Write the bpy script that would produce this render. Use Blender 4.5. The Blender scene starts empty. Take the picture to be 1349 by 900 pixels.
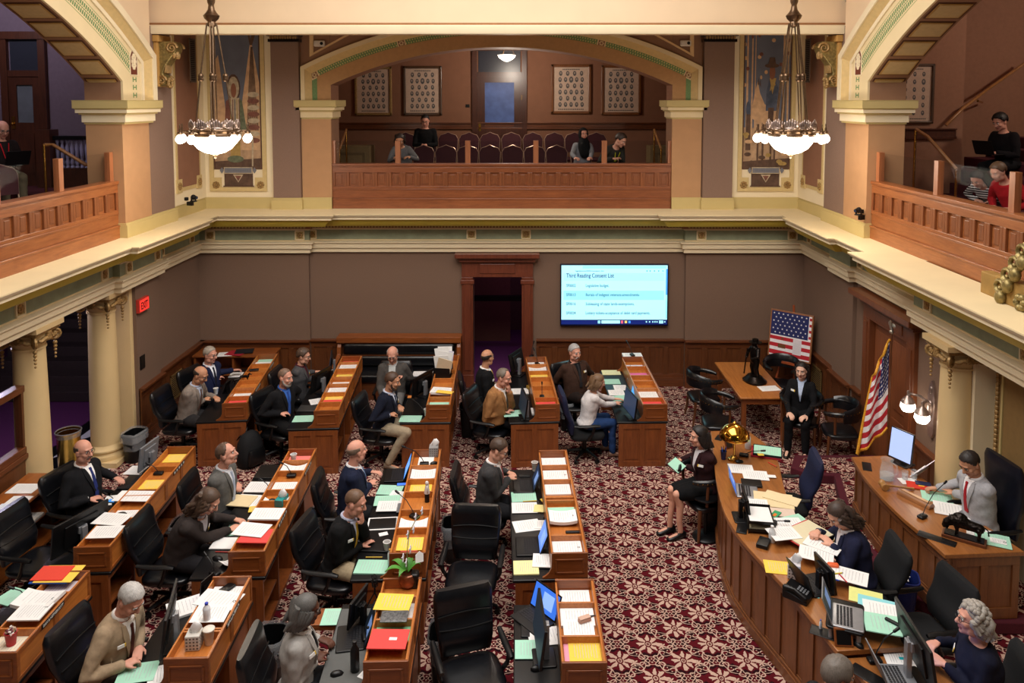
import bpy, bmesh, math, random
from mathutils import Vector, Matrix, Euler, noise
random.seed(7)
S = bpy.context.scene
COL = S.collection
PI = math.pi
R = math.radians
FPX, PX, HORIZON, CAMZ = 1013.0, 691.0, 132.0, 5.1
TH = R(4.0)
PY = HORIZON + FPX*math.tan(TH)
_c, _s = math.cos(TH), math.sin(TH)
def _ray(px, py):
 x = (px-PX)/FPX; z = -(py-PY)/FPX
 return Vector((x, _c+z*_s, -_s+z*_c))
def G(px, py, z=0.0):
 "point of the room at height z seen at a pixel of the 1349x900 photograph"
 r = _ray(px, py); t = (z-CAMZ)/r.z
 return Vector((r.x*t, r.y*t, z))
def WY(px, py, Y):
 r = _ray(px, py); t = Y/r.y
 return Vector((r.x*t, Y, CAMZ+r.z*t))
def WX(px, py, X):
 r = _ray(px, py); t = X/r.x
 return Vector((X, r.y*t, CAMZ+r.z*t))
def frame_from(d):
 d = d.normalized()
 a = Vector((0, 0, 1)) if abs(d.z) < 0.9 else Vector((1, 0, 0))
 u = d.cross(a).normalized(); v = d.cross(u).normalized()
 return u, v
class MB:
 def __init__(s, M=None):
  s.v = []; s.f = []; s.mi = []; s.M = M
 def vert(s, p):
  s.v.append(tuple(s.M @ Vector(p)) if s.M is not None else tuple(p)); return len(s.v)-1
 def face(s, idx, m=0):
  s.f.append(tuple(idx)); s.mi.append(m)
 def poly(s, pts, m=0):
  s.face([s.vert(p) for p in pts], m)
 def box(s, a, b, m=0, M=None):
  (x0, y0, z0), (x1, y1, z1) = a, b
  if x0 > x1: x0, x1 = x1, x0
  if y0 > y1: y0, y1 = y1, y0
  if z0 > z1: z0, z1 = z1, z0
  ps = [(x0,y0,z0),(x1,y0,z0),(x1,y1,z0),(x0,y1,z0),(x0,y0,z1),(x1,y0,z1),(x1,y1,z1),(x0,y1,z1)]
  if M is not None: ps = [M @ Vector(p) for p in ps]
  i = [s.vert(p) for p in ps]
  for q in ((0,3,2,1),(4,5,6,7),(0,1,5,4),(1,2,6,5),(2,3,7,6),(3,0,4,7)):
   s.face([i[k] for k in q], m)
  return s
 def cbox(s, c, size, m=0, M=None):
  return s.box([c[k]-size[k]/2 for k in range(3)], [c[k]+size[k]/2 for k in range(3)], m, M)
 def rbox(s, a, b, r=0.01, m=0, M=None, n=3):
  "box with rounded vertical edges and softened top and bottom"
  (x0,y0,z0),(x1,y1,z1) = a, b
  r = min(r, (x1-x0)/2.01, (y1-y0)/2.01)
  rz = min(r, (z1-z0)/2.01)
  def ring(ins, z):
   rr = max(r-ins, 0.0005); out = []
   for cx, cy, a0 in ((x1-r, y1-r, 0), (x0+r, y1-r, PI/2), (x0+r, y0+r, PI), (x1-r, y0+r, 1.5*PI)):
    for k in range(n+1):
     t = a0+k*PI/2/n
     out.append((cx+rr*math.cos(t), cy+rr*math.sin(t), z))
   return out
  rings = []
  for k in range(n+1):
   t = k*PI/2/n
   rings.append(ring(rz*(1-math.sin(t)), z0+rz*(1-math.cos(t))))
  for k in range(n+1):
   t = PI/2-k*PI/2/n
   rings.append(ring(rz*(1-math.sin(t)), z1-rz*(1-math.cos(t))))
  s.loft(rings, m, True, True, M)
  return s
 def loft(s, rings, m=0, cap=True, closed=True, M=None):
  ids = []
  for rg in rings:
   ids.append([s.vert(M @ Vector(p) if M is not None else p) for p in rg])
  n = len(ids[0])
  for a, b in zip(ids[:-1], ids[1:]):
   for k in range(n if closed else n-1):
    j = (k+1) % n
    s.face((a[k], a[j], b[j], b[k]), m)
  if cap and closed:
   s.face(list(reversed(ids[0])), m); s.face(ids[-1], m)
  return s
 def tube(s, pts, r, n=8, m=0, cap=True, flat=1.0):
  pts = [Vector(p) for p in pts]
  rs = r if isinstance(r, (list, tuple)) else [r]*len(pts)
  rings = []; pu = None
  for i, p in enumerate(pts):
   d = (pts[min(i+1, len(pts)-1)]-pts[max(i-1, 0)])
   if d.length < 1e-9: d = Vector((0,0,1))
   d.normalize()
   if pu is None: u, v = frame_from(d)
   else:
    u = pu - d*pu.dot(d)
    if u.length < 1e-6: u, v = frame_from(d)
    u.normalize(); v = d.cross(u)
   pu = u
   rings.append([p+u*(rs[i]*math.cos(2*PI*k/n))+v*(rs[i]*flat*math.sin(2*PI*k/n)) for k in range(n)])
  return s.loft(rings, m, cap)
 def limb(s, pts, rs, n=10, m=0):
  "tapering limb with round ends"
  pts = [Vector(p) for p in pts]
  P, Q = [], []
  d0 = (pts[0]-pts[1]).normalized(); d1 = (pts[-1]-pts[-2]).normalized()
  for t in (0.05, 0.5, 0.85):
   P.append(pts[0]+d0*rs[0]*math.cos(t*PI/2)); Q.append(rs[0]*math.sin(t*PI/2))
  P += pts; Q += list(rs)
  for t in (0.85, 0.5, 0.05):
   P.append(pts[-1]+d1*rs[-1]*math.cos(t*PI/2)); Q.append(rs[-1]*math.sin(t*PI/2))
  return s.tube(P, Q, n, m)
 def lathe(s, prof, n=20, c=(0,0,0), m=0, M=None, cap=True):
  rings = [[(c[0]+r*math.cos(2*PI*k/n), c[1]+r*math.sin(2*PI*k/n), c[2]+z) for k in range(n)] for r, z in prof]
  return s.loft(rings, m, cap, True, M)
 def ell(s, c, r, n=14, h=9, m=0, M=None):
  rings = []
  for i in range(h+1):
   t = -PI/2+PI*(0.03+0.94*i/h)
   rings.append([(c[0]+r[0]*math.cos(t)*math.cos(2*PI*k/n), c[1]+r[1]*math.cos(t)*math.sin(2*PI*k/n), c[2]+r[2]*math.sin(t)) for k in range(n)])
  return s.loft(rings, m, True, True, M)
 def prism(s, pts, d0, d1, axis='y', m=0, M=None):
  "polygon of (u,w) pushed along an axis: y -> (u,d,w); x -> (d,u,w); z -> (u,w,d)"
  def P(u, w, d):
   return {'y': (u, d, w), 'x': (d, u, w), 'z': (u, w, d)}[axis]
  s.loft([[P(u, w, d0) for u, w in pts], [P(u, w, d1) for u, w in pts]], m, True, True, M)
  return s
 def sweep(s, path, prof, mats, closed=False):
  "profile (offset to the right of the path, z) along a plan polyline with mitred corners"
  n = len(path); rings = []
  for i in range(n):
   p = Vector(path[i]).to_2d()
   def nrm(a, b):
    d = (Vector(b).to_2d()-Vector(a).to_2d()).normalized(); return Vector((d.y, -d.x))
   if closed:
    n0 = nrm(path[i-1], path[i]); n1 = nrm(path[i], path[(i+1) % n])
   else:
    n0 = nrm(path[max(i-1,0)], path[max(i,1)]) if i > 0 else nrm(path[0], path[1])
    n1 = nrm(path[i], path[i+1]) if i < n-1 else n0
   mvec = (n0+n1); mvec = mvec/(max(1e-6, mvec.dot(n0)))
   rings.append([(p.x+mvec.x*o, p.y+mvec.y*o, z) for o, z in prof])
  ids = [[s.vert(q) for q in rg] for rg in rings]
  k = len(prof)
  for i in range(n if closed else n-1):
   a, b = ids[i], ids[(i+1) % n]
   for j in range(k-1):
    s.face((a[j], b[j], b[j+1], a[j+1]), mats[j] if not isinstance(mats, int) else mats)
  return s
 def mesh(s, name):
  me = bpy.data.meshes.new(name)
  me.from_pydata(s.v, [], s.f)
  me.polygons.foreach_set('material_index', s.mi)
  return me
 def build(s, name, mats, parent=None, smooth=30, loc=None, rz=0.0, bevel=0, fix=True, link=True):
  me = s.mesh(name)
  if fix:
   bm = bmesh.new(); bm.from_mesh(me)
   bmesh.ops.recalc_face_normals(bm, faces=bm.faces); bm.to_mesh(me); bm.free()
  for m in (mats if isinstance(mats, (list, tuple)) else [mats]): me.materials.append(m)
  if smooth:
   me.polygons.foreach_set('use_smooth', [True]*len(me.polygons))
   me.set_sharp_from_angle(angle=R(smooth))
  o = bpy.data.objects.new(name, me)
  if link: COL.objects.link(o)
  if parent is not None: o.parent = parent
  if loc is not None: o.location = loc
  if rz: o.rotation_euler = (0, 0, rz)
  if bevel:
   b = o.modifiers.new('bevel', 'BEVEL'); b.width = bevel; b.segments = 2; b.limit_method = 'ANGLE'; b.angle_limit = R(40)
  return o
def tag(o, label=None, cat=None, group=None, kind=None):
 if label: o['label'] = label
 if cat: o['category'] = cat
 if group: o['group'] = group
 if kind: o['kind'] = kind
 return o
def thing(name, label, cat, loc=(0,0,0), rz=0.0, group=None):
 o = bpy.data.objects.new(name, None); COL.objects.link(o)
 o.empty_display_size = 0.1
 o.location = loc; o.rotation_euler = (0, 0, rz)
 return tag(o, label, cat, group)
KIDS = {}
def kids(o): return [c for c in o.children]
def dup(root, loc=None, rz=None, label=None, group=None, mats=None):
 r = root.copy(); COL.objects.link(r)
 if loc is not None: r.location = loc
 if rz is not None: r.rotation_euler = (0, 0, rz)
 if label: r['label'] = label
 if group: r['group'] = group
 for ch in kids(root):
  c = ch.copy(); COL.objects.link(c); c.parent = r
  for g in kids(ch):
   d = g.copy(); COL.objects.link(d); d.parent = c
 return r
def structure(o, label=None):
 o['kind'] = 'structure'
 if label: o['label'] = label
 return o
_TMP = bpy.data.scenes.new('workbench')
def evmesh(o):
 "mesh of an object with its modifiers applied, worked out in a scratch scene"
 _TMP.collection.objects.link(o)
 with bpy.context.temp_override(scene=_TMP, view_layer=_TMP.view_layers[0]):
  dg = bpy.context.evaluated_depsgraph_get()
  me = bpy.data.meshes.new_from_object(o.evaluated_get(dg))
 _TMP.collection.objects.unlink(o)
 return me
def textmesh(txt, size, thick=0.001):
 cu = bpy.data.curves.new('lettering', 'FONT'); cu.body = txt; cu.size = size; cu.extrude = thick; cu.offset = size*0.012
 cu.resolution_u = 2
 o = bpy.data.objects.new('lettering', cu)
 me = evmesh(o)
 bpy.data.objects.remove(o); bpy.data.curves.remove(cu)
 return me
def text_into(mb, txt, size, M, m=0, align='l', width=None):
 me = textmesh(txt, size)
 xs = [v.co.x for v in me.vertices] or [0]
 x0, x1 = min(xs), max(xs)
 k = (width/(x1-x0)) if width else 1.0
 off = -x0 if align == 'l' else -(x0+x1)/2
 ids = [mb.vert(M @ Vector(((v.co.x+off)*k, v.co.y, v.co.z))) for v in me.vertices]
 for p in me.polygons: mb.face([ids[i] for i in p.vertices], m)
 bpy.data.meshes.remove(me)
class N:
 "a node socket (or number) with arithmetic"
 def __init__(s, t, v): s.t = t; s.v = v
 def _b(s, op, o=None, c=None):
  n = s.t.nodes.new('ShaderNodeMath'); n.operation = op
  for k, x in enumerate((s, o, c)):
   if x is None: continue
   x = x.v if isinstance(x, N) else x
   if isinstance(x, (int, float)): n.inputs[k].default_value = x
   else: s.t.links.new(x, n.inputs[k])
  return N(s.t, n.outputs[0])
 def __add__(s, o): return s._b('ADD', o)
 def __radd__(s, o): return s._b('ADD', o)
 def __sub__(s, o): return s._b('SUBTRACT', o)
 def __rsub__(s, o): return N(s.t, o)._b('SUBTRACT', s)
 def __mul__(s, o): return s._b('MULTIPLY', o)
 def __rmul__(s, o): return s._b('MULTIPLY', o)
 def __truediv__(s, o): return s._b('DIVIDE', o)
 def f(s, op, o=None, c=None): return s._b(op, o, c)
 def abs(s): return s._b('ABSOLUTE')
 def lt(s, o): return s._b('LESS_THAN', o)
 def gt(s, o): return s._b('GREATER_THAN', o)
 def mx(s, o): return s._b('MAXIMUM', o)
 def mn(s, o): return s._b('MINIMUM', o)
def lin(c):
 if isinstance(c, str):
  c = c.lstrip('#'); c = [int(c[i:i+2], 16)/255 for i in (0, 2, 4)]
 return [x/12.92 if x <= 0.04045 else ((x+0.055)/1.055)**2.4 for x in c]
MATS = {}
def new_mat(name):
 m = bpy.data.materials.new(name); m.use_nodes = True
 nt = m.node_tree; b = nt.nodes['Principled BSDF']
 return m, nt, b
def plain(name, col, rough=0.6, metal=0.0, spec=0.4, var=0.06, scale=18.0, bump=0.0, emit=0, ecol=None, coat=0):
 if name in MATS: return MATS[name]
 m, nt, b = new_mat(name)
 c = lin(col)
 tc = nt.nodes.new('ShaderNodeTexCoord')
 nz = nt.nodes.new('ShaderNodeTexNoise'); nz.inputs['Scale'].default_value = scale; nz.inputs['Detail'].default_value = 4
 nt.links.new(tc.outputs['Object'], nz.inputs['Vector'])
 rp = nt.nodes.new('ShaderNodeValToRGB')
 rp.color_ramp.elements[0].position = 0.3; rp.color_ramp.elements[1].position = 0.7
 rp.color_ramp.elements[0].color = [max(0, x*(1-var)) for x in c]+[1]
 rp.color_ramp.elements[1].color = [min(1, x*(1+var)) for x in c]+[1]
 nt.links.new(nz.outputs['Fac'], rp.inputs['Fac']); nt.links.new(rp.outputs['Color'], b.inputs['Base Color'])
 b.inputs['Roughness'].default_value = rough; b.inputs['Metallic'].default_value = metal
 b.inputs['Specular IOR Level'].default_value = spec
 if coat: b.inputs['Coat Weight'].default_value = coat; b.inputs['Coat Roughness'].default_value = 0.15
 if bump:
  bp = nt.nodes.new('ShaderNodeBump'); bp.inputs['Strength'].default_value = bump; bp.inputs['Distance'].default_value = 0.01
  nt.links.new(nz.outputs['Fac'], bp.inputs['Height']); nt.links.new(bp.outputs['Normal'], b.inputs['Normal'])
 if emit:
  b.inputs['Emission Color'].default_value = lin(ecol or col)+[1]; b.inputs['Emission Strength'].default_value = emit
 MATS[name] = m
 return m
def wood(name, c1, c2, axis='z', rough=0.38, sc=9.0, coat=0.25):
 if name in MATS: return MATS[name]
 m, nt, b = new_mat(name)
 tc = nt.nodes.new('ShaderNodeTexCoord'); mp = nt.nodes.new('ShaderNodeMapping')
 k = {'x': (0.12, 1, 1), 'y': (1, 0.12, 1), 'z': (1, 1, 0.12)}[axis]
 mp.inputs['Scale'].default_value = [sc*q for q in k]
 nt.links.new(tc.outputs['Object'], mp.inputs['Vector'])
 nz = nt.nodes.new('ShaderNodeTexNoise'); nz.inputs['Scale'].default_value = 3.0; nz.inputs['Detail'].default_value = 8; nz.inputs['Roughness'].default_value = 0.7; nz.inputs['Distortion'].default_value = 0.6
 nt.links.new(mp.outputs['Vector'], nz.inputs['Vector'])
 n2 = nt.nodes.new('ShaderNodeTexNoise'); n2.inputs['Scale'].default_value = 1.7; n2.inputs['Detail'].default_value = 2
 nt.links.new(tc.outputs['Object'], n2.inputs['Vector'])
 mix = N(nt, nz.outputs['Fac'])*0.75 + N(nt, n2.outputs['Fac'])*0.25
 rp = nt.nodes.new('ShaderNodeValToRGB')
 rp.color_ramp.elements[0].position = 0.32; rp.color_ramp.elements[1].position = 0.68
 rp.color_ramp.elements[0].color = lin(c1)+[1]; rp.color_ramp.elements[1].color = lin(c2)+[1]
 nt.links.new(mix.v, rp.inputs['Fac']); nt.links.new(rp.outputs['Color'], b.inputs['Base Color'])
 b.inputs['Roughness'].default_value = rough
 b.inputs['Coat Weight'].default_value = coat; b.inputs['Coat Roughness'].default_value = 0.25
 MATS[name] = m
 return m
def glass(name, tint='#dfeee8', alpha=0.16, rough=0.02):
 if name in MATS: return MATS[name]
 m, nt, b = new_mat(name)
 b.inputs['Base Color'].default_value = lin(tint)+[1]; b.inputs['Roughness'].default_value = rough
 b.inputs['Alpha'].default_value = alpha; b.inputs['Specular IOR Level'].default_value = 0.08
 MATS[name] = m
 return m
def glow(name, col, strength):
 if name in MATS: return MATS[name]
 m, nt, b = new_mat(name)
 b.inputs['Base Color'].default_value = lin(col)+[1]
 b.inputs['Emission Color'].default_value = lin(col)+[1]; b.inputs['Emission Strength'].default_value = strength
 MATS[name] = m
 return m
def carpet_mat():
 m, nt, b = new_mat('damask carpet')
 tc = nt.nodes.new('ShaderNodeTexCoord'); sx = nt.nodes.new('ShaderNodeSeparateXYZ')
 wob = nt.nodes.new('ShaderNodeTexNoise'); wob.inputs['Scale'].default_value = 30; wob.inputs['Detail'].default_value = 1
 nt.links.new(tc.outputs['Object'], wob.inputs['Vector'])
 nt.links.new(tc.outputs['Object'], sx.inputs[0])
 W = N(nt, wob.outputs['Fac'])-0.5
 X = N(nt, sx.outputs['X'])+0.02*W; Y = N(nt, sx.outputs['Y'])+0.012*W
 DX, DY = 0.58, 0.43
 ox, oy = CARPET_ORIGIN
 def cell(a, d): return ((a/d).f('FLOORED_MODULO', 1.0)-0.5)*d
 ax, ay = cell(X-ox, DX), cell(Y-oy, DY)
 bx, by = cell(X-ox+DX/2, DX), cell(Y-oy+DY/2, DY)
 ea = ax.abs()/DX+ay.abs()/DY
 selA = ea.lt(0.5)
 x = ax*selA+bx*(1-selA); y = ay*selA+by*(1-selA)
 e = x.abs()/DX+y.abs()/DY            # 0 in the middle of a diamond, 0.5 on its border
 r = (x*x+y*y).f('SQRT'); th = y.f('ARCTAN2', x)
 qx, qy = x.abs(), y.abs()
 def ring(cx, cy, r0, w):
  d = ((qx-cx)*(qx-cx)+(qy-cy)*(qy-cy)).f('SQRT')
  return (d-r0).abs().lt(w)
 def blob(cx, cy, r0):
  d = ((qx-cx)*(qx-cx)+(qy-cy)*(qy-cy)).f('SQRT')
  return d.lt(r0)
 lobes = (th*8.0-r*22.0+1.6).f('SINE')*0.016+(th*5.0-1.2).f('SINE')*0.012
 head = (r+lobes).lt(0.106)
 vein = ((th*8.0-r*22.0).f('SINE')).gt(0.45)*(r.gt(0.04))
 hx, hy = x*1.3, y-0.0
 rr = (hx*hx+hy*hy).f('SQRT')
 heart = (rr-0.034).abs().lt(0.008).mx((rr-0.010).abs().lt(0.006))
 flower = head*(1-vein)*(1-heart)
 d2 = ((x-0.125)*(x-0.125)+(y+0.03)*(y+0.03)*1.6).f('SQRT'); t2 = (y+0.03).f('ARCTAN2', x-0.125)
 sprig = (d2+(t2*6.0).f('SINE')*0.022).lt(0.032)
 s_ = (qx/DX-qy/DY)
 wav = (s_*(2*PI*2.0)).f('COSINE')*0.05
 line = (e-0.405+wav).abs().lt(0.011)
 line2 = (e-0.480).abs().lt(0.004)*0.0
 curls = ring(0.205, 0.045, 0.027, 0.0052).mx(ring(0.115, 0.118, 0.025, 0.0052)).mx(ring(0.045, 0.168, 0.02, 0.004)).mx(ring(0.255, 0.0, 0.02, 0.0042)).mx(blob(0.165, 0.085, 0.007)).mx(blob(0.0, 0.195, 0.008))
 cream = flower.mx(sprig).mx(line).mx(curls)
 n3 = nt.nodes.new('ShaderNodeTexNoise'); n3.inputs['Scale'].default_value = 9; nt.links.new(tc.outputs['Object'], n3.inputs['Vector'])
 dark = (e.gt(0.33)*(1-line)).mn(((s_*(2*PI*3.0)).f('SINE')).gt(-0.2))
 mx1 = nt.nodes.new('ShaderNodeMix'); mx1.data_type = 'RGBA'
 mx1.inputs[6].default_value = lin('#541019')+[1]; mx1.inputs[7].default_value = lin('#270b10')+[1]
 nt.links.new(dark.v, mx1.inputs[0])
 mx2 = nt.nodes.new('ShaderNodeMix'); mx2.data_type = 'RGBA'
 nt.links.new(cream.v, mx2.inputs[0]); nt.links.new(mx1.outputs[2], mx2.inputs[6])
 mx2.inputs[7].default_value = lin('#c0a190')+[1]
 nt.links.new(mx2.outputs[2], b.inputs['Base Color'])
 b.inputs['Roughness'].default_value = 0.95; b.inputs['Specular IOR Level'].default_value = 0.1
 return m
CARPET_ORIGIN = tuple(G(780+265/3.6, 650+715/3.6, 0))[:2]
CARPET = carpet_mat()
def checker_mat():
 m, nt, b = new_mat('marble checker')
 tc = nt.nodes.new('ShaderNodeTexCoord'); mp = nt.nodes.new('ShaderNodeMapping')
 mp.inputs['Rotation'].default_value = (0, 0, R(45)); nt.links.new(tc.outputs['Object'], mp.inputs['Vector'])
 ck = nt.nodes.new('ShaderNodeTexChecker'); ck.inputs['Scale'].default_value = 2.6
 ck.inputs['Color1'].default_value = lin('#d9d9de')+[1]; ck.inputs['Color2'].default_value = lin('#14151c')+[1]
 nt.links.new(mp.outputs['Vector'], ck.inputs['Vector']); nt.links.new(ck.outputs['Color'], b.inputs['Base Color'])
 b.inputs['Roughness'].default_value = 0.25
 return m
CREAM = plain('cream plaster', '#dfcba0', 0.7, var=0.03, scale=3)
CREAM2 = plain('pale cream plaster', '#e6d6b4', 0.7, var=0.03, scale=3)
BEAMC = plain('beam plaster', '#e2c8a6', 0.75, var=0.03, scale=2)
OLIVE = plain('olive moulding', '#cbb84a', 0.6, var=0.05, scale=4)
KHAKI = plain('khaki plaster', '#c0ac73', 0.7, var=0.03, scale=4)
SAGE = plain('sage frieze', '#8d967f', 0.7, var=0.12, scale=6)
TAUPE = plain('taupe wall cloth', '#785f4f', 0.9, var=0.05, scale=60, bump=0.05)
MAUVE = plain('mauve pilaster cloth', '#83695a', 0.85, var=0.05, scale=60, bump=0.05)
TERRA = plain('terracotta wall paint', '#8f6a50', 0.8, var=0.04, scale=8)
PEACH = plain('peach wall paint', '#b58a62', 0.8, var=0.04, scale=6)
BROWNW = plain('brown gallery paint', '#8a6049', 0.85, var=0.05, scale=6)
DARKW = plain('dim gallery paint', '#6a5950', 0.85, var=0.05, scale=6)
GOLD = plain('gilt plaster', '#a08050', 0.45, metal=0.3, var=0.35, scale=40)
GREENMO = plain('green mosaic', '#6c8b58', 0.6, var=0.25, scale=90)
BRASS = plain('brass', '#c69a4a', 0.25, metal=1.0, var=0.1, scale=20)
BRONZE = plain('bronze fitting', '#6e5844', 0.35, metal=0.9, var=0.2, scale=30)
STEEL = plain('brushed steel', '#b8b8ba', 0.3, metal=1.0, var=0.06, scale=30)
DKBRONZE = plain('dark bronze', '#231d1a', 0.35, metal=0.8, var=0.3, scale=30)
OAK = wood('oak desk wood', '#7a3f1a', '#a8622a', 'y')
OAKZ = wood('oak panel wood', '#6b3617', '#965326', 'z')
OAKX = wood('oak rail wood', '#6b3617', '#9c5727', 'x')
OAKLT = wood('light oak tray wood', '#a35a20', '#cb7f3a', 'y')
WAINZ = wood('wainscot wood', '#4c2713', '#6d3f20', 'z')
WAINX = wood('wainscot rail wood', '#4c2713', '#733f20', 'x')
WAINY = wood('wainscot side rail wood', '#4c2713', '#733f20', 'y')
PARAX = wood('gallery front wood', '#6f3a1e', '#965730', 'x')
PARAY = wood('gallery side wood', '#7c4320', '#a9683a', 'y')
PARAZ = wood('gallery panel wood', '#6a391d', '#90542e', 'z')
DKWOOD = wood('dark door wood', '#3d2015', '#5e3320', 'z')
ROST = wood('rostrum wood', '#5d341a', '#834f29', 'z')
ROSTTOP = wood('rostrum top wood', '#7f4a20', '#a86c38', 'y', rough=0.3)
BLACKTOP = plain('black laminate', '#0d0d0f', 0.35, var=0.2, scale=50)
LEATHER = plain('black leather', '#0d0e12', 0.30, spec=0.6, var=0.3, scale=25, bump=0.08)
BLKFAB = plain('black mesh fabric', '#0f1013', 0.85, var=0.3, scale=80)
BLUEFAB = plain('navy chair fabric', '#141a3a', 0.7, var=0.2, scale=60)
BLKPL = plain('black plastic', '#0c0c0e', 0.4, var=0.2, scale=30)
GREYPL = plain('grey plastic', '#77797d', 0.45, var=0.1, scale=30)
SILVERPL = plain('silver plastic', '#a9abb0', 0.35, metal=0.6, var=0.05, scale=30)
REDSEAT = plain('burgundy upholstery', '#3a1018', 0.8, var=0.2, scale=50)
BURG = plain('burgundy carpet', '#4d1220', 0.95, var=0.15, scale=60)
PURPLE = plain('plum carpet', '#5c2358', 0.95, var=0.12, scale=50)
CHECK = checker_mat()
GLASS = glass('clear pane', '#0c100e', 0.07)
BAGPL = glass('clear bin liner', '#c8ccd0', 0.28, 0.2)
WATERGL = glass('drinking glass', '#e8f0f2', 0.14, 0.02)
SHADE = glow('lit opal glass', '#fff1dc', 9.0)
def paperm(col): return plain('paper '+col, col, 0.85, var=0.02, scale=30, spec=0.2)
COLCREAM = plain('column plaster', '#dbbf8c', 0.6, var=0.03, scale=3)
YB, XL, XR = 13.45, -5.74, 4.92
XLU, XRU = -5.52, 4.72            # faces of the upper piers
def bx(side, u0, u1, d0, d1, z0, z1):
 if side == 'back': return (u0, YB-d1, z0), (u1, YB-d0, z1)
 if side == 'left': return (XL+d0, u0, z0), (XL+d1, u1, z1)
 return (XR-d1, u0, z0), (XR-d0, u1, z1)
fl = MB(); fl.box((XL-0.0, -2, -0.1), (XR+0.45, YB+0.2, 0))
structure(fl.build('floor', CARPET, smooth=0))
f2 = MB(); f2.box((-6.75, 4, -0.1), (XL, YB-0.1, -0.004)); f2.box((-11, 4, -0.1), (-6.95, 16, -0.004), 1); f2.box((-6.95, 4, -0.1), (-6.75, 16, -0.003), 2)
structure(f2.build('floor_anteroom', [CHECK, PURPLE, BLACKTOP], smooth=0))
f3 = MB(); f3.box((-2.2, YB+0.2, -0.1), (1.4, 17, 0)); structure(f3.build('floor_vestibule', PURPLE, smooth=0))
da = MB(); da.prism([(3.62,10.14),(3.80,9.93),(4.12,9.90),(3.74,8.6),(3.80,7.5),(4.30,7.02),(5.15,7.0),(5.15,8.2),(XR,8.2),(XR,10.5),(3.8,10.5)], 0.0, 0.12, 'z')
structure(da.build('floor_dais', BURG, smooth=0, bevel=0.012))
dt = MB(); dt.prism([(3.74,10.14),(3.86,10.0),(4.22,9.97),(3.86,8.6),(3.92,7.58),(4.36,7.14),(5.15,7.12),(5.15,8.2),(XR,8.2),(XR,10.4),(3.9,10.4)], 0.121, 0.124, 'z')
structure(dt.build('floor_dais_carpet', CARPET, smooth=0))
DX0, DX1, DZ = -0.91, -0.05, 1.98
w = MB()
w.box((XL-0.2, YB, 0), (DX0, YB+0.2, 2.5)); w.box((DX1, YB, 0), (XR+0.2, YB+0.2, 2.5)); w.box((DX0, YB, DZ), (DX1, YB+0.2, 2.5))
w.box((XL, YB-0.08, 0), (-3.80, YB, 2.46)); w.box((2.84, YB-0.08, 0), (XR, YB, 2.46))
structure(w.build('wall_back', TAUPE, smooth=0))
w = MB(); w.box((XL-0.22, 11.05, 0), (XL, YB+0.2, 2.5)); w.box((XL, 11.05, 0), (XL+0.06, 11.75, 2.46))
structure(w.build('wall_left', TAUPE, smooth=0))
w = MB(); w.box((XR, 10.8, 0), (XR+0.2, YB+0.2, 2.5)); w.box((XR, 9.42, 2.12), (XR+0.2, 10.82, 2.5)); w.box((XR, 8.25, 0), (XR+0.25, 9.44, 2.5)); w.box((XR-0.06, 11.2, 0.0), (XR, 11.9, 2.46))
structure(w.build('wall_right', TAUPE, smooth=0))
w = MB(); w.box((5.16, 3, 0.0), (5.22, 8.35, 2.5)); w.box((XR, 8.2, 0), (5.2, 8.25, 2.5)); structure(w.build('wall_right_plaster', CREAM2, smooth=0))
def wain(name, side, u0, u1, n, d=0.0, zt=0.86):
 if u0 > u1: u0, u1 = u1, u0
 zp, hr = WAINZ, (WAINX if side == 'back' else WAINY)
 mb = MB()
 def b(a0, a1, e0, e1, z0, z1, m=0): mb.box(*bx(side, a0, a1, d+e0, d+e1, z0, z1), m)
 b(u0, u1, 0, 0.02, 0, zt-0.03)
 b(u0, u1, 0, 0.055, 0, 0.13, 1); b(u0, u1, 0, 0.045, 0.13, 0.155, 1); b(u0, u1, 0, 0.036, 0.155, 0.22, 1)
 b(u0, u1, 0, 0.036, zt-0.14, zt-0.05, 1); b(u0, u1, 0, 0.06, zt-0.055, zt-0.03, 1); b(u0, u1, 0, 0.085, zt-0.032, zt, 1)
 pw = (u1-u0)/n
 for k in range(n+1):
  c = u0+k*pw
  b(max(u0, c-0.045), min(u1, c+0.045), 0, 0.036, 0.22, zt-0.14)
 for k in range(n):
  a0 = u0+k*pw+0.045; a1 = a0+pw-0.09
  for s0, s1, q0, q1 in ((a0, a1, 0.22, 0.235), (a0, a1, zt-0.155, zt-0.14), (a0, a0+0.015, 0.22, zt-0.14), (a1-0.015, a1, 0.22, zt-0.14)):
   b(s0, s1, 0, 0.028, q0, q1, 1)
 return structure(mb.build(name, [zp, hr], smooth=0, bevel=0.004))
wain('baseboard_back_left', 'back', XL, -3.80, 6, 0.08)
wain('baseboard_back_middle_left', 'back', -3.80, DX0-0.2, 8)
wain('baseboard_back_middle_right', 'back', DX1+0.26, 2.84, 8)
wain('baseboard_back_right', 'back', 2.84, XR, 6, 0.08)
wain('baseboard_left', 'left', 11.75, YB-0.08, 5)
wain('baseboard_left_end', 'left', 11.05, 11.75, 2, 0.06)
wain('baseboard_right', 'right', 10.86, 11.2, 1)
wain('baseboard_right_middle', 'right', 11.2, 11.9, 2, 0.06)
wain('baseboard_right_corner', 'right', 11.9, YB-0.08, 4)
wain('baseboard_right_door', 'right', 8.75, 9.38, 2)
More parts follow.
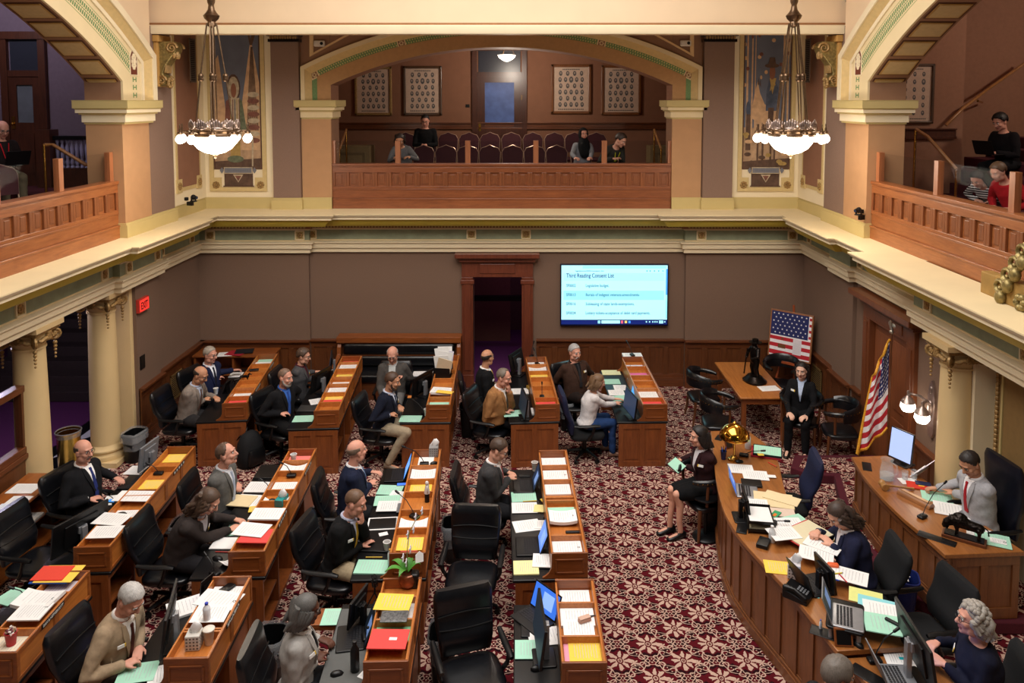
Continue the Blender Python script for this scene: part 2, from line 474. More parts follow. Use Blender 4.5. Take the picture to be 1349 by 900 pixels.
def entab(name, path, dz=0.0):
 mb = MB()
 prof = [(0.0,2.43),(0.05,2.43),(0.05,2.505),(0.085,2.51),(0.085,2.585),(0.115,2.60),(0.115,2.62),(0.035,2.635),(0.035,2.655),(0.03,2.656),(0.03,2.826),(0.06,2.835),(0.06,2.86),(0.09,2.862),(0.09,2.93),(0.40,2.95),(0.42,2.965),(0.46,3.02),(0.50,3.075),(0.51,3.08),(0.555,3.085),(0.555,3.125),(0.575,3.13),(0.60,3.165),(0.60,3.18),(-0.05,3.20)]
 mt   = [1,1,1,1,1,1,1,0,0,2,1,1,5,5,1,3,3,3,1,1,1,1,1,0,0]
 mb.sweep(path, prof, mt)
 for a, b in zip(path[:-1], path[1:]):
  a = Vector(a); b = Vector(b); L = (b-a).length; d = (b-a).normalized(); n = Vector((d.y, -d.x))
  M = Matrix(((d.x, n.x, 0, a.x), (d.y, n.y, 0, a.y), (0, 0, 1, 0), (0, 0, 0, 1)))
  k = int(L/0.055)
  for i in range(k):
   u = (i+0.5)*L/k
   mb.cbox((u, 0.105, 2.90), (0.03, 0.03, 0.05), 4, M)
 return structure(mb.build(name, [CREAM, CREAM2, SAGE, OLIVE, KHAKI, BROWNW], smooth=35))
LP = [(XL,0.5),(XL,10.55),(XL+0.10,10.55),(XL+0.10,11.75),(XL+0.02,11.75),(XL+0.02,YB-0.10),(-3.80,YB-0.10),(-3.80,YB),(2.84,YB),(2.84,YB-0.10),(XR-0.02,YB-0.10),(XR-0.02,11.9),(XR-0.10,11.9),(XR-0.10,11.2),(XR,11.2),(XR,9.05),(XR-0.22,9.05),(XR-0.22,0.5)]
entab('trim_1', LP)
w = MB(); w.box((XR-0.2, 0.5, 2.43), (5.3, 9.0, 3.1)); structure(w.build('wall_right_lintel', CREAM2, smooth=0))
def rosette(mb, P, u, z, sz=0.085):
 for a, b, m in ((-1, 1, 0),):
  pass
 def q(u0, u1, z0, z1, d0, d1, m):
  pts = [P(u0,d0,z0), P(u1,d0,z0), P(u1,d0,z1), P(u0,d0,z1)]; pt2 = [P(u0,d1,z0), P(u1,d1,z0), P(u1,d1,z1), P(u0,d1,z1)]
  mb.loft([pts, pt2], m)
 q(u-sz, u+sz, z-sz, z+sz, 0.0, 0.006, 2)
 for s_ in (-1, 1):
  q(u-sz, u+sz, z+s_*sz-0.010, z+s_*sz+0.010, 0, 0.02, 0); q(u+s_*sz-0.010, u+s_*sz+0.010, z-sz, z+sz, 0, 0.02, 0)
 for k in range(8):
  t = k*PI/4; c = P(u+0.036*math.cos(t), 0.012, z+0.036*math.sin(t)); mb.ell(c, (0.021,0.021,0.021), 6, 4, 1)
 mb.ell(P(u, 0.02, z), (0.02,0.02,0.02), 8, 5, 1)
def Pb(off): return lambda u, d, z: (u, YB-off-d, z)
def Pl(off): return lambda u, d, z: (XL+off+d, u, z)
def Pr(off): return lambda u, d, z: (XR-off-d, u, z)
mb = MB()
zf = 2.741
for px, off in ((277,0.13),(395,0.13),(411,0.03),(621,0.03),(693,0.03),(908,0.03),(924,0.13),(1044,0.13)):
 rosette(mb, Pb(off), WY(px, 310, YB-off).x, zf, 0.075)
for u, off in ((13.0,0.05),(11.9,0.05),(11.6,0.13),(10.75,0.13),(10.3,0.03),(8.55,0.03),(6.9,0.03)): rosette(mb, Pl(off), u, zf, 0.075)
for u, off in ((13.0,0.05),(12.0,0.05),(11.05,0.03),(10.2,0.03),(9.3,0.03),(8.75,0.25),(7.0,0.25)): rosette(mb, Pr(off), u, zf, 0.075)
structure(mb.build('trim_2', [CREAM2, GOLD, KHAKI], smooth=35))
CXA = -0.40
sp = WY(436, 112, 13.4); cr = WY(661, 62, 13.4)
HW = 2.975; rise = cr.z-sp.z; RA = (HW*HW+rise*rise)/(2*rise); ZA = cr.z-RA; TA = math.asin(HW/RA)
IMZ0, IMZ1 = 4.77, 5.10
ZTOP = 7.2
def arch_wall(mb, P, uc, R_, zc, tmax, zimp, ztop, depth, mf=0, ms=1, nseg=40, r_out=None):
 "face above an arch from its intrados to ztop plus the soffit and the jambs"
 tt = [-tmax+2*tmax*k/nseg for k in range(nseg+1)]
 I = [(uc+R_*math.sin(t), zc+R_*math.cos(t)) for t in tt]
 I = [(I[0][0], zimp)]+I+[(I[-1][0], zimp)]
 for a, b in zip(I[:-1], I[1:]):
  mb.poly([P(a[0],0,a[1]), P(b[0],0,b[1]), P(b[0],-depth,b[1]), P(a[0],-depth,a[1])], ms)
  if abs(b[0]-a[0]) > 1e-6:
   mb.poly([P(a[0],0,a[1]), P(b[0],0,b[1]), P(b[0],0,ztop), P(a[0],0,ztop)], mf)
   mb.poly([P(a[0],-depth,a[1]), P(b[0],-depth,b[1]), P(b[0],-depth,ztop), P(a[0],-depth,ztop)], mf)
def band(mb, P, uc, R_, zc, tmax, r0, r1, d0, d1, zleg, m, nseg=48, d1b=None):
 "raised moulding concentric with the arch, with straight legs to the impost"
 d1b = d1 if d1b is None else d1b
 ui0 = R_*math.sin(tmax)
 secs = []
 def sec(c0, c1):
  return [P(c0[0], d0, c0[1]), P(c0[0], d1, c0[1]), P(c1[0], d1b, c1[1]), P(c1[0], d0, c1[1])]
 def corner(r): # where the leg meets the arc
  u = ui0+r; rr = R_+r
  return u, zc+math.sqrt(max(rr*rr-u*u, 0))
 for sgn in (-1, 1):
  L = [sec((uc+sgn*(ui0+r0), zleg), (uc+sgn*(ui0+r1), zleg)), sec((uc+sgn*corner(r0)[0], corner(r0)[1]), (uc+sgn*corner(r1)[0], corner(r1)[1]))]
  mb.loft(L, m)
 t0 = math.asin((ui0+r0)/(R_+r0)); t1 = math.asin((ui0+r1)/(R_+r1))
 for k in range(nseg+1):
  f = -1+2*k/nseg
  a, b = f*t0, f*t1
  secs.append(sec((uc+(R_+r0)*math.sin(a), zc+(R_+r0)*math.cos(a)), (uc+(R_+r1)*math.sin(b), zc+(R_+r1)*math.cos(b))))
 mb.loft(secs, m)
PB = lambda u, d, z: (u, YB-d, z)
mb = MB()
arch_wall(mb, PB, CXA, RA, ZA, TA, IMZ1, ZTOP, 0.55, 0, 1)
mb.box((XL-0.2, YB, 3.1), (CXA-HW-0.004, YB+0.55, ZTOP)); mb.box((CXA+HW+0.004, YB, 3.1), (XR+0.2, YB+0.55, ZTOP))
structure(mb.build('wall_back_upper', [TERRA, BROWNW], smooth=35))
mb = MB()
band(mb, PB, CXA, RA, ZA, TA, 0.0, 0.23, 0, 0.03, IMZ1, 0)
band(mb, PB, CXA, RA, ZA, TA, 0.23, 0.32, 0, 0.02, IMZ1, 1)
band(mb, PB, CXA, RA, ZA, TA, 0.32, 0.43, 0, 0.03, IMZ1, 2, d1b=0.08)
band(mb, PB, CXA, RA, ZA, TA, 0.43, 0.50, 0, 0.10, IMZ1, 3)
t1 = math.asin((HW+0.275)/(RA+0.275))
for k in range(150):
 t = -t1+2*t1*(k+0.5)/150; r = RA+0.275
 M = Matrix.Translation((CXA+r*math.sin(t), YB-0.021, ZA+r*math.cos(t))) @ Matrix.Rotation(t, 4, 'Y')
 mb.cbox((0, 0, 0.022), (0.02, 0.004, 0.026), 4, M); mb.cbox((0.015, 0, -0.022), (0.02, 0.004, 0.026), 4, M)
for t in (-t1, -t1*0.52, 0, t1*0.52, t1):
 r = RA+0.275
 M = Matrix.Translation((CXA+r*math.sin(t), YB-0.022, ZA+r*math.cos(t))) @ Matrix.Rotation(t, 4, 'Y')
 mb.cbox((0, 0, 0), (0.15, 0.01, 0.13), 3, M); mb.cbox((0, -0.006, 0), (0.11, 0.006, 0.09), 5, M)
 for q in range(6): mb.ell(tuple(M @ Vector((0.03*math.cos(q*PI/3), -0.01, 0.03*math.sin(q*PI/3)))), (0.014,0.006,0.014), 6, 4, 3)
structure(mb.build('trim_3', [plain('tan arch paint', '#b48a5c', 0.75), GREENMO, plain('ochre cove', '#cdb078', 0.7), CREAM, plain('pale mosaic', '#c9bd7a', 0.6), TERRA], smooth=35))
mb = MB()
for s_, pts in ((1, ((408.5,46),(408.5,75),(484,44))), (-1, ((913.5,46),(913.5,75),(838,44)))):
 V = [WY(x, y, YB) for x, y in pts]; V[2].z += 0.02
 V[0].z = V[2].z = max(V[0].z, V[2].z)+0.12
 C = (V[0]+V[1]+V[2])/3
 inn = [C+(v-C)*0.80 for v in V]
 for k in range(3):
  a, b, c, d = V[k], V[(k+1)%3], inn[(k+1)%3], inn[k]
  f = [Vector((p.x, YB, p.z)) for p in (a,b,c,d)]; g = [Vector((p.x, YB-0.04, p.z)) for p in (a,b,c,d)]
  mb.loft([f, g], 0)
structure(mb.build('trim_4', [plain('warm cream frame', '#d9b684', 0.7)], smooth=0))
def impost(mb, a, b, z0, z1, m0=0, m1=1):
 h = z1-z0
 for q0, q1, e, m in ((0.0,0.08,0.015,m1),(0.08,0.40,0.035,m0),(0.40,0.47,0.06,m1),(0.47,0.62,0.09,m0),(0.62,0.66,0.10,m1),(0.66,0.98,0.115,m1),(0.98,1.0,0.12,m1)):
  mb.box((a[0]-e, a[1]-e, z0+q0*h), (b[0]+e, b[1]+e, z0+q1*h), m)
mb = MB()
for s_ in (-1, 1):
 x0 = CXA+s_*HW; x1 = x0+s_*0.50
 impost(mb, (min(x0,x1), YB-0.03, 0), (max(x0,x1), YB+0.5, 0), IMZ0, IMZ1)
structure(mb.build('trim_5', [CREAM, KHAKI], smooth=0, bevel=0.012))
mb = MB()
for x0, x1 in ((WY(361,150,YB).x, WY(397,150,YB).x), (WY(925,150,YB).x, WY(964,150,YB).x)):
 mb.box((x0, YB-0.12, 3.19), (x1, YB, 6.28), 0)
 mb.box((x0-0.03, YB-0.16, 3.19), (x1+0.03, YB, 3.36), 1); mb.box((x0-0.015, YB-0.14, 3.36), (x1+0.015, YB, 3.40), 1)
 mb.box((x0-0.03, YB-0.16, 6.10), (x1+0.03, YB, 6.15), 2); mb.box((x0-0.05, YB-0.18, 6.2), (x1+0.05, YB, 6.3), 2)
 for k in range(11):
  u = x0+(x1-x0)*(k+0.5)/11
  mb.ell((u, YB-0.18, 6.175), (0.02,0.02,0.03), 6, 4, 3)
for s_ in (-1, 1):
 x0 = CXA+s_*(HW+0.0); x1 = CXA+s_*(HW+0.515)
 mb.box((x0, YB-0.05, 3.19), (x1, YB, IMZ0), 4); mb.box((x0, YB-0.08, 3.19), (x1, YB, 3.40), 1)
structure(mb.build('wall_back_pilasters', [MAUVE, KHAKI, DKBRONZE, GOLD, PEACH], smooth=30))
mb = MB()
MUR = []
for xa, xb, fa, fb, ma, mbb in ((262,361,277,352,285,345),(964,1060,971,1045,979,1037)):
 X0, X1 = WY(xa,200,YB).x, WY(xb,200,YB).x
 mb.box((X0, YB-0.05, 3.2), (X1, YB, 3.40), 2); mb.box((X0, YB-0.03, 3.40), (X1, YB, 6.5), 0)
 F0, F1 = WY(fa,200,YB).x, WY(fb,200,YB).x; z0 = WY(300,247,YB).z-0.06
 for a, b, zz0, zz1 in ((F0, F0+0.07, z0, 6.4), (F1-0.07, F1, z0, 6.4), (F0+0.07, F1-0.07, z0, z0+0.07)):
  mb.box((a, YB-0.06, zz0), (b, YB, zz1), 1)
 for c in (F0+0.11, F1-0.11):
  mb.box((c-0.10, YB-0.055, z0+0.01), (c+0.09, YB, z0+0.24), 1)
  for k in range(9):
   t = k*2*PI/8; rr = 0.045 if k < 8 else 0
   mb.ell((c+rr*math.cos(t), YB-0.06, z0+0.11+rr*math.sin(t)), (0.024,0.02,0.024), 6, 4, 3)
 MUR.append((F0+0.095, F1-0.095, z0+0.095))
structure(mb.build('wall_back_mural_surround', [CREAM2, plain('frame moulding', '#cbb27c', 0.6), KHAKI, GOLD], smooth=30))
SY0, SR = 10.55, 8.5
STM = math.asin(0.56); SUC = SY0-SR*0.56
SZC = 5.36-SR*math.cos(STM)
def side(sgn, XU, name, trims):
 P = (lambda u, d, z: (XU+d, u, z)) if sgn < 0 else (lambda u, d, z: (XU-d, u, z))
 DEP = 0.50
 mb = MB()
 arch_wall(mb, P, SUC, SR, SZC, STM, IMZ1, 7.6, DEP, 0, 1, 60)
 def b(u0, u1, d0, d1, z0, z1, m):
  p, q = P(u0, d0, z0), P(u1, d1, z1); mb.box([min(p[k],q[k]) for k in range(3)], [max(p[k],q[k]) for k in range(3)], m)
 b(SY0+0.004, 11.42, -DEP, -0.001, IMZ1, 7.6, 0)
 b(SY0, 11.30, -DEP, 0, 3.19, IMZ1, 2)
 b(11.30, YB+0.2, -DEP, -0.10, 3.19, 7.2, 2)
 b(11.34, 12.10, -0.10, -0.02, 3.19, 6.2, 3)
 for u0, u1, d in ((SY0-0.02, 11.33, 0.03), (11.33, 12.13, 0.01), (12.13, YB, -0.07)):
  b(u0, u1, -0.2, d, 3.19, 3.37, 4); b(u0, u1, -0.2, d-0.012, 3.37, 3.40, 4)
 b(12.12, YB, -0.10, -0.07, 3.4, 6.4, 5)
 b(12.28, 13.2, -0.075, -0.06, 3.62, 6.3, 6);
 b(12.34, 13.14, -0.065, -0.055, 3.68, 6.3, 7)
 for c in (12.36, 13.12):
  b(c-0.10, c+0.10, -0.075, -0.05, 3.60, 3.82, 6)
  for k in range(9):
   t = k*PI/4; rr = 0.045 if k < 8 else 0
   mb.ell(P(c+rr*math.cos(t), -0.045, 3.71+rr*math.sin(t)), (0.022,0.022,0.022), 6, 4, 8)
 structure(mb.build(name, [BEAMC, TERRA, PEACH, MAUVE, KHAKI, CREAM2, plain('frame moulding','#cbb27c'), BROWNW, GOLD], smooth=35))
 mb = MB()
 band(mb, P, SUC, SR, SZC, STM, 0.0, 0.50, 0, 0.03, IMZ1, 0)
 band(mb, P, SUC, SR, SZC, STM, 0.50, 0.56, 0, 0.05, IMZ1, 1)
 band(mb, P, SUC, SR, SZC, STM, 0.56, 0.66, 0, 0.04, IMZ1, 2, d1b=0.12)
 band(mb, P, SUC, SR, SZC, STM, 0.66, 0.76, 0, 0.14, IMZ1, 1)
 rb = 0.32; t1 = math.asin((SR*math.sin(STM)+rb)/(SR+rb))
 nst = 120
 for k in range(nst):
  t = t1*0.985*(k+0.5)/nst; r = SR+rb
  c = P(SUC+r*math.sin(t), 0.031, SZC+r*math.cos(t))
  M = Matrix.Translation(c) @ Matrix.Rotation(-t, 4, 'X')
  for q in (-0.05, 0.05): mb.cbox((0, 0, q), (0.004, 0.025, 0.055), 3, M)
  mb.cbox((0, 0.012, 0), (0.004, 0.03, 0.016), 3, M)
  for q in (-0.105, 0.105): mb.cbox((0, 0, q), (0.003, 0.042, 0.008), 4, M)
 for q in range(3):
  c = P(SUC+SR*math.sin(STM)+0.32, 0.031, IMZ1+0.07+q*0.11); M = Matrix.Translation(c)
  for e in (-0.04, 0.04): mb.cbox((0, e, 0), (0.004, 0.02, 0.07), 3, M)
  mb.cbox((0, 0, 0), (0.004, 0.06, 0.015), 3, M)
 c = P(SUC+SR*math.sin(STM)+0.30, 0.03, 5.62); M = Matrix.Translation(c)
 prof = [(-0.10,-0.17),(0.10,-0.17),(0.10,0.10),(0.0,0.26),(-0.10,0.10)]
 mb.prism(prof, -0.006 if sgn > 0 else 0.0, 0.006 if sgn < 0 else 0.0, 'x', 5, M)
 for a, bb in zip(prof, prof[1:]+prof[:1]):
  mb.tube([M @ Vector((0.006*(-sgn), a[0], a[1])), M @ Vector((0.006*(-sgn), bb[0], bb[1]))], 0.008, 5, 6)
 for q in range(10):
  t = q*2*PI/10; mb.ell(tuple(M @ Vector((0.01*(-sgn), 0.05*math.cos(t), 0.02+0.09*math.sin(t)))), (0.01,0.022,0.03), 6, 4, 6)
 mb.ell(tuple(M @ Vector((0.012*(-sgn), 0, 0.02))), (0.01,0.03,0.06), 6, 4, 6)
 for k in range(-1, 26):
  ta = STM*0.985-(k+1)*0.052; tb = ta+0.044
  def q(t, r, d): return P(SUC+r*math.sin(t), d, SZC+r*math.cos(t))
  for e0, e1, g, r0, mm in ((-0.03,-0.47,0.0,SR-0.004,7),(-0.055,-0.445,0.003,SR-0.012,8),(-0.075,-0.425,0.0055,SR-0.016,9)):
   top = [q(ta+g,r0,e0), q(tb-g,r0,e0), q(tb-g,r0,e1), q(ta+g,r0,e1)]
   bot = [q(ta+g,SR+0.02,e0), q(tb-g,SR+0.02,e0), q(tb-g,SR+0.02,e1), q(ta+g,SR+0.02,e1)]
   mb.loft([bot, top], mm)
 structure(mb.build(trims[0], [CREAM, CREAM2, plain('ochre cove','#cdb078'), GREENMO, plain('light green line','#9aa872',0.7), plain('russet tile','#6b2f1c',0.6), CREAM2, plain('coffer edge','#54301e',0.7), plain('coffer gold line','#b08a4a',0.5), plain('coffer field','#bfa678',0.8)], smooth=35))
 mb = MB()
 p, q_ = P(SY0, 0.03, 0), P(11.36, -DEP, 0)
 impost(mb, (min(p[0],q_[0]), SY0, 0), (max(p[0],q_[0]), 11.34, 0), IMZ0, IMZ1)
 structure(mb.build(trims[1], [CREAM2, KHAKI], smooth=0, bevel=0.012))
side(-1, XLU, 'wall_left_upper', ('trim_6', 'trim_7'))
side(1, XRU, 'wall_right_upper', ('trim_8', 'trim_9'))
mb = MB()
BY0, BY1, BZ = 11.55, 11.95, 6.10
mb.box((XLU-0.3, BY0, BZ), (XRU+0.3, BY1, 8.6), 0)
mb.sweep([(XLU-0.3, BY0), (XRU+0.3, BY0)], [(0,BZ-0.02),(0.05,BZ-0.02),(0.06,BZ+0.0),(0.06,BZ+0.10),(0.03,BZ+0.115),(0.02,BZ+0.125),(0.02,BZ+0.145),(0,BZ+0.15)], [1,1,1,1,2,2,2])
structure(mb.build('trim_10', [BEAMC, CREAM2, plain('brown line','#9c6d44')], smooth=35))
mb = MB(); mb.box((XLU-0.6, -1, 8.6), (XRU+0.6, 11.6, 8.8)); mb.box((XL-0.3, 11.9, 7.1), (XR+0.3, 14, 7.3))
structure(mb.build('ceiling', BEAMC, smooth=0))
def parapet(name, sd, u0, u1, d, n, z0=3.19, z1=3.99):
 mb = MB()
 hx = PARAX if sd == 'back' else PARAY
 def b(a0, a1, e0, e1, zz0, zz1, m=0): mb.box(*bx(sd, a0, a1, d+e0, d+e1, zz0, zz1), m)
 h = z1-z0
 b(u0, u1, -0.12, 0.0, z0, z1-0.03)
 b(u0, u1, -0.14, 0.05, z1-0.04, z1, 0); b(u0, u1, -0.1, 0.03, z1-0.065, z1-0.04, 0)
 b(u0, u1, 0, 0.045, z0, z0+0.20*h); b(u0, u1, 0, 0.055, z0+0.20*h, z0+0.235*h); b(u0, u1, 0, 0.025, z0+0.235*h, z0+0.42*h); b(u0, u1, 0, 0.035, z0+0.42*h, z0+0.445*h)
 b(u0, u1, 0, 0.03, z0+0.445*h, z0+0.50*h); b(u0, u1, 0, 0.03, z0+0.80*h, z1-0.065)
 pw = (u1-u0)/n
 for k in range(n):
  c0 = u0+k*pw; a0 = c0+pw*0.19; a1 = c0+pw*0.81
  b(c0, a0, 0, 0.03, z0+0.50*h, z0+0.80*h, 1); b(a1, c0+pw, 0, 0.03, z0+0.50*h, z0+0.80*h, 1)
  b(a0+0.035, a1-0.035, 0, 0.010, z0+0.545*h, z0+0.755*h, 1)
 return structure(mb.build(name, [hx, PARAZ], smooth=0, bevel=0.006))
parapet('wall_gallery_front_back', 'back', CXA-HW, CXA+HW, -0.02, 24)
parapet('wall_gallery_front_left', 'left', 1.0, SY0, 0.10, 36)
parapet('wall_gallery_front_right', 'right', 1.0, SY0, 0.10, 36)
def glassrail(name, P, u0, u1, posts, z0=3.99, z1=4.38):
 mb = MB()
 def b(a0, a1, e0, e1, zz0, zz1, m):
  p, q = P(a0, e0, zz0), P(a1, e1, zz1); mb.box([min(p[k],q[k]) for k in range(3)], [max(p[k],q[k]) for k in range(3)], m)
 b(u0, u1, -0.055, -0.045, z0, z1, 0)
 for u in posts: b(u-0.045, u+0.045, -0.085, -0.015, z0, z1+0.01, 1)
 return structure(mb.build(name, [GLASS, wood('rail post wood','#8f5533','#b07048','z')], smooth=0))
glassrail('window_1', lambda u, d, z: (u, YB+0.02-d, z), CXA-HW, CXA+HW, [WY(x,200,YB).x for x in (437.5,523.5,616,706,796.5,884)])
glassrail('window_2', lambda u, d, z: (XL+0.10+d, u, z), 1.0, SY0, [10.49, WX(82.5,235,XL+0.10).y, 8.2])
glassrail('window_3', lambda u, d, z: (XR-0.10-d, u, z), 1.0, SY0, [10.49, WX(1231,235,XR-0.1).y, WX(1331,250,XR-0.1).y])
mb = MB()
mb.box((-4.7, YB+0.1, 3.1), (3.9, 15.5, 3.3)); mb.box((-4.7, 15.5, 3.1), (3.9, 17.2, 3.5))
mb.box((-12, 0, 3.1), (XL+0.05, 14.2, 3.3)); mb.box((XR-0.05, 0, 3.1), (11, 14.2, 3.3))
structure(mb.build('floor_gallery', BURG, smooth=0))
mb = MB()
mb.box((-4.9, 17.0, 3.1), (4.1, 17.2, 7.2)); mb.box((-4.9, YB+0.5, 3.1), (-4.3, 17.2, 7.2)); mb.box((3.5, YB+0.5, 3.1), (4.1, 17.2, 7.2)); mb.box((-4.9, YB+0.5, 6.9), (4.1, 17.2, 7.2))
structure(mb.build('wall_gallery_back', BROWNW, smooth=0))
mb = MB()
for z0, z1, d in ((4.46, 4.50, 0.05), (4.50, 4.58, 0.03), (4.58, 4.61, 0.06)):
 mb.box((-4.3, 17.0-d, z0), (3.5, 17.0, z1))
structure(mb.build('trim_11', WAINX, smooth=0, bevel=0.005))
mb = MB()
for x0, x1 in ((-4.25, -3.2), (2.6, 3.45)):
 mb.box((x0, 15.9, 3.5), (x1, 16.4, 4.15)); mb.box((x0+0.1, 15.87, 3.62), (x1-0.1, 15.9, 4.02), 1); mb.box((x0+0.16, 15.86, 3.68), (x1-0.16, 15.87, 3.96), 0)
structure(mb.build('trim_12', [plain('dim khaki plaster','#84704c',0.8), plain('khaki shade','#6f5d3e',0.8)], smooth=0, bevel=0.01))
mb = MB()
mb.box((-12.2, 12.4, 3.1), (XLU-0.5, 12.6, 7.6)); mb.box((-12.2, 0, 3.1), (-12, 12.6, 7.6)); mb.box((-12.2, 0, 7.4), (XLU-0.5, 12.6, 7.6))
structure(mb.build('wall_gallery_left', plain('plum grey paint','#756573',0.85), smooth=0))
mb = MB(); mb.box((-12, 11.2, 3.3), (-5.8, 12.4, 3.72)); mb.box((-12, 10.7, 3.3), (-7.6, 11.2, 3.5)); structure(mb.build('floor_gallery_landing', BURG, smooth=0))
mb = MB()
XS = WY(1270,120,12.0).x
mb.box((XRU+0.4, 12.0, 3.1), (XS-0.1, 12.2, 7.6)); mb.box((XS-0.1, 12.0, 3.1), (XS, 13.2, 7.6)); mb.box((XS-0.1, 13.2, 3.1), (11, 13.4, 7.6)); mb.box((10.8, 0, 3.1), (11, 13.4, 7.6)); mb.box((XRU+0.4, 0, 7.4), (11, 13.4, 7.6))
structure(mb.build('wall_gallery_right', plain('rosy brown paint','#9a7059',0.85), smooth=0))
mb = MB()
for k in range(7):
 mb.box((5.95+k*0.36, 9.0-0.0, 3.3+0.0), (11, 12.0 if k < 1 else 12.9, 3.3+0.17*(k+1)))
structure(mb.build('floor_gallery_steps', BURG, smooth=0, bevel=0.01))
mb = MB()
for z0, z1, d in ((4.5, 4.54, 0.06), (4.54, 4.64, 0.04), (4.64, 4.66, 0.07)): mb.box((XRU+0.45, 12.0-d, z0), (XS-0.12, 12.0, z1))
mb.box((XRU+0.45, 11.96, 3.3), (XS-0.1, 12.0, 3.46))
structure(mb.build('trim_13', DKWOOD, smooth=0))
mb = MB()
mb.box((-11.2, 4, 0), (-11, 16, 3.1)); mb.box((-11.2, 15.8, 0), (-5.7, 16, 3.1)); mb.box((XL-0.25, YB, 0), (XL-0.2, 16, 3.1)); mb.box((-11.2, 4, 3.0), (XL-0.05, 16, 3.1));
structure(mb.build('wall_anteroom', plain('dark panelling','#4a382e',0.7), smooth=0))
mb = MB()
for k in range(9): mb.box((-9.3, 12.7+k*0.28, 0), (-7.0, 15.8, 0.17*(k+1)), 0)
mb.box((-7.0, 12.3, 0), (-6.75, 15.8, 1.25), 1); mb.box((-7.05, 12.2, 1.25), (-6.7, 15.8, 1.33), 1)
structure(mb.build('stairs_anteroom', [plain('dark stair','#3f3230',0.7), plain('dark balustrade wood','#4a3226',0.5)], smooth=0, bevel=0.01))
mb = MB()
mb.box((-2.3, 16.8, 0), (1.5, 17, 3.1)); mb.box((-2.3, YB+0.2, 0), (-2.2, 17, 3.1)); mb.box((1.4, YB+0.2, 0), (1.5, 17, 3.1)); mb.box((-2.3, YB+0.2, 2.95), (1.5, 17, 3.1))
mb.box((-1.5, 15.4, 1.02), (0.1, 15.5, 1.12), 1); mb.box((-2.2, 16.0, 0), (-0.3, 16.1, 2.4), 2)
structure(mb.build('wall_vestibule', [plain('vestibule wall','#6b4a42',0.8), BLKPL, plain('vestibule panel','#7a4c40',0.7)], smooth=0))
def column(x, y, r=0.195, rot=0.0, half=False):
 mb = MB()
 H_ = 2.43
 mb.box((x-0.29, y-0.29, 0), (x+0.29, y+0.29, 0.07), 0)
 prof = [(0.27,0.07),(0.275,0.10),(0.27,0.13),(0.235,0.14),(0.225,0.155),(0.235,0.175),(0.25,0.185),(0.25,0.205),(0.23,0.22),(r+0.012,0.235),(r,0.26)]
 prof += [(r*(1-0.12*(t**1.8)), 0.26+(H_-0.26-0.30)*t) for t in [k/8 for k in range(9)]]
 rt = r*0.88
 prof += [(rt+0.015, H_-0.295),(rt+0.015,H_-0.275),(rt,H_-0.27),(rt+0.02,H_-0.2),(rt+0.05,H_-0.15),(rt+0.05,H_-0.10)]
 mb.lathe(prof, 28, (x, y, 0), 0)
 mb.box((x-0.27, y-0.27, H_-0.06), (x+0.27, y+0.27, H_), 0); mb.box((x-0.24, y-0.24, H_-0.10), (x+0.24, y+0.24, H_-0.06), 1)
 for k in range(4):
  t = PI/4+k*PI/2; d = Vector((math.cos(t), math.sin(t), 0))
  c = Vector((x, y, H_-0.17))+d*0.275
  pts = []
  for q in range(22):
   a = q*0.55; rr = 0.085*(1-q/26)
   pts.append(c+d*(rr*math.cos(a+1.2))+Vector((0,0,rr*math.sin(a+1.2))))
  mb.tube(pts, [0.030*(1-q/40) for q in range(22)], 6, 1)
  mb.ell(tuple(c), (0.035,0.035,0.035), 8, 5, 1)
  for q in range(5): mb.ell((c.x+d.x*0.0, c.y+d.y*0.0, c.z-0.12-q*0.045), (0.026-0.003*q,)*3, 8, 5, 1)
  t2 = k*PI/2; e = Vector((math.cos(t2), math.sin(t2), 0)); g = Vector((x, y, H_-0.14))+e*0.25
  for q in range(7):
   a = q*2*PI/6; rr = 0.035 if q < 6 else 0
   side_ = Vector((-e.y, e.x, 0))
   mb.ell(tuple(g+side_*(rr*math.cos(a))+Vector((0,0,rr*math.sin(a)))), (0.026,)*3, 6, 4, 1)
  for sg in (-1, 1):
   side_ = Vector((-e.y, e.x, 0))*sg
   mb.tube([g+side_*(0.04+0.025*q)+Vector((0,0,-0.03+0.012*math.sin(q*1.2)))-e*0.006*q for q in range(6)], [0.026,0.03,0.026,0.03,0.026,0.02], 6, 1)
 return structure(mb.build('column', [COLCREAM, GOLD], smooth=40))
XC = -5.95
column(XC, 10.63); column(XC, 9.05); column(XC, 7.63)
column(XR-0.07, 8.42, 0.195)
mb = MB()   # square anta at the end of the left wall
mb.box((XL-0.25, 10.98, 0), (XL+0.01, 11.10, 2.43)); mb.box((XL-0.28, 10.95, 0), (XL+0.04, 11.12, 0.12)); mb.box((XL-0.27, 10.96, 0.12), (XL+0.03, 11.11, 0.17))
structure(mb.build('wall_left_anta', COLCREAM, smooth=0, bevel=0.01))
mb = MB()
y1 = 8.10; y0 = 4.5; z0, z1 = 0.98, 2.28; XW = 5.16
mb.box((XW-0.045, y0, z0), (XW-0.03, y1, z1), 2)
for a, b in (((y0, z0), (y1, z0)), ((y1, z0), (y1, z1)), ((y0, z1), (y1, z1))):
 n = int(max(abs(a[0]-b[0]), abs(a[1]-b[1]))/0.05)
 for k in range(n):
  t = (k+0.5)/n; u, z = a[0]+(b[0]-a[0])*t, a[1]+(b[1]-a[1])*t
  mb.ell((XW-0.05, u, z), (0.03,0.03,0.034), 6, 5, 1)
 mb.box((XW-0.06, min(a[0],b[0])-0.05, min(a[1],b[1])-0.05), (XW-0.03, max(a[0],b[0])+0.05, max(a[1],b[1])+0.05), 0) if False else None
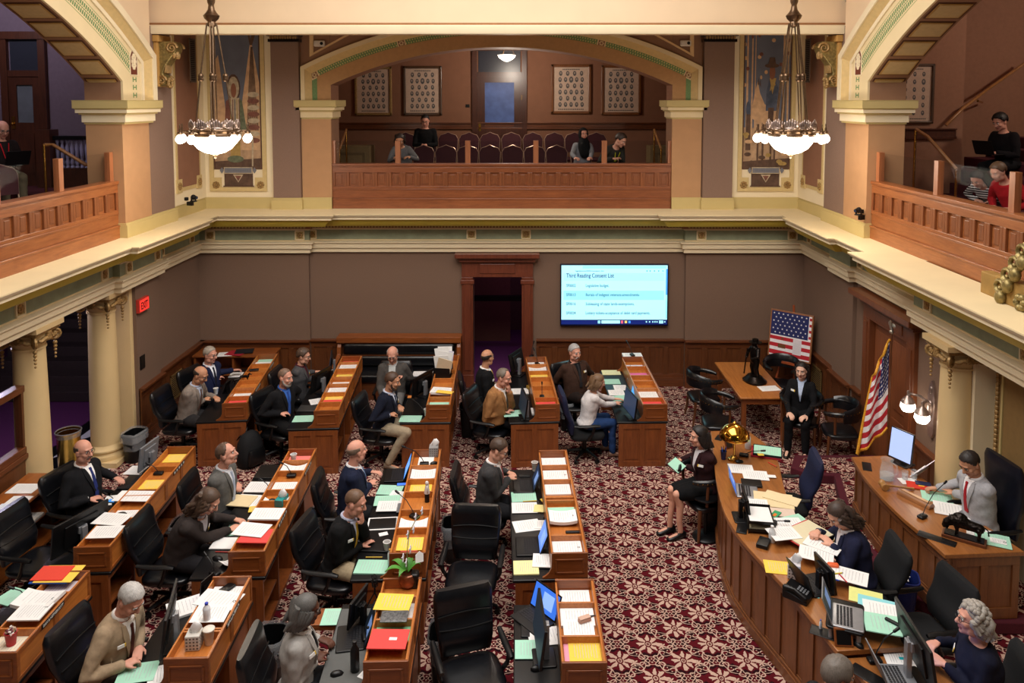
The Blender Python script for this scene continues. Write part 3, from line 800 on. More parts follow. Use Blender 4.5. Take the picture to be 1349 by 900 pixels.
for u0, u1, q0, q1 in ((y0,y1-0.07,z0+0.07,z0+0.10),(y1-0.10,y1-0.07,z0+0.07,z1)):
 mb.box((XW-0.06, u0, q0), (XW-0.03, u1, q1), 3)
structure(mb.build('trim_14', [CREAM2, GOLD, plain('ochre wall field','#8a6c40',0.8), KHAKI], smooth=40))
mb = MB()
for x0, x1 in ((DX0-0.2, DX0), (DX1, DX1+0.2)):
 mb.box((x0, YB-0.06, 0), (x1, YB+0.1, DZ)); mb.box((x0+0.04, YB-0.075, 0.3), (x1-0.04, YB, DZ)); mb.box((x0-0.01, YB-0.08, 0), (x1+0.01, YB, 0.22)); mb.box((x0-0.02, YB-0.085, DZ-0.12), (x1+0.02, YB, DZ-0.05))
mb.box((DX0-0.2, YB-0.06, DZ), (DX1+0.2, YB+0.1, DZ+0.30)); mb.box((DX0+0.12, YB-0.075, DZ+0.07), (DX1-0.12, YB, DZ+0.24))
for e, q0, q1 in ((0.24,DZ+0.28,DZ+0.33),(0.27,DZ+0.33,DZ+0.36),(0.31,DZ+0.36,DZ+0.44)):
 mb.box((DX0-e, YB-e+0.12, q0), (DX1+e, YB, q1))
structure(mb.build('door_1', wood('red walnut','#57281a','#7d4029','z'), smooth=0, bevel=0.006))
mb = MB()
a, b, zt = 9.40, 10.85, 2.02
for y0, y1 in ((a, a+0.2), (b-0.2, b)):
 mb.box((XR-0.06, y0, 0), (XR+0.1, y1, zt)); mb.box((XR-0.075, y0+0.05, 0.3), (XR, y1-0.05, zt-0.05)); mb.box((XR-0.08, y0-0.01, 0), (XR, y1+0.01, 0.22))
mb.box((XR-0.06, a, zt), (XR+0.1, b, zt+0.22)); mb.box((XR-0.075, a+0.3, zt+0.05), (XR, b-0.3, zt+0.18))
for e, q0, q1 in ((0.04,zt+0.2,zt+0.25),(0.09,zt+0.25,zt+0.29),(0.16,zt+0.29,zt+0.37)):
 mb.box((XR-0.06-e, a-e, q0), (XR, b+e, q1))
structure(mb.build('door_2', wood('door wood','#5c2f18','#7d4524','z'), smooth=0, bevel=0.006))
mb = MB()
mb.box((XR+0.03, a+0.2, 0), (XR+0.08, b-0.2, zt))
for q0, q1 in ((0.12, 0.85), (0.98, 1.9)):
 for y0, y1 in ((a+0.26, (a+b)/2-0.04), ((a+b)/2+0.04, b-0.26)):
  mb.box((XR+0.015, y0, q0), (XR+0.03, y1, q1))
structure(mb.build('door_3', wood('door leaf wood','#6b3a1f','#8a5030','z'), smooth=0, bevel=0.01))
def supersec(cx, cy, z, hx, hy, n=16, p=3.2, tilt=0.0):
 out = []
 for k in range(n):
  t = 2*PI*k/n; c, s_ = math.cos(t), math.sin(t)
  x = hx*math.copysign(abs(c)**(2/p), c); y = hy*math.copysign(abs(s_)**(2/p), s_)
  out.append((cx+x*math.cos(tilt), cy+y, z-x*math.sin(tilt)))
 return out
def five_legs(t, mat, rad=0.25):
 for k in range(5):
  a = k*2*PI/5+0.3; d = Vector((math.cos(a), math.sin(a), 0))
  mb = MB(); mb.tube([Vector((0,0,0.115)), d*rad*0.5+Vector((0,0,0.10)), d*rad+Vector((0,0,0.075))], [0.028,0.022,0.016], 6)
  lg = mb.build('leg', mat, t)
  mb = MB(); M = Matrix.Translation(d*rad) @ Matrix.Rotation(a, 4, 'Z')
  for q in (-0.016, 0.016):
   mb.tube([M @ Vector((0,q-0.009,0.028)), M @ Vector((0,q+0.009,0.028))], 0.027, 10)
  mb.tube([M @ Vector((0,0,0.03)), M @ Vector((0,0,0.08))], 0.008, 6)
  mb.build('caster', BLKPL, lg)
def exec_chair(name, label, back=LEATHER, seat=LEATHER, hb=0.50, wood_leg=None, group=None, sw=0.255, seams=True, rec=0.12):
 t = thing(name, label, 'chair', group=group)
 mb = MB()
 rings = []
 for z, e in ((0.330,0.04),(0.340,0.012),(0.36,0),(0.388,0),(0.402,0.015),(0.410,0.06)):
  rings.append(supersec(0.02, 0, z, 0.25-e, sw-e, 20, 4))
 mb.loft(rings); mb.build('seat', seat, t, smooth=50)
 mb = MB(); rings = []
 for i in range(13):
  f = i/12; z = 0.43+hb*f
  x = -0.215-0.03*math.sin(f*PI)*1.0-rec*f**1.6+0.035*math.exp(-((f-0.28)/0.16)**2)
  w_ = sw*(0.86+0.16*math.sin(min(f*1.25,1)*PI/2))*(1.0 if f < 0.9 else 1-1.1*(f-0.9))
  th = 0.048*(1 if 0 < i < 12 else 0.55)
  if i in (1, 11): th *= 0.95
  rings.append(supersec(x, 0, z, th, w_, 20, 3.4))
 mb.loft(rings); bk = mb.build('backrest', back, t, smooth=50)
 if seams:
  mb = MB()
  for f in (0.42, 0.60):
   z = 0.44+hb*f; x = -0.215-0.03*math.sin(f*PI)-0.12*f**1.6+0.035*math.exp(-((f-0.28)/0.16)**2)+0.050
   mb.tube([(x-0.004*(abs(k)/5)**4, sw*0.9*k/5, z+0.02*(1-(k/5)**2)*(1 if f > .5 else -0.6)) for k in range(-5, 6)], 0.006, 5)
  mb.build('seam', BLKPL, bk)
 for sg in (-1, 1):
  mb = MB(); rings = []
  pts = [(0.17,0.570),(0.10,0.577),(0.0,0.572),(-0.12,0.575),(-0.20,0.585)]
  mb.tube([(x, sg*(sw+0.035), z) for x, z in pts], [0.022,0.03,0.03,0.028,0.02], 8, flat=0.7)
  mb.tube([(0.09, sg*(sw+0.035), 0.565), (0.06, sg*(sw+0.03), 0.46), (0.0, sg*(sw+0.0), 0.36), (-0.0, sg*(sw-0.08), 0.335)], [0.018,0.02,0.02,0.016], 6)
  mb.build('armrest', BLKPL if not wood_leg else wood_leg, t, smooth=50)
 mb = MB(); mb.tube([(0,0,0.10),(0,0,0.31)], 0.03, 10); mb.cbox((0,0,0.318), (0.26,0.22,0.03)); mb.build('column', BLKPL, t)
 five_legs(t, BLKPL)
 return t
def arm_chair(name, label, group=None):
 "low tub armchair: leather seat, curved padded back rail with nail heads, wooden legs"
 t = thing(name, label, 'chair', group=group)
 mb = MB(); rings = [supersec(0.0, 0, z, 0.235-e, 0.25-e, 20, 4) for z, e in ((0.33,0.02),(0.35,0),(0.385,0),(0.402,0.02),(0.41,0.07))]
 mb.loft(rings); mb.build('seat', LEATHER, t, smooth=50)
 mb = MB(); pts, rs = [], []
 for k in range(-8, 9):
  a = PI+k*PI/8*0.82; pts.append((0.02+0.29*math.cos(a)*0.95, 0.28*math.sin(a), 0.685+0.05*math.cos(k/8*PI/2))); rs.append(0.03 if abs(k) < 8 else 0.02)
 mb.tube(pts, rs, 8, flat=1.2)
 secs = []
 for k in range(-5, 6):
  a = PI+k*PI/8*0.8; secs.append([(0.02+rr*math.cos(a)*0.95, rr*math.sin(a), z) for rr, z in ((0.270,0.60),(0.255,0.80-0.06*(k/5)**2),(0.285,0.83-0.06*(k/5)**2),(0.315,0.80-0.06*(k/5)**2),(0.305,0.60))])
 mb.loft(secs); mb.build('backrest', LEATHER, t, smooth=50)
 mb = MB()
 for k in range(-14, 15):
  a = PI+k*PI/8*0.46; mb.ell((0.02+0.318*math.cos(a)*0.95, 0.312*math.sin(a), 0.69+0.05*math.cos(k/14*PI/2)), (0.006,0.006,0.006), 6, 4)
  a2 = -PI+k*PI/8*0.46
 mb.build('nail_trim', BRASS, t)
 wd = DKWOOD
 for sx, sy in ((1,1),(1,-1),(-1,1),(-1,-1)):
  mb = MB(); mb.tube([(0.19*sx, 0.21*sy, 0.37), (0.20*sx, 0.215*sy, 0.2), (0.215*sx+(-0.02 if sx<0 else 0), 0.225*sy, 0.0)], [0.024,0.022,0.015], 8)
  mb.build('leg', WAINZ, t)
 for sy in (-1, 1):
  mb = MB(); mb.tube([(0.12, 0.24*sy, 0.42), (0.13, 0.268*sy, 0.58), (0.12, 0.262*sy, 0.68)], [0.02,0.018,0.016], 7); mb.build('arm_post', WAINZ, t)
 return t
def banquet_chair(name, label, group=None):
 t = thing(name, label, 'chair', group=group)
 mb = MB(); mb.rbox((-0.2,-0.2,0.33), (0.22,0.2,0.405), 0.03); mb.build('seat', REDSEAT, t, smooth=50)
 prof = [(-0.19,0.50),(0.19,0.50),(0.205,0.78),(0.16,0.86),(0.08,0.885),(0.0,0.92),(-0.08,0.885),(-0.16,0.86),(-0.205,0.78)]
 M = Matrix.Translation((-0.20,0,0)) @ Matrix.Rotation(R(-7), 4, 'Y')
 M = Matrix.Translation((-0.20,0,0.48)) @ Matrix.Rotation(R(-8), 4, 'Y') @ Matrix.Translation((0,0,-0.48))
 mb = MB(); mb.prism(prof, -0.018, 0.018, 'x', 0, M); mb.build('backrest', REDSEAT, t)
 mb = MB(); mb.tube([M @ Vector((0, u, z)) for u, z in [(-0.19,0.36)]+[prof[k] for k in (0,8,7,6,5,4,3,2,1)]+[(0.19,0.36)]], 0.013, 7)
 mb.build('back_frame', plain('champagne frame','#b59a84',0.35,metal=0.6), t)
 for sx, sy in ((0.19,0.18),(0.19,-0.18),(-0.19,0.18),(-0.19,-0.18)):
  mb = MB(); mb.tube([(sx,sy,0.36),(sx*1.05,sy*1.03,0.0)], 0.012, 6); mb.build('leg', plain('champagne frame','#b59a84'), t)
 return t
LETTERS = plain('white lettering', '#d8d4cc', 0.6)
DCELL, DLEN = {}, {}
def desk(name, label, pa, pb, fracs, plates=(), open_front=True, W=0.69, n_end=2):
 A = G(*pa, 0.88); B = G(*pb, 0.88)
 d = Vector((B.x-A.x, B.y-A.y)); L = d.length; d.normalize(); rz = math.atan2(d.y, d.x)-PI/2
 DCELL[len(D)] = fracs; DLEN[len(D)] = L
 t = thing(name, label, 'desk', (A.x, A.y, 0), rz)    # local: x in -W..0, y in 0..L
 h = 0.64
 for y0, y1, out in ((0.0, 0.035, -1), (L-0.035, L, 1)):
  mb = MB(); mb.box((-W+0.02, y0, 0.0), (-0.02, y1, h-0.03))
  ys = (y0-0.012, y0) if out < 0 else (y1, y1+0.012)
  mb.box((-W+0.015, ys[0], 0.0), (-0.015, ys[1], 0.075)); mb.box((-W+0.015, ys[0], h-0.10), (-0.015, ys[1], h-0.03))
  for c in (-W+0.015, -W/2-0.035, -0.085): mb.box((c, ys[0], 0.075), (c+0.07, ys[1], h-0.10))
  for c0, c1 in ((-W+0.085, -W/2-0.035), (-W/2+0.035, -0.085)):
   mb.box((c0+0.03, (ys[0]+ys[1])/2, 0.105), (c1-0.03, (ys[0]+ys[1])/2+0.002, h-0.13))
  mb.build('end_panel', OAKZ, t, smooth=0, bevel=0.003)
 mb = MB(); mb.box((-0.245, 0.035, 0.0), (-0.225, L-0.035, h-0.03)); mb.box((-0.225, 0.035, 0.0), (-0.03, L-0.035, 0.05)); mb.box((-0.225, 0.035, h-0.10), (-0.025, L-0.035, h-0.03))
 mb.build('modesty_panel', OAKZ, t, smooth=0)
 nb = max(2, int(round(L/0.52)))
 for k in range(1, nb): MB().box((-0.225, k*L/nb-0.012, 0.05), (-0.025, k*L/nb+0.012, h-0.10)).build('divider', OAKZ, t, smooth=0)
 for k in range(nb):
  if k % 2 == 0: MB().box((-0.225, k*L/nb+0.02, 0.26), (-0.04, (k+1)*L/nb-0.02, 0.28)).build('shelf', OAKZ, t, smooth=0)
  elif k % 4 == 3 or nb == 2: MB().box((-0.05, k*L/nb+0.02, 0.06), (-0.03, (k+1)*L/nb-0.02, h-0.10)).build('cabinet_panel', OAKZ, t, smooth=0)
 mb = MB(); mb.rbox((-W-0.01, -0.015, h-0.03), (0.01, L+0.015, h), 0.01); mb.build('counter', BLACKTOP, t, smooth=40)
 ow = 0.335
 mb = MB(); mb.box((-ow, 0.02, h), (-0.005, L-0.02, 0.795));
 for x0, x1 in ((-ow, -ow+0.016), (-0.02, -0.002)): mb.box((x0, 0.0, h), (x1, L, 0.865 if x0 < -0.1 else 0.88))
 mb.build('paper_tray', OAKLT, t, smooth=0, bevel=0.003)
 prof = [(-0.0,h),(-0.0,0.885),(-ow,0.885),(-ow,0.78),(-ow-0.005,0.735),(-ow-0.025,0.695),(-ow-0.06,0.665),(-ow-0.085,0.655),(-ow-0.085,h)]
 for y0, y1, out in ((-0.002, 0.02, -1), (L-0.02, L+0.002, 1)):
  mb = MB(); mb.prism(prof, y0, y1, 'y')
  ys = (y0-0.008, y0) if out < 0 else (y1, y1+0.008)
  for q in ((-ow+0.03, 0.69, -0.03, 0.705),(-ow+0.03, 0.815, -0.03, 0.83),(-ow+0.03,0.69,-ow+0.05,0.83),(-0.05,0.69,-0.03,0.83)):
   mb.box((q[0], ys[0], q[1]), (q[2], ys[1], q[3]))
  mb.build('tray_end', OAKX, t, smooth=0, bevel=0.003)
 for f in fracs: MB().box((-ow+0.015, f*L-0.009, 0.79), (-0.018, f*L+0.009, 0.862)).build('tray_divider', OAKLT, t, smooth=0, bevel=0.003)
 mb = MB(); npan = max(2, int(round(L/0.42))); pw = L/npan
 mb.box((-0.002, 0, h), (0.006, L, h+0.03)); mb.box((-0.002, 0, 0.85), (0.006, L, 0.885))
 for k in range(npan+1): mb.box((-0.002, max(0, k*pw-0.03), h+0.03), (0.006, min(L, k*pw+0.03), 0.85))
 for k in range(npan):
  a0, a1 = k*pw+0.03, (k+1)*pw-0.03
  mb.box((-0.002, a0, h+0.03), (0.002, a0+0.012, 0.85)); mb.box((-0.002, a1-0.012, h+0.03), (0.002, a1, 0.85))
 mb.build('front_panel', OAK, t, smooth=0, bevel=0.003)
 for f, txt in plates:
  mb = MB(); mb.box((0.006, f*L-0.155, 0.845), (0.011, f*L+0.155, 0.882))
  M = Matrix(((0,0,1,0.0115),(1,0,0,f*L-0.14),(0,1,0,0.852),(0,0,0,1)))
  text_into(mb, txt, 0.032, M, 1, width=0.28)
  mb.build('name_plate', [BLACKTOP, LETTERS], t, smooth=0)
 return t
D = {}
D['F1'] = desk('senator_desk', 'double wooden desk of grey checked jacket and navy suit men by the left wall', (325,531), (366,466), (0.15,0.31,0.46,0.62,0.80), ((0.30,'IIIII'),(0.75,'IIIII')))
D['F2'] = desk('senator_desk', 'double wooden desk of the bearded man in black and the woman in grey blazer', (446,541), (477,469), (0.16,0.32,0.47,0.60,0.76,0.9), ())
D['F3'] = desk('senator_desk', 'double wooden desk before the leather bench, tall stack of papers on its tray', (593,534), (605,468), (0.17,0.35,0.52,0.7), ())
D['F4'] = desk('senator_desk', 'double wooden desk of the man in tan jacket, in front of the back doorway', (737,533), (719,470), (0.16,0.38,0.56,0.70,0.85), ())
D['F5'] = desk('senator_desk', 'double wooden desk of the woman in white jacket, below the wall screen', (879,533), (846,470), (0.15,0.33,0.48,0.60,0.8), ())
D['A'] = desk('senator_desk', 'double wooden desk of the bald man in black suit beside the columns', (144,721), (257,588), (0.26,0.47,0.53,0.78), ((0.30,'IIIII'),(0.76,'IIIII')))
D['B'] = desk('senator_desk', 'double wooden desk shared by the man looking up and the long-haired writer', (348,727), (417,591), (0.30,0.45,0.56,0.76,0.88), ((0.28,'IIIII'),(0.78,'IIIII')))
D['C'] = desk('senator_desk', 'double wooden desk of the bald man in navy and the man with yellow tie', (560,729), (581,592), (0.22,0.38,0.55,0.68,0.83), ())
D['D'] = desk('senator_desk', 'double wooden desk with rows of white papers, man in dark grey with glasses behind', (774,729), (746,593), (0.16,0.47,0.50,0.68,0.84), ())
D['A2'] = desk('senator_desk', 'single wooden desk at the lower left corner holding red and blue folders', (21,861), (118,752), (0.30,0.74), ((0.45,'DAN & NETHERCOTT'),))
D['B2'] = desk('senator_desk', 'single wooden desk with tissue box of the white-haired man in tan suit', (274,868), (331,759), (0.33,0.36), ((0.52,'SALAZAR'),))
D['C2'] = desk('senator_desk', 'single wooden desk with orchid pot of the woman in light grey blazer', (537,872), (555,761), (0.24,0.50,0.78), ())
D['D2'] = desk('senator_desk', 'single wooden desk with open laptop beside the two empty leather chairs', (799,874), (781,763), (0.32,0.72), ())
for i_, k_ in enumerate(list(D)): DCELL[k_] = DCELL[i_]; DLEN[k_] = DLEN[i_]
a = WY(267,480,13.2).x; b = WY(367,480,13.2).x
t = thing('low_bookcase', 'low open wooden bookcase against the back wall behind the man in navy', 'bookcase', (0,0,0))
mb = MB(); y0, y1 = 12.85, YB-0.17
mb.box((a, y0, 0), (a+0.03, y1, 0.72)); mb.box((b-0.03, y0, 0), (b, y1, 0.72)); mb.box((a, y1-0.02, 0), (b, y1, 0.72)); mb.box(((a+b)/2-0.015, y0, 0), ((a+b)/2+0.015, y1, 0.7)); mb.build('case', OAKZ, t, smooth=0, bevel=0.003)
mb = MB(); mb.box((a-0.02, y0-0.02, 0.72), (b+0.02, y1, 0.75)); mb.build('top', OAKX, t, smooth=0, bevel=0.004)
for z in (0.06, 0.4):
 mb = MB(); mb.box((a+0.03, y0+0.01, z), (b-0.03, y1-0.02, z+0.02)); mb.build('shelf', OAKX, t, smooth=0)
t = thing('side_shelf', 'low wooden side shelf with two levels of papers below the glass screen at far left', 'shelf')
X1 = -5.44; Y0, Y1 = 7.55, 8.77
mb = MB(); mb.box((X1-0.40, Y1-0.025, 0), (X1, Y1, 0.69)); mb.box((X1-0.40, Y0, 0), (X1, Y0+0.025, 0.69)); mb.box((X1-0.40, Y0, 0), (X1-0.38, Y1, 0.69)); mb.build('case', OAKZ, t, smooth=0, bevel=0.003)
mb = MB(); mb.box((X1-0.41, Y0-0.01, 0.69), (X1+0.01, Y1+0.01, 0.715)); mb.build('top', OAK, t, smooth=0, bevel=0.003)
for z in (0.06, 0.40):
 mb = MB(); mb.box((X1-0.38, Y0+0.025, z), (X1-0.005, Y1-0.025, z+0.02)); mb.build('shelf', OAK, t, smooth=0)
t = thing('glass_screen', 'wood-framed glass screen standing between the cream columns at far left', 'screen')
X = XC-0.02; ya, yb = 7.85, 8.92
mb = MB(); mb.box((X-0.04, ya, 0), (X+0.04, yb, 0.92)); mb.box((X-0.05, ya, 0), (X+0.055, yb, 0.14)); mb.build('base_panel', WAINZ, t, smooth=0, bevel=0.004)
mb = MB(); mb.box((X-0.06, ya, 0.92), (X+0.06, yb, 1.0)); mb.box((X-0.05, ya, 0.86), (X+0.075, yb, 0.92)); mb.build('sill', WAINY, t, smooth=0, bevel=0.01)
for y in (yb-0.09, ya):
 mb = MB(); mb.box((X-0.045, y, 1.0), (X+0.045, y+0.09, 1.66)); mb.build('post', WAINZ, t, smooth=0, bevel=0.004)
mb = MB(); mb.box((X-0.06, ya, 1.66), (X+0.06, yb+0.02, 1.74)); mb.build('top_rail', WAINY, t, smooth=0, bevel=0.008)
mb = MB(); mb.box((X-0.005, ya+0.09, 1.0), (X+0.005, yb-0.09, 1.66)); mb.build('pane', GLASS, t, smooth=0)
bx0, bx1 = WY(446,480,13.1).x, WY(604,480,13.1).x
t = thing('leather_bench', 'long black leather bench with high wooden back against the back wall', 'bench')
mb = MB(); mb.rbox((bx0+0.06, 12.74, 0.30), (bx1-0.06, 13.26, 0.44), 0.04); mb.build('seat', LEATHER, t, smooth=50)
mb = MB(); mb.box((bx0+0.04, 12.78, 0.0), (bx1-0.04, 13.24, 0.30)); mb.build('base', WAINX, t, smooth=0, bevel=0.004)
for z0, z1 in ((0.45, 0.64), (0.66, 0.86)):
 mb = MB(); mb.rbox((bx0+0.07, 13.14, z0), (bx1-0.07, 13.32, z1), 0.05); mb.build('back_cushion', LEATHER, t, smooth=50)
mb = MB(); mb.box((bx0+0.03, 13.25, 0), (bx1-0.03, 13.37, 0.90)); mb.box((bx0+0.05, 13.17, 0.635), (bx1-0.05, 13.27, 0.665)); mb.build('back_panel', WAINX, t, smooth=0)
mb = MB(); mb.box((bx0-0.04, 13.13, 0.88), (bx1+0.04, 13.38, 0.98)); mb.box((bx0, 13.15, 0.86), (bx1, 13.38, 0.88)); mb.build('top_rail', OAKX, t, smooth=0, bevel=0.008)
for x in (bx0, bx1):
 prof = [(12.74,0.0),(13.37,0.0),(13.37,0.9),(13.2,0.9),(13.14,0.80),(13.12,0.68),(13.05,0.64),(12.80,0.62),(12.72,0.58),(12.73,0.50),(12.80,0.46)]
 mb = MB(); mb.prism(prof, x-0.035, x+0.035, 'x'); mb.build('end_panel', OAKZ, t, smooth=0, bevel=0.01)
t = thing('oak_table', 'plain oak table holding a dark statue near the framed flag', 'table')
tx0, tx1, ty0, ty1 = 3.20, 3.94, 11.12, 12.68
mb = MB(); mb.rbox((tx0, ty0, 0.665), (tx1, ty1, 0.70), 0.012); mb.build('table_top', wood('table oak','#94541f','#bf7a3c','y'), t, smooth=40)
mb = MB()
for q in ((tx0+0.05, ty0+0.06, tx0+0.075, ty1-0.06),(tx1-0.075, ty0+0.06, tx1-0.05, ty1-0.06),(tx0+0.05, ty0+0.05, tx1-0.05, ty0+0.075),(tx0+0.05, ty1-0.075, tx1-0.05, ty1-0.05)):
 mb.box((q[0], q[1], 0.575), (q[2], q[3], 0.665))
mb.build('apron', OAKX, t, smooth=0)
for x in (tx0+0.04, tx1-0.105):
 for y in (ty0+0.04, ty1-0.105):
  mb = MB(); mb.box((x, y, 0), (x+0.065, y+0.065, 0.665)); mb.build('leg', OAKZ, t, smooth=0, bevel=0.004)
def smoothpts(P, n):
 "Catmull-Rom through plan points"
 out = []; Q = [P[0]*2-P[1]]+P+[P[-1]*2-P[-2]]
 for i in range(1, len(Q)-2):
  for k in range(n):
   t_ = k/n; a_, b_, c_, d_ = Q[i-1], Q[i], Q[i+1], Q[i+2]
   out.append(0.5*((2*b_)+(c_-a_)*t_+(2*a_-5*b_+4*c_-d_)*t_*t_+(3*b_-a_-3*c_+d_)*t_**3))
 out.append(P[-1]); return out
def curved_desk(t, front, back, zt, wide, panel_mat, n_pan, z0=0.0, end_panels=True):
 F = smoothpts([Vector(p[:2]) for p in front], 8); B = smoothpts([Vector(p[:2]) for p in back], 8)
 m = min(len(F), len(B));
 def res(L, n):
  acc = [0]
  for p, q in zip(L[:-1], L[1:]): acc.append(acc[-1]+(q-p).length)
  out = []
  for k in range(n):
   s_ = acc[-1]*k/(n-1); i = 0
   while i < len(acc)-2 and acc[i+1] < s_: i += 1
   u = (s_-acc[i])/max(1e-9, acc[i+1]-acc[i]); out.append(L[i].lerp(L[i+1], u))
  return out
 n = 49; F = res(F, n); B = res(B, n)
 mb = MB(); mb.loft([[(p.x,p.y,zt-0.045),(p.x,p.y,zt),(q.x,q.y,zt),(q.x,q.y,zt-0.045)] for p, q in zip(F, B)])
 mb.build('counter', ROSTTOP, t, smooth=40, bevel=0.006)
 def ins(e):
  out = []
  for k in range(n):
   d = (F[min(k+1,n-1)]-F[max(k-1,0)]).normalized(); nn = Vector((d.y, -d.x))
   if nn.dot(B[k]-F[k]) < 0: nn = -nn
   out.append(F[k]+nn*e)
  return out
 def strip(mb, e0, e1, za, zb, k0=0, k1=n-1, mi=0):
  I0, I1 = ins(e0), ins(e1)
  mb.loft([[(I0[k].x,I0[k].y,za),(I0[k].x,I0[k].y,zb),(I1[k].x,I1[k].y,zb),(I1[k].x,I1[k].y,za)] for k in range(k0, k1+1)], mi)
 mb = MB()
 strip(mb, 0.055, 0.08, z0, zt-0.045); strip(mb, 0.02, 0.08, z0, z0+0.10); strip(mb, 0.03, 0.08, z0+0.10, z0+0.13); strip(mb, 0.035, 0.08, zt-0.13, zt-0.045); strip(mb, 0.02, 0.06, zt-0.065, zt-0.045)
 st = (n-1)/n_pan
 for k in range(n_pan+1):
  c = int(round(k*st)); strip(mb, 0.04, 0.08, z0+0.13, zt-0.13, max(0, c-1), min(n-1, c+1))
 strip(mb, 0.047, 0.08, z0+0.13, z0+0.15); strip(mb, 0.047, 0.08, zt-0.15, zt-0.13)
 mb.build('front_panel', panel_mat, t, smooth=40, bevel=0.003)
 for k, out in ((0, 1), (n-1, -1)):
  p = ins(0.06)[k]; q = B[k]+(F[k]-B[k]).normalized()*0.03
  d = (q-p); L = d.length; d.normalize(); nn = Vector((d.y, -d.x))
  tang = (F[1]-F[0]) if k == 0 else (F[-2]-F[-1])
  if nn.dot(tang) < 0: nn = -nn
  M = Matrix(((d.x, nn.x, 0, p.x), (d.y, nn.y, 0, p.y), (0, 0, 1, 0), (0, 0, 0, 1)))
  mb = MB(); mb.box((0, 0.03, z0), (L, 0.06, zt-0.045), 0, M)
  for q0, q1, a0, a1 in ((z0, z0+0.11, 0, L),(zt-0.14, zt-0.045, 0, L),(z0+0.11, zt-0.14, 0, 0.07),(z0+0.11, zt-0.14, L-0.07, L),(z0+0.11, zt-0.14, L/2-0.035, L/2+0.035)):
   mb.box((a0, 0.015, q0), (a1, 0.03, q1), 0, M)
  mb.build('end_panel', panel_mat, t, smooth=0, bevel=0.003)
 return F, B
ZR = 0.86
t = thing('clerk_desk', 'long curved wooden clerk desk sweeping round the front of the presiding desk', 'desk')
front = [G(x, y, ZR) for x, y in ((936,568),(940,600),(943,630),(950,663),(961,688),(978,712),(1004,741),(1051,792),(1103,858))]
back = [G(x, y, ZR) for x, y in ((984,566),(1012,588),(1025,608),(1034,645),(1049,680),(1070,711),(1103,748),(1152,796),(1216,850))]
CF, CB = curved_desk(t, front, back, ZR, 0.6, ROST, 16)
t2 = thing('reading_desk', 'wooden desk in front of the clerk desk at the bottom edge of the floor', 'desk')
front = [G(x, y, ZR-0.06) for x, y in ((1113,867),(1150,910),(1190,955))]; back = [G(x, y, ZR-0.06) for x, y in ((1226,861),(1262,905),(1300,950))]
curved_desk(t2, front, back, ZR-0.06, 0.6, ROST, 4)
ZS = 0.80
t = thing('presiding_desk', 'tall curved wooden desk of the presiding officer on the dais', 'desk')
front = [G(x, y, ZS) for x, y in ((1122,602),(1137,626),(1158,651),(1187,680),(1214,703),(1245,731))]
back = [G(x, y, ZS) for x, y in ((1168,600),(1205,622),(1243,652),(1276,677),(1310,700),(1350,727))]
SF, SB = curved_desk(t, front, back, ZS, 0.6, ROST, 8, 0.124)
def remesh(mb, name, voxel, mats, parent, it=2, fac=0.5, smooth=True, noise_amp=0.0, noise_s=20):
 o = mb.build('rm_tmp', [], None, smooth=0, link=False)
 m = o.modifiers.new('r', 'REMESH'); m.mode = 'VOXEL'; m.voxel_size = voxel
 if it:
  s_ = o.modifiers.new('s', 'SMOOTH'); s_.iterations = it; s_.factor = fac
 me = evmesh(o); bpy.data.objects.remove(o)
 me.name = name; me.materials.clear()
 for q in mats: me.materials.append(q)
 if noise_amp:
  nv = len(me.vertices); co = [0.0]*(nv*3); no = [0.0]*(nv*3)
  me.vertices.foreach_get('co', co); me.vertices.foreach_get('normal', no)
  for i in range(0, nv*3, 3):
   k = noise_amp*noise.noise(Vector(co[i:i+3])*noise_s)
   co[i] += no[i]*k; co[i+1] += no[i+1]*k; co[i+2] += no[i+2]*k
  me.vertices.foreach_set('co', co); me.update()
 me.polygons.foreach_set('use_smooth', [True]*len(me.polygons))
 ob = bpy.data.objects.new(name, me); COL.objects.link(ob)
 if parent is not None: ob.parent = parent
 return ob
def lerp(a, b, t): return a+(b-a)*t
def interp(tab, x):
 if x <= tab[0][0]: return tab[0][1:]
 for a, b in zip(tab[:-1], tab[1:]):
  if x <= b[0]:
   f = (x-a[0])/(b[0]-a[0]); return tuple(lerp(p, q, f) for p, q in zip(a[1:], b[1:]))
 return tab[-1][1:]
def sstep(x): x = max(0, min(1, x)); return x*x*(3-2*x)
SKINS = {'fair': '#d9a188', 'pink': '#d59a84', 'tan': '#c58f70', 'dark': '#5b3728', 'pale': '#e0b39c'}
def skinmat(k): return plain('skin '+k, SKINS[k], 0.55, var=0.06, scale=25)
def lipmat(k): return plain('lips '+k, {'dark': '#4a2522'}.get(k, '#b46a60'), 0.5, var=0.04)
def hairmat(c):
 n = 'hair '+c
 if n in MATS: return MATS[n]
 m = wood(n, '#'+''.join('%02x' % int(int(c[i:i+2], 16)*0.6) for i in (1, 3, 5)), c, 'z', 0.55, 60, 0.0)
 return m
def cloth(c, r=0.9): return plain('cloth '+c, c, r, var=0.10, scale=45, spec=0.2)
HAIR_LOW = {
 'short':    [(0,34),(30,32),(50,22),(62,8),(76,-12),(86,-14),(98,2),(115,-28),(180,-42)],
 'receding': [(0,58),(25,66),(45,48),(58,22),(70,0),(80,-16),(90,-12),(100,0),(118,-28),(180,-40)],
 'bald':     [(0,95),(64,95),(74,0),(84,-14),(95,-4),(115,-26),(180,-38)],
 'long':     [(0,36),(30,30),(52,14),(68,2),(84,-40),(120,-70),(180,-75)],
 'buzz':     [(0,38),(30,38),(50,26),(64,8),(80,-5),(98,4),(115,-20),(180,-34)],
}
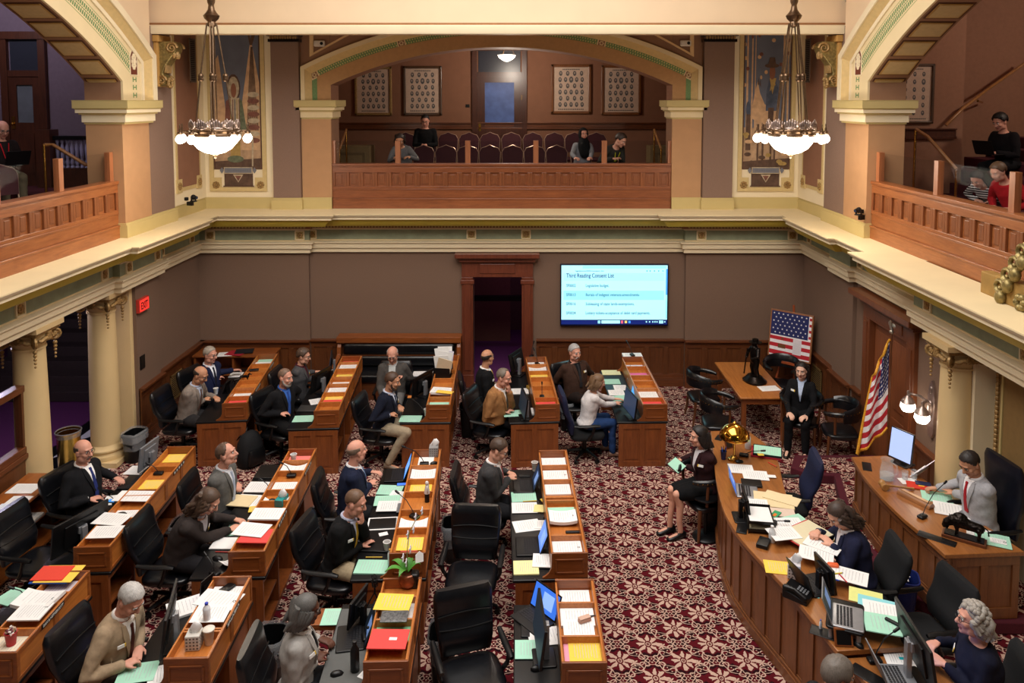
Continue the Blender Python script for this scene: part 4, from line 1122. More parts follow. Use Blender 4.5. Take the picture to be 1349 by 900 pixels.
def make_hair(t, H, style, color, amp=0.004, vol=1.0):
 mb = MB(M=H)
 base = 'long' if style in ('long', 'bob', 'curly', 'wavy') else style
 low = HAIR_LOW[base]; up = [(0,200),(180,200)]
 if style == 'bald': up = [(0,0),(60,0),(74,22),(110,20),(180,14)]
 n, h = 36, 22; C = Vector((-0.010, 0, 0.028)); Ro = Vector((0.104, 0.086, 0.100))*vol; Ri = Vector((0.078, 0.060, 0.075))
 if style == 'buzz': Ro = Vector((0.099, 0.080, 0.095))
 if style == 'bald': Ro = Vector((0.101, 0.084, 0.096))
 rings = []
 for i in range(h+1):
  el = -84+168*i/h; rg = []
  for k in range(n):
   a = 360*k/n; az = a if a <= 180 else 360-a
   m = sstep((el-interp(low, az)[0]+4)/9)*sstep((interp(up, az)[0]-el+4)/9)
   d = Vector((math.cos(R(el))*math.cos(R(a)), math.cos(R(el))*math.sin(R(a)), math.sin(R(el))))
   rr = Ri+(Ro-Ri)*m
   q = Vector((d.x*rr.x, d.y*rr.y, d.z*rr.z))
   f = 1+amp*(14 if style in ('short','receding') else 8)*m*noise.noise(d*6.5+Vector((t.location.x, t.location.y, 0)))
   rg.append(C+q*f)
  rings.append(rg)
 mb.loft(rings)
 if style in ('long', 'bob', 'wavy', 'curly'):
  L = {'long': 0.27, 'bob': 0.13, 'wavy': 0.20, 'curly': 0.10}[style]
  wv = {'wavy': 0.014, 'curly': 0.012}.get(style, 0.003)
  for sg in (-1, 1):
   for q in range(6):
    x0 = (-0.004 if style == 'long' else 0.030)-0.022*q; y0 = 0.080-0.003*q
    pts = [Vector((x0-0.008*k-0.01*max(0, k-3), sg*(y0+0.010*math.sin(k*0.9+q)*(1 if wv > .005 else .3)+0.004*k*(1 if k < 4 else 0)), 0.03-(L+0.03)*k/6)) + Vector((wv*math.sin(k*1.7+q), wv*math.cos(k*2.1+q*2), 0)) for k in range(7)]
    mb.tube(pts, [0.020,0.024,0.024,0.023,0.022,0.018,0.008], 7)
  for q in range(-3, 4):
   pts = [Vector((-0.085-0.012*math.sin(k/6*PI)+wv*math.sin(k*2+q), q*0.024+wv*math.cos(k*1.6+q), 0.06-(L+0.07)*k/6)) for k in range(7)]
   mb.tube(pts, [0.02,0.03,0.032,0.032,0.03,0.024,0.01], 7)
 if style == 'curly':
  rnd = random.Random(int(abs(t.location.x)*100))
  for q in range(70):
   a = rnd.uniform(0, 2*PI); el = rnd.uniform(-0.35, 1.45)
   if math.cos(a) > 0.45 and el < 0.75: continue
   d = Vector((math.cos(el)*math.cos(a), math.cos(el)*math.sin(a), math.sin(el)))
   mb.ell(C+Vector((d.x*0.100, d.y*0.088, d.z*0.096)), (0.026, 0.026, 0.024), 8, 6)
 return mb.build('hair', hairmat(color), t, smooth=60)
def hand_into(mb, Wp, d, nrm, side, pose):
 "palm, four unequal fingers and a thumb on the inner side"
 d = d.normalized(); nrm = (nrm-d*nrm.dot(d)).normalized(); lat = d.cross(nrm)*side     # lat points to the thumb side
 if True:
  rings = []
  for f, w_, th in ((-0.02,0.026,0.020),(0.0,0.027,0.019),(0.03,0.036,0.0165),(0.06,0.041,0.015),(0.085,0.040,0.0125),(0.094,0.034,0.008)):
   c = Wp+d*f; rings.append([c+lat*(w_*math.cos(2*PI*k/12))+nrm*(th*math.sin(2*PI*k/12)) for k in range(12)])
  mb.loft(rings)
 curls = {'flat': (10,10,12,14), 'relax': (28,32,36,40), 'fist': (75,80,82,84), 'pen': (48,62,74,80), 'grip': (55,58,60,62)}[pose]
 for i, (off, ln) in enumerate(((0.030,0.068),(0.010,0.077),(-0.011,0.071),(-0.030,0.055))):
  p = Wp+d*0.084+lat*off; dirv = (d+lat*off*1.6).normalized(); pts = [p-d*0.018, p]; cu = R(curls[i])
  for sgm, L in ((0.55,0.44),(1.0,0.31),(0.8,0.25)):
   ax = dirv.cross(nrm).normalized()
   rot = Matrix.Rotation(-cu*sgm, 3, ax); dirv = rot @ dirv
   pts.append(pts[-1]+dirv*ln*L)
   nrm2 = rot @ nrm
  mb.limb(pts, [0.0095,0.0095,0.0088,0.008,0.0068], 8)
 tb = Wp+d*0.022+lat*0.030-nrm*0.004; td = (d*0.72+lat*0.62-nrm*0.25).normalized()
 t2 = (d*0.95+lat*0.10-nrm*0.35).normalized()
 mb.limb([tb-lat*0.012, tb, tb+td*0.036, tb+td*0.036+t2*0.028], [0.014,0.0135,0.0105,0.0082], 8)
def person(label, head_px=None, face=0, lean=8, z0=0.0, loc=None, head=(0,0), hands=(None,None), hpose=('relax','relax'), skin='fair',
           hair=('short','#4a3324'), jacket='#222225', shirt='#e8e6e2', tie=None, pants='#1d1d20', woman=False, glasses=False, beard=None, badge=None, fat=1.0,
           legs=None, knit=False, scale=1.0, skirt=None, lanyard=None, open_v=0.0, tilt=0.0, seat=0.44, vol=1.0, shoes='#15120f', group=None, scarf=None, low=False, elbow=(0.5,0.5), stripes=None, legyaw=0, reach=1.0):
 rz = R(face)
 hipz = seat+0.085
 Ls = (0.50 if not woman else 0.475); n = 12
 SP = [Vector((0, 0, hipz))]; AN = []
 for i in range(n):
  a = R(lean)*(0.55+0.9*i/n); AN.append(a); b = R(tilt)*(0.5+i/n)
  SP.append(SP[-1]+Vector((math.sin(a)*math.cos(b), math.sin(b), math.cos(a)*math.cos(b)))*Ls/n)
 AN.append(AN[-1])
 def spine(t):
  x = max(0, min(n-1e-6, t*n)); i = int(x); f = x-i; return SP[i].lerp(SP[i+1], f), lerp(AN[i], AN[i+1], f)
 nb = SP[-1]; na = AN[-1]*0.55
 neckdir = Vector((math.sin(na+0.12), math.sin(R(tilt))*0.5, math.cos(na))).normalized()
 hp = R(head[1]); hyw = R(head[0])
 Hc = nb+neckdir*(0.165 if not woman else 0.155)
 fwd = Vector((math.cos(hp)*math.cos(hyw), math.cos(hp)*math.sin(hyw), math.sin(hp)))
 Hc = Hc+Vector((fwd.x*0.02, fwd.y*0.02, 0))+Vector((0.03*math.sin(max(0,-hp)), 0, -0.02*math.sin(max(0,-hp))))
 left = Vector((-math.sin(hyw), math.cos(hyw), 0)); upv = fwd.cross(left)
 hs = (1.03 if not woman else 0.98)
 H = Matrix(((fwd.x*hs, left.x*hs, upv.x*hs, Hc.x), (fwd.y*hs, left.y*hs, upv.y*hs, Hc.y), (fwd.z*hs, left.z*hs, upv.z*hs, Hc.z), (0,0,0,1)))
 if loc is None:
  w_ = G(head_px[0], head_px[1], z0+Hc.z*scale)
  c_, s_ = math.cos(rz), math.sin(rz)
  loc = (w_.x-(Hc.x*c_-Hc.y*s_)*scale, w_.y-(Hc.x*s_+Hc.y*c_)*scale, z0)
 t = thing('person', label, 'person', loc, rz, group)
 if scale != 1.0: t.scale = (scale,)*3
 Minv = (Matrix.Translation(Vector(loc)) @ Matrix.Rotation(rz, 4, 'Z') @ Matrix.Scale(scale, 4)).inverted()
 AB = [(0,0.160,0.118),(0.2,0.155,0.118),(0.45,0.163,0.122),(0.68,0.180,0.120),(0.82,0.180,0.104),(0.92,0.128,0.080),(1.0,0.062,0.060)]
 if woman: AB = [(0,0.165,0.112),(0.2,0.140,0.100),(0.4,0.140,0.105),(0.64,0.156,0.128),(0.82,0.158,0.096),(0.92,0.112,0.072),(1.0,0.054,0.053)]
 if fat != 1: AB = [(a, b*(1+(fat-1)*(0.6 if a < 0.7 else 0.2)), c*(1+(fat-1)*(1.3 if a < 0.55 else 0.5))) for a, b, c in AB]
 def ring(tt, ea, eb, m=22):
  c, a = spine(tt); A_, B_ = interp(AB, tt); f = Vector((math.cos(a), 0, -math.sin(a)))
  A_ += ea; B_ += eb
  return [c+f*(B_*math.cos(2*PI*k/m))+Vector((0, A_*math.sin(2*PI*k/m), 0)) for k in range(m)]
 def surf(tt, y, off):
  c, a = spine(tt); A_, B_ = interp(AB, tt); f = Vector((math.cos(a), 0, -math.sin(a)))
  je = 0.02
  return c+f*((B_+je)*math.sqrt(max(0.05, 1-(y/(A_+je))**2))+off)+Vector((0, y, 0))
 sw = 0.172 if not woman else 0.148
 sw *= 1+(fat-1)*0.3
 arms = []
 for i, sg in ((0, -1), (1, 1)):      # right hand, left hand
  c, a = spine(0.85); Sh = c+Vector((0, sg*sw, 0))
  tg = hands[i]
  if tg is None: Wp = Vector((0.26, sg*0.13, seat+0.17))
  elif isinstance(tg, str): Wp = {'lap': Vector((0.22, sg*0.05, seat+0.17)), 'side': Vector((0.05, sg*0.27, seat+0.12)), 'chin': H @ Vector((0.115, sg*0.03, -0.19)), 'clasp': Vector((0.30, sg*0.045, seat+0.26)), 'armrest': Vector((0.16, sg*0.27, 0.72)), 'knee': Vector((0.33, sg*0.12, seat+0.16))}[tg]
  else:
   Wp = Minv @ Vector(tg)
   d0 = Vector((Wp.x-Sh.x, Wp.y-Sh.y, 0)).normalized(); Wp = Wp-d0*0.10+Vector((0,0,{'flat':0.028,'relax':0.05,'fist':0.05,'pen':0.05,'grip':0.04}[hpose[i]]))   # the target is where the fingers are
  l1, l2 = (0.285, 0.262) if not woman else (0.262, 0.238)
  v = Wp-Sh; L = v.length
  if L > (l1+l2)*0.985: Wp = Sh+v*((l1+l2)*0.985/L); v = Wp-Sh; L = v.length
  if L < 0.12: L = 0.12
  x = (l1*l1-l2*l2+L*L)/(2*L); hh = math.sqrt(max(0, l1*l1-x*x)); u = v.normalized()
  pole = Vector((-0.55, sg*(0.25+elbow[i]), -0.75)); pole = (pole-u*pole.dot(u)).normalized()
  E_ = Sh+u*x+pole*hh
  fd = (Wp-E_).normalized()
  if tg == 'chin': hd = (fd*0.5+Vector((0,-sg*0.2,0.9))).normalized(); nn = Vector((1, 0, 0.2))
  else: hd = Vector((fd.x, fd.y, fd.z*0.25)).normalized(); hd = (hd+Vector((0,-sg*0.25,0))).normalized(); nn = Vector((0, sg*0.12, 1))
  arms.append((Sh, E_, Wp, hd, nn, sg))
 if legs is None: legs = ((0.38, -0.11, seat+0.05, 0.37, -0.12, 0.085), (0.38, 0.11, seat+0.05, 0.36, 0.12, 0.085))
 if legyaw or reach != 1:
  cy, sy = math.cos(R(legyaw)), math.sin(R(legyaw))
  legs = tuple((kx*reach*cy-ky*sy, kx*reach*sy+ky*cy, kz, ax*reach*cy-ay*sy, ax*reach*sy+ay*cy, az) for kx, ky, kz, ax, ay, az in legs)
 mb = MB()
 mb.loft([ring(k/14, -0.006, -0.006) for k in range(15)])
 mb.ell((0.0, 0, hipz), (0.13, 0.165, 0.095), 16, 10)
 mb.limb([nb-neckdir*0.05, nb+neckdir*0.03, H @ Vector((-0.022, 0, -0.07)), H @ Vector((-0.015, 0, -0.01))], [0.062,0.056,0.054,0.05] if not woman else [0.054,0.046,0.045,0.045], 14)
 for Sh, E_, Wp, hd, nn, sg in arms:
  mb.limb([Sh, Sh.lerp(E_, 0.5), E_, E_.lerp(Wp, 0.35), Wp], [0.052,0.046,0.038,0.036,0.025] if not woman else [0.044,0.038,0.032,0.030,0.022], 12)
 for (kx, ky, kz, ax, ay, az) in legs:
  hpnt = Vector((0.02, 0.085*(1 if ky > 0 else -1), hipz-0.01)); K = Vector((kx, ky, kz)); A_ = Vector((ax, ay, az))
  cf = K.lerp(A_, 0.3)-(Vector((0.03,0,0)))
  mb.limb([hpnt, hpnt.lerp(K, 0.5), K], [0.074,0.064,0.048], 12); mb.limb([K, cf, K.lerp(A_, 0.7), A_], [0.047,0.047,0.034,0.032], 12)
  ft = Vector((ax-kx, 0, 0));
  mb.limb([A_+Vector((-0.03,0,-0.045)), A_+Vector((0.05,0,-0.05)), A_+Vector((0.14,0,-0.06))], [0.034,0.034,0.024], 10)
 hb = MB(M=H)
 hb.ell((-0.010,0,0.028), (0.097,0.077,0.090), 24, 16); hb.ell((0.018,0,-0.025), (0.074,0.066,0.082), 20, 14); hb.ell((0.028,0,-0.075), (0.055,0.052,0.043), 18, 12); hb.ell((0.066,0,-0.100), (0.020,0.024,0.018), 10, 8)
 hb.ell((0.078,0,0.032), (0.017,0.052,0.013), 14, 8)
 for sg in (-1, 1):
  hb.ell((0.058, sg*0.038, -0.026), (0.032,0.026,0.026), 12, 8); hb.ell((-0.004, sg*0.079, -0.008), (0.021,0.010,0.032), 12, 8); hb.ell((0.012, sg*0.055, -0.07), (0.04,0.016,0.035), 12, 8)
 hb.limb([(0.084,0,0.022),(0.098,0,-0.004),(0.110,0,-0.030)], [0.009,0.011,0.0145], 10)
 for sg in (-1, 1): hb.ell((0.098, sg*0.012, -0.034), (0.011,0.009,0.008), 8, 6)
 hb.ell((0.086,0,-0.060), (0.011,0.024,0.0065), 12, 6); hb.ell((0.084,0,-0.072), (0.012,0.021,0.0075), 12, 6)
 o = len(mb.v); mb.v += hb.v; mb.f += [tuple(i+o for i in f) for f in hb.f]; mb.mi += hb.mi
 for i, (Sh, E_, Wp, hd, nn, sg) in enumerate(arms): hand_into(mb, Wp, hd, nn, -sg, hpose[i])
 body = remesh(mb, 'body', 0.0065 if not low else 0.011, [skinmat(skin), lipmat(skin)], t, 2, 0.45)
 Hi = H.inverted(); mi = [0]*len(body.data.polygons)
 for p in body.data.polygons:
  q = Hi @ p.center
  if q.x > 0.076 and abs(q.y) < 0.024 and -0.080 < q.z < -0.055: mi[p.index] = 1
 body.data.polygons.foreach_set('material_index', mi)
 eb = MB(M=H)
 for sg in (-1, 1):
  eb.ell((0.0835, sg*0.031, 0.006), (0.0085,0.0145,0.0085), 10, 8, 0); eb.ell((0.0905, sg*0.031, 0.006), (0.0035,0.0065,0.0065), 8, 6, 1)
 eb.build('eyes', [plain('eye white', '#ddd6d0', 0.3), plain('eye iris', '#2a1d16', 0.3)], t, smooth=60)
 hc = hair[1] if hair else '#3a2a20'
 bm_ = MB(M=H)
 for sg in (-1, 1): bm_.tube([(0.093, sg*0.014, 0.022), (0.094, sg*0.032, 0.028), (0.083, sg*0.052, 0.022)], [0.003,0.0048,0.002], 6)
 bm_.build('eyebrows', hairmat(hc), t, smooth=60)
 if hair: make_hair(t, H, hair[0], hair[1], vol=vol)
 if beard:
  bb = MB(M=H); full = beard[0] == 'full'
  if full:
   bb.ell((0.052,0,-0.103), (0.036,0.046,0.030), 14, 10)
   for sg in (-1, 1): bb.limb([(0.01, sg*0.074, -0.02), (0.022, sg*0.065, -0.06), (0.05, sg*0.042, -0.095)], [0.010,0.017,0.02], 8)
  for sg in (-1, 1): bb.limb([(0.099, sg*0.004, -0.048), (0.094, sg*0.018, -0.052), (0.082, sg*0.032, -0.070)], [0.0075,0.0085,0.006], 7)
  bb.build('beard' if full else 'moustache', hairmat(beard[1]), t, smooth=60)
 if glasses:
  gb = MB(M=H)
  for sg in (-1, 1):
   gb.tube([(0.103-0.004*abs(math.cos(a)), sg*(0.033+0.022*math.cos(a)), 0.004+0.016*math.sin(a)) for a in [k*2*PI/12 for k in range(13)]], 0.0022, 5)
   gb.tube([(0.099, sg*0.055, 0.008), (0.05, sg*0.079, 0.010), (-0.005, sg*0.086, 0.006)], 0.0022, 5)
  gb.tube([(0.103, -0.012, 0.008), (0.108, 0, 0.011), (0.103, 0.012, 0.008)], 0.0022, 5)
  gb.build('glasses', BLKPL, t, smooth=60)
 if scarf:
  sb = MB(M=H); n_, h_ = 32, 20; rings = []
  for i in range(h_+1):
   el = -84+168*i/h_; rg = []
   for k in range(n_):
    a = 360*k/n_; az = a if a <= 180 else 360-a
    m = 1-sstep((50-az)/10)*sstep((40-el)/10)*sstep((el+62)/10)
    d = Vector((math.cos(R(el))*math.cos(R(a)), math.cos(R(el))*math.sin(R(a)), math.sin(R(el))))
    rr = 0.6+0.42*m; rg.append(Vector((-0.005+d.x*0.108*rr, d.y*0.096*rr, 0.0+d.z*0.132*rr)))
   rings.append(rg)
  sb.loft(rings); sb.limb([(0.0,0,-0.09),(0.02,0,-0.16),(0.05,0,-0.26),(0.07,0,-0.38)], [0.085,0.115,0.12,0.09], 16)
  sb.build('headscarf', cloth(scarf), t, smooth=60)
 pb = MB(); pb.ell((0.0,0,hipz), (0.145,0.178,0.105), 18, 10); pb.loft([ring(0, 0.008, 0.008), ring(0.12, 0.008, 0.008), ring(0.24, 0.006, 0.006)])
 for (kx, ky, kz, ax, ay, az) in legs:
  hpnt = Vector((0.02, 0.085*(1 if ky > 0 else -1), hipz-0.008)); K = Vector((kx, ky, kz)); A_ = Vector((ax, ay, az))
  if skirt: pb.limb([hpnt, hpnt.lerp(K, 0.55), hpnt.lerp(K, 0.86)], [0.098,0.088,0.076], 12)
  else:
   pb.limb([hpnt, hpnt.lerp(K, 0.5), K], [0.096,0.085,0.068], 14); pb.limb([K, K.lerp(A_, 0.35)-Vector((0.015,0,0)), K.lerp(A_, 0.97)], [0.066,0.063,0.052], 14)
 if skirt:
  Ka, Kb = Vector(legs[0][:3]), Vector(legs[1][:3]); hp0 = Vector((0.05, 0, hipz))
  pb.limb([hp0, hp0.lerp((Ka+Kb)/2, 0.5), hp0.lerp((Ka+Kb)/2, 0.84)], [0.10,0.09,0.07], 12)
 remesh(pb, 'skirt' if skirt else 'trousers', 0.013, [cloth(skirt or pants)], t, 3, 0.5, noise_amp=0.006, noise_s=16)
 for (kx, ky, kz, ax, ay, az) in legs:
  A_ = Vector((ax, ay, az)); sh = MB()
  rings = []
  for x, w_, z1 in ((-0.072,0.018,0.03),(-0.06,0.034,0.075),(0.0,0.039,0.085),(0.06,0.042,0.06),(0.12,0.045,0.045),(0.16,0.036,0.035),(0.178,0.015,0.025)):
   rings.append([(A_.x+x, A_.y+w_*math.cos(a), A_.z-0.083+max(0, z1/2*(1+math.sin(a)))) for a in [k*2*PI/12 for k in range(12)]])
  sh.loft(rings); sh.build('shoe', plain('shoe '+shoes, shoes, 0.35), t, smooth=60)
 jb = MB()
 jb.loft([ring(-0.0+k*0.97/14, 0.020, 0.020) for k in range(15)])
 jb.ell((-0.01,0,hipz-0.005), (0.155,0.190,0.085), 18, 10)
 for Sh, E_, Wp, hd, nn, sg in arms:
  we = E_.lerp(Wp, 0.93); k_ = 0.85 if woman else 1.0
  jb.limb([Sh+Vector((0,-sg*0.02,0.0)), Sh.lerp(E_, 0.45), E_, E_.lerp(Wp, 0.4), we], [0.078*k_,0.064*k_,0.055*k_,0.051*k_,0.042*k_], 14)
 if not knit:
  jb.tube([nb+Vector((0.055*math.cos(a)*1.0-0.004, 0.062*math.sin(a), -0.012+0.014*(-math.cos(a)))) for a in [PI*0.38+k*PI*1.24/10 for k in range(11)]], 0.022, 8)
 jmat = cloth(jacket)
 if stripes:
  jmat = plain('striped '+stripes, stripes, 0.9)
  nt_ = jmat.node_tree;
  if 'stripe' not in nt_.nodes:
   wv = nt_.nodes.new('ShaderNodeTexWave'); wv.name = 'stripe'; wv.bands_direction = 'Z'; wv.inputs['Scale'].default_value = 9; tc_ = nt_.nodes.new('ShaderNodeTexCoord'); nt_.links.new(tc_.outputs['Object'], wv.inputs['Vector'])
   rp_ = nt_.nodes.new('ShaderNodeValToRGB'); rp_.color_ramp.interpolation = 'CONSTANT'; rp_.color_ramp.elements[0].color = (0.01,0.01,0.01,1); rp_.color_ramp.elements[1].color = (0.8,0.8,0.78,1); rp_.color_ramp.elements[1].position = 0.5
   nt_.links.new(wv.outputs['Fac'], rp_.inputs['Fac']); nt_.links.new(rp_.outputs['Color'], nt_.nodes['Principled BSDF'].inputs['Base Color'])
 remesh(jb, 'jacket' if not knit else 'top', 0.012, [jmat], t, 3, 0.5, noise_amp=0.007, noise_s=14)
 cuffc = shirt if shirt and not knit else None
 if cuffc:
  for Sh, E_, Wp, hd, nn, sg in arms:
   cb = MB(); cb.tube([E_.lerp(Wp, 0.90), E_.lerp(Wp, 0.99)], 0.0335 if not woman else 0.030, 12); cb.build('shirt_cuff', cloth(cuffc), t, smooth=60)
 def strip_patch(rows, off, thick, name, mat, parent=t):
  "rows of (t, y0, y1): a solid band lying on the chest"
  q = MB(); rings = []
  for tt, y0, y1 in rows:
   ys = [lerp(y0, y1, k/4) for k in range(5)]
   rings.append([surf(tt, y, off) for y in ys]+[surf(tt, y, off-thick) for y in reversed(ys)])
  q.loft(rings); return q.build(name, mat, parent, smooth=50)
 if shirt and not knit:
  tb = 0.40 if not open_v else 0.20; ov = open_v
  rows = [(lerp(tb, 0.985, k/10), -lerp(0.006+ov, 0.058 if not woman else 0.05, k/10), lerp(0.006+ov, 0.058 if not woman else 0.05, k/10)) for k in range(11)]
  strip_patch(rows, 0.004, 0.02, 'shirt', cloth(shirt))
  cl = MB()
  for sg in (-1, 1):
   cl.tube([nb+neckdir*0.006+Vector((0.064*math.cos(a)-0.004, sg*0.060*math.sin(a), -0.022*(math.cos(a)))) for a in [PI*0.05+k*PI*0.95/8 for k in range(9)]], [0.008]+[0.011]*7+[0.010], 6, flat=1.3)
  cl.build('collar', cloth(shirt), t, smooth=60)
  for sg in (-1, 1):
   rows = []
   for k in range(9):
    f = k/8; e = lerp(0.006+ov, 0.056 if not woman else 0.048, f); w_ = lerp(0.018, 0.046, sstep(f*1.2)) if f < 0.80 else lerp(0.046, 0.022, (f-0.80)/0.2)
    rows.append((lerp(tb-0.01, 0.97, f), sg*(e-0.003), sg*(e+w_)))
   strip_patch(rows, 0.012, 0.012, 'lapel', jmat)
 if tie:
  rows = [(0.95,-0.013,0.013),(0.92,-0.015,0.015),(0.90,-0.011,0.011),(0.75,-0.016,0.016),(0.55,-0.021,0.021),(0.40,-0.024,0.024),(0.30,-0.024,0.024)]
  strip_patch(rows, 0.014, 0.010, 'tie', cloth(tie, 0.6))
 if lanyard:
  for sg in (-1, 1): strip_patch([(0.93,sg*0.05,sg*0.062),(0.7,sg*0.03,sg*0.042),(0.5,sg*0.004,sg*0.016)], 0.02, 0.006, 'lanyard', cloth(lanyard))
 if badge:
  sg = badge
  q = MB()
  for y0, y1, m in ((0.0,0.012,1),(0.012,0.062,0)):
   c0, c1 = sg*(0.075+y0), sg*(0.075+y1)
   q.loft([[surf(0.74, c0, 0.018), surf(0.74, c1, 0.018), surf(0.685, c1, 0.018), surf(0.685, c0, 0.018)], [surf(0.74, c0, 0.012), surf(0.74, c1, 0.012), surf(0.685, c1, 0.012), surf(0.685, c0, 0.012)]], m)
  q.build('name_badge', [plain('white badge','#ecebe8',0.4), plain('yellow badge','#e0b93a',0.4)], t, smooth=0)
 t['_o'] = 0; del t['_o']
 return t
def P3(px, py, z): return tuple(G(px, py, z))
BLK = '#1a1a1d'
PE = {}
PE['tan'] = person('white-haired man in tan suit and brown tie writing at the near desk', (172,789), -12, 16, head=(-8,-38), hands=(P3(180,884,0.66), P3(186,866,0.66)), hpose=('pen','flat'), skin='pink', hair=('short','#d8d4cf'), jacket='#a58f74', shirt='#efeae4', tie='#4a241c', pants='#3a2f28', badge=-1, fat=1.1)
PE['blackbald'] = person('bald man with glasses, black suit and blue tie beside the columns', (110,594), -14, -2, head=(-4,-2), hands=(P3(130,664,0.66), P3(164,631,0.66)), skin='pink', hair=('bald','#4d4038'), jacket='#17171a', shirt='#f2f1f0', tie='#25306a', glasses=True, beard=('m','#6b5a50'), fat=1.2)
PE['greyup'] = person('man with receding brown hair in grey suit looking upward', (304,598), -8, 4, head=(10,14), hands=(P3(312,643,0.68), P3(322,636,0.68)), hpose=('fist','relax'), skin='pink', hair=('receding','#6a5140'), jacket='#63625f', shirt='#dfe3ea', tie='#a9b6cc', beard=('m','#8a7260'))
PE['longhair'] = person('person with long wavy brown hair in dark brown blazer bent over writing', (275,660), -6, 26, head=(2,-35), hands=(P3(313,696,0.66), P3(322,686,0.66)), hpose=('flat','pen'), skin='fair', hair=('wavy','#5d4636'), jacket='#37302e', shirt='#c9c7cf', pants='#232124', badge=1, fat=1.15)
PE['greywoman'] = person('grey-haired woman in light grey blazer at the desk with the orchid', (413,803), 8, 4, head=(14,-12), hands=(P3(436,868,0.66), P3(441,840,0.66)), skin='dark', hair=('bob','#6a6865'), jacket='#a8a5a1', shirt='#f0efee', pants='#2a2a2d', woman=True, badge=-1, glasses=True, tie='#1b1b1e')
PE['yellowtie'] = person('man in black jacket and yellow tie resting his chin on one hand', (468,662), -14, 14, head=(6,-16), hands=(P3(486,717,0.66), 'chin'), hpose=('flat','fist'), skin='pink', hair=('buzz','#7a5b43'), jacket='#161617', shirt='#c7cde4', tie='#d9a93a', pants='#b5a384', badge=-1)
PE['navybald'] = person('bald man in navy suit at a desk with an open laptop', (470,594), 14, 3, head=(22,2), hands=(P3(494,639,0.70), P3(497,623,0.72)), skin='pink', hair=('bald','#8a7361'), jacket='#1c2238', shirt='#eef0f4', tie='#6f8bb4', fat=1.1)
PE['greyglass'] = person('man with glasses in dark grey suit looking down, hands clasped', (657,592), -6, 8, head=(-2,-26), hands=(P3(678,632,0.74), P3(680,626,0.74)), hpose=('fist','fist'), skin='fair', hair=('short','#553f30'), jacket='#3d3c3d', shirt='#eceaea', tie='#a55a5c', glasses=True)
PE['tanjacket'] = person('man in tan jacket covering his mouth with one hand', (672,497), -28, 10, head=(6,-12), hands=(P3(681,543,0.66), 'chin'), hpose=('flat','fist'), skin='pink', hair=('receding','#8a7b6d'), jacket='#9c6f45', shirt='#efece8', tie='#4a4136', pants='#17171a', fat=1.25, legyaw=22, reach=0.9)
PE['doorbald'] = person('bald man in black suit and gold tie turned toward the doorway', (642,471), 8, 2, head=(40,0), hands=('lap','lap'), skin='tan', hair=('bald','#2e2622'), jacket='#131316', shirt='#f0efed', tie='#c8a640', badge=-1)
PE['brownsuit'] = person('white-haired man in brown suit and black shirt reclining in his chair', (757,464), -62, -8, head=(4,-4), hands=(P3(752,505,0.60), P3(783,494,0.60)), skin='pink', hair=('short','#c9c6c4'), jacket='#3f2b22', shirt='#141416', tie='#26262a', pants='#231a17', beard=('m','#d8d2cc'), badge=1, fat=1.15, legs=((0.39,-0.06,0.57,0.44,0.07,0.28),(0.38,0.12,0.50,0.37,0.12,0.085)))
PE['whitewoman'] = person('woman in white jacket and blue jeans typing below the wall screen', (788,503), 6, 12, head=(2,-14), hands=(P3(821,533,0.67), P3(818,527,0.67)), hpose=('flat','flat'), skin='fair', hair=('bob','#8a6a4c'), jacket='#dcd7d6', shirt='#f0eeee', pants='#27406e', woman=True, knit=True, shoes='#7a5a4a', legyaw=14, scale=0.94, seat=0.475)
PE['greyspec'] = person('balding man with glasses in grey checked jacket leaning on his desk', (264,494), -8, 16, head=(-2,-26), hands=(P3(275,528,0.68), P3(292,527,0.70)), skin='tan', hair=('bald','#4a3d35'), jacket='#8b8077', shirt='#c9d4ea', glasses=True, tie='#6a4f45', pants='#2c2a2b')
PE['navyspec'] = person('white-haired man with glasses in navy suit at the far left desk', (283,467), -26, 2, head=(10,-6), hands=(P3(297,500,0.74), P3(318,489,0.70)), skin='pink', hair=('short','#b9ad9e'), jacket='#1d2340', shirt='#e6eaf3', tie='#1b1c26', glasses=True, fat=1.15)
PE['bearded'] = person('man with grey beard in black suit, blue shirt and red-blue tie', (384,497), -34, 4, head=(14,-4), hands=(P3(386,550,0.66), P3(397,539,0.66)), skin='pink', hair=('buzz','#8b6f5d'), jacket='#17171a', shirt='#3d6bc0', tie='#2f4f9c', beard=('full','#b8aea4'), pants='#141416')
PE['greyblazer'] = person('short-haired woman in grey blazer at the second far desk', (405,469), -4, 6, head=(0,-10), hands=(P3(428,498,0.68), P3(424,491,0.68)), skin='fair', hair=('short','#5d4738'), jacket='#4b4a4c', shirt='#4b1f27', pants='#242427', woman=True, glasses=True, badge=1, vol=1.1)
PE['benchman'] = person('elderly man in grey suit reading a booklet in front of the leather bench', (517,467), face=-88, lean=2, head=(0,-24), hands=('knee', P3(524,501,0.80)), skin='pink', hair=('bald','#b9b2aa'), jacket='#4e4a47', shirt='#b9bcbc', pants='#6a6866', glasses=True, open_v=0.05, fat=1.1, elbow=(0.1,0.1))
PE['khaki'] = person('bearded man in navy blazer and khaki trousers before the bench', (517,502), -14, 8, head=(6,-10), hands=(P3(523,551,0.70), P3(533,541,0.72)), hpose=('fist','relax'), skin='tan', hair=('short','#5a4030'), jacket='#161a29', shirt='#cfd8ec', tie='#22283c', beard=('full','#4d3a2e'), pants='#a3947c', shoes='#7c6a58', badge=1, legs=((0.40,-0.14,0.525,0.14,-0.20,0.09),(0.40,0.12,0.525,0.30,0.10,0.085)))
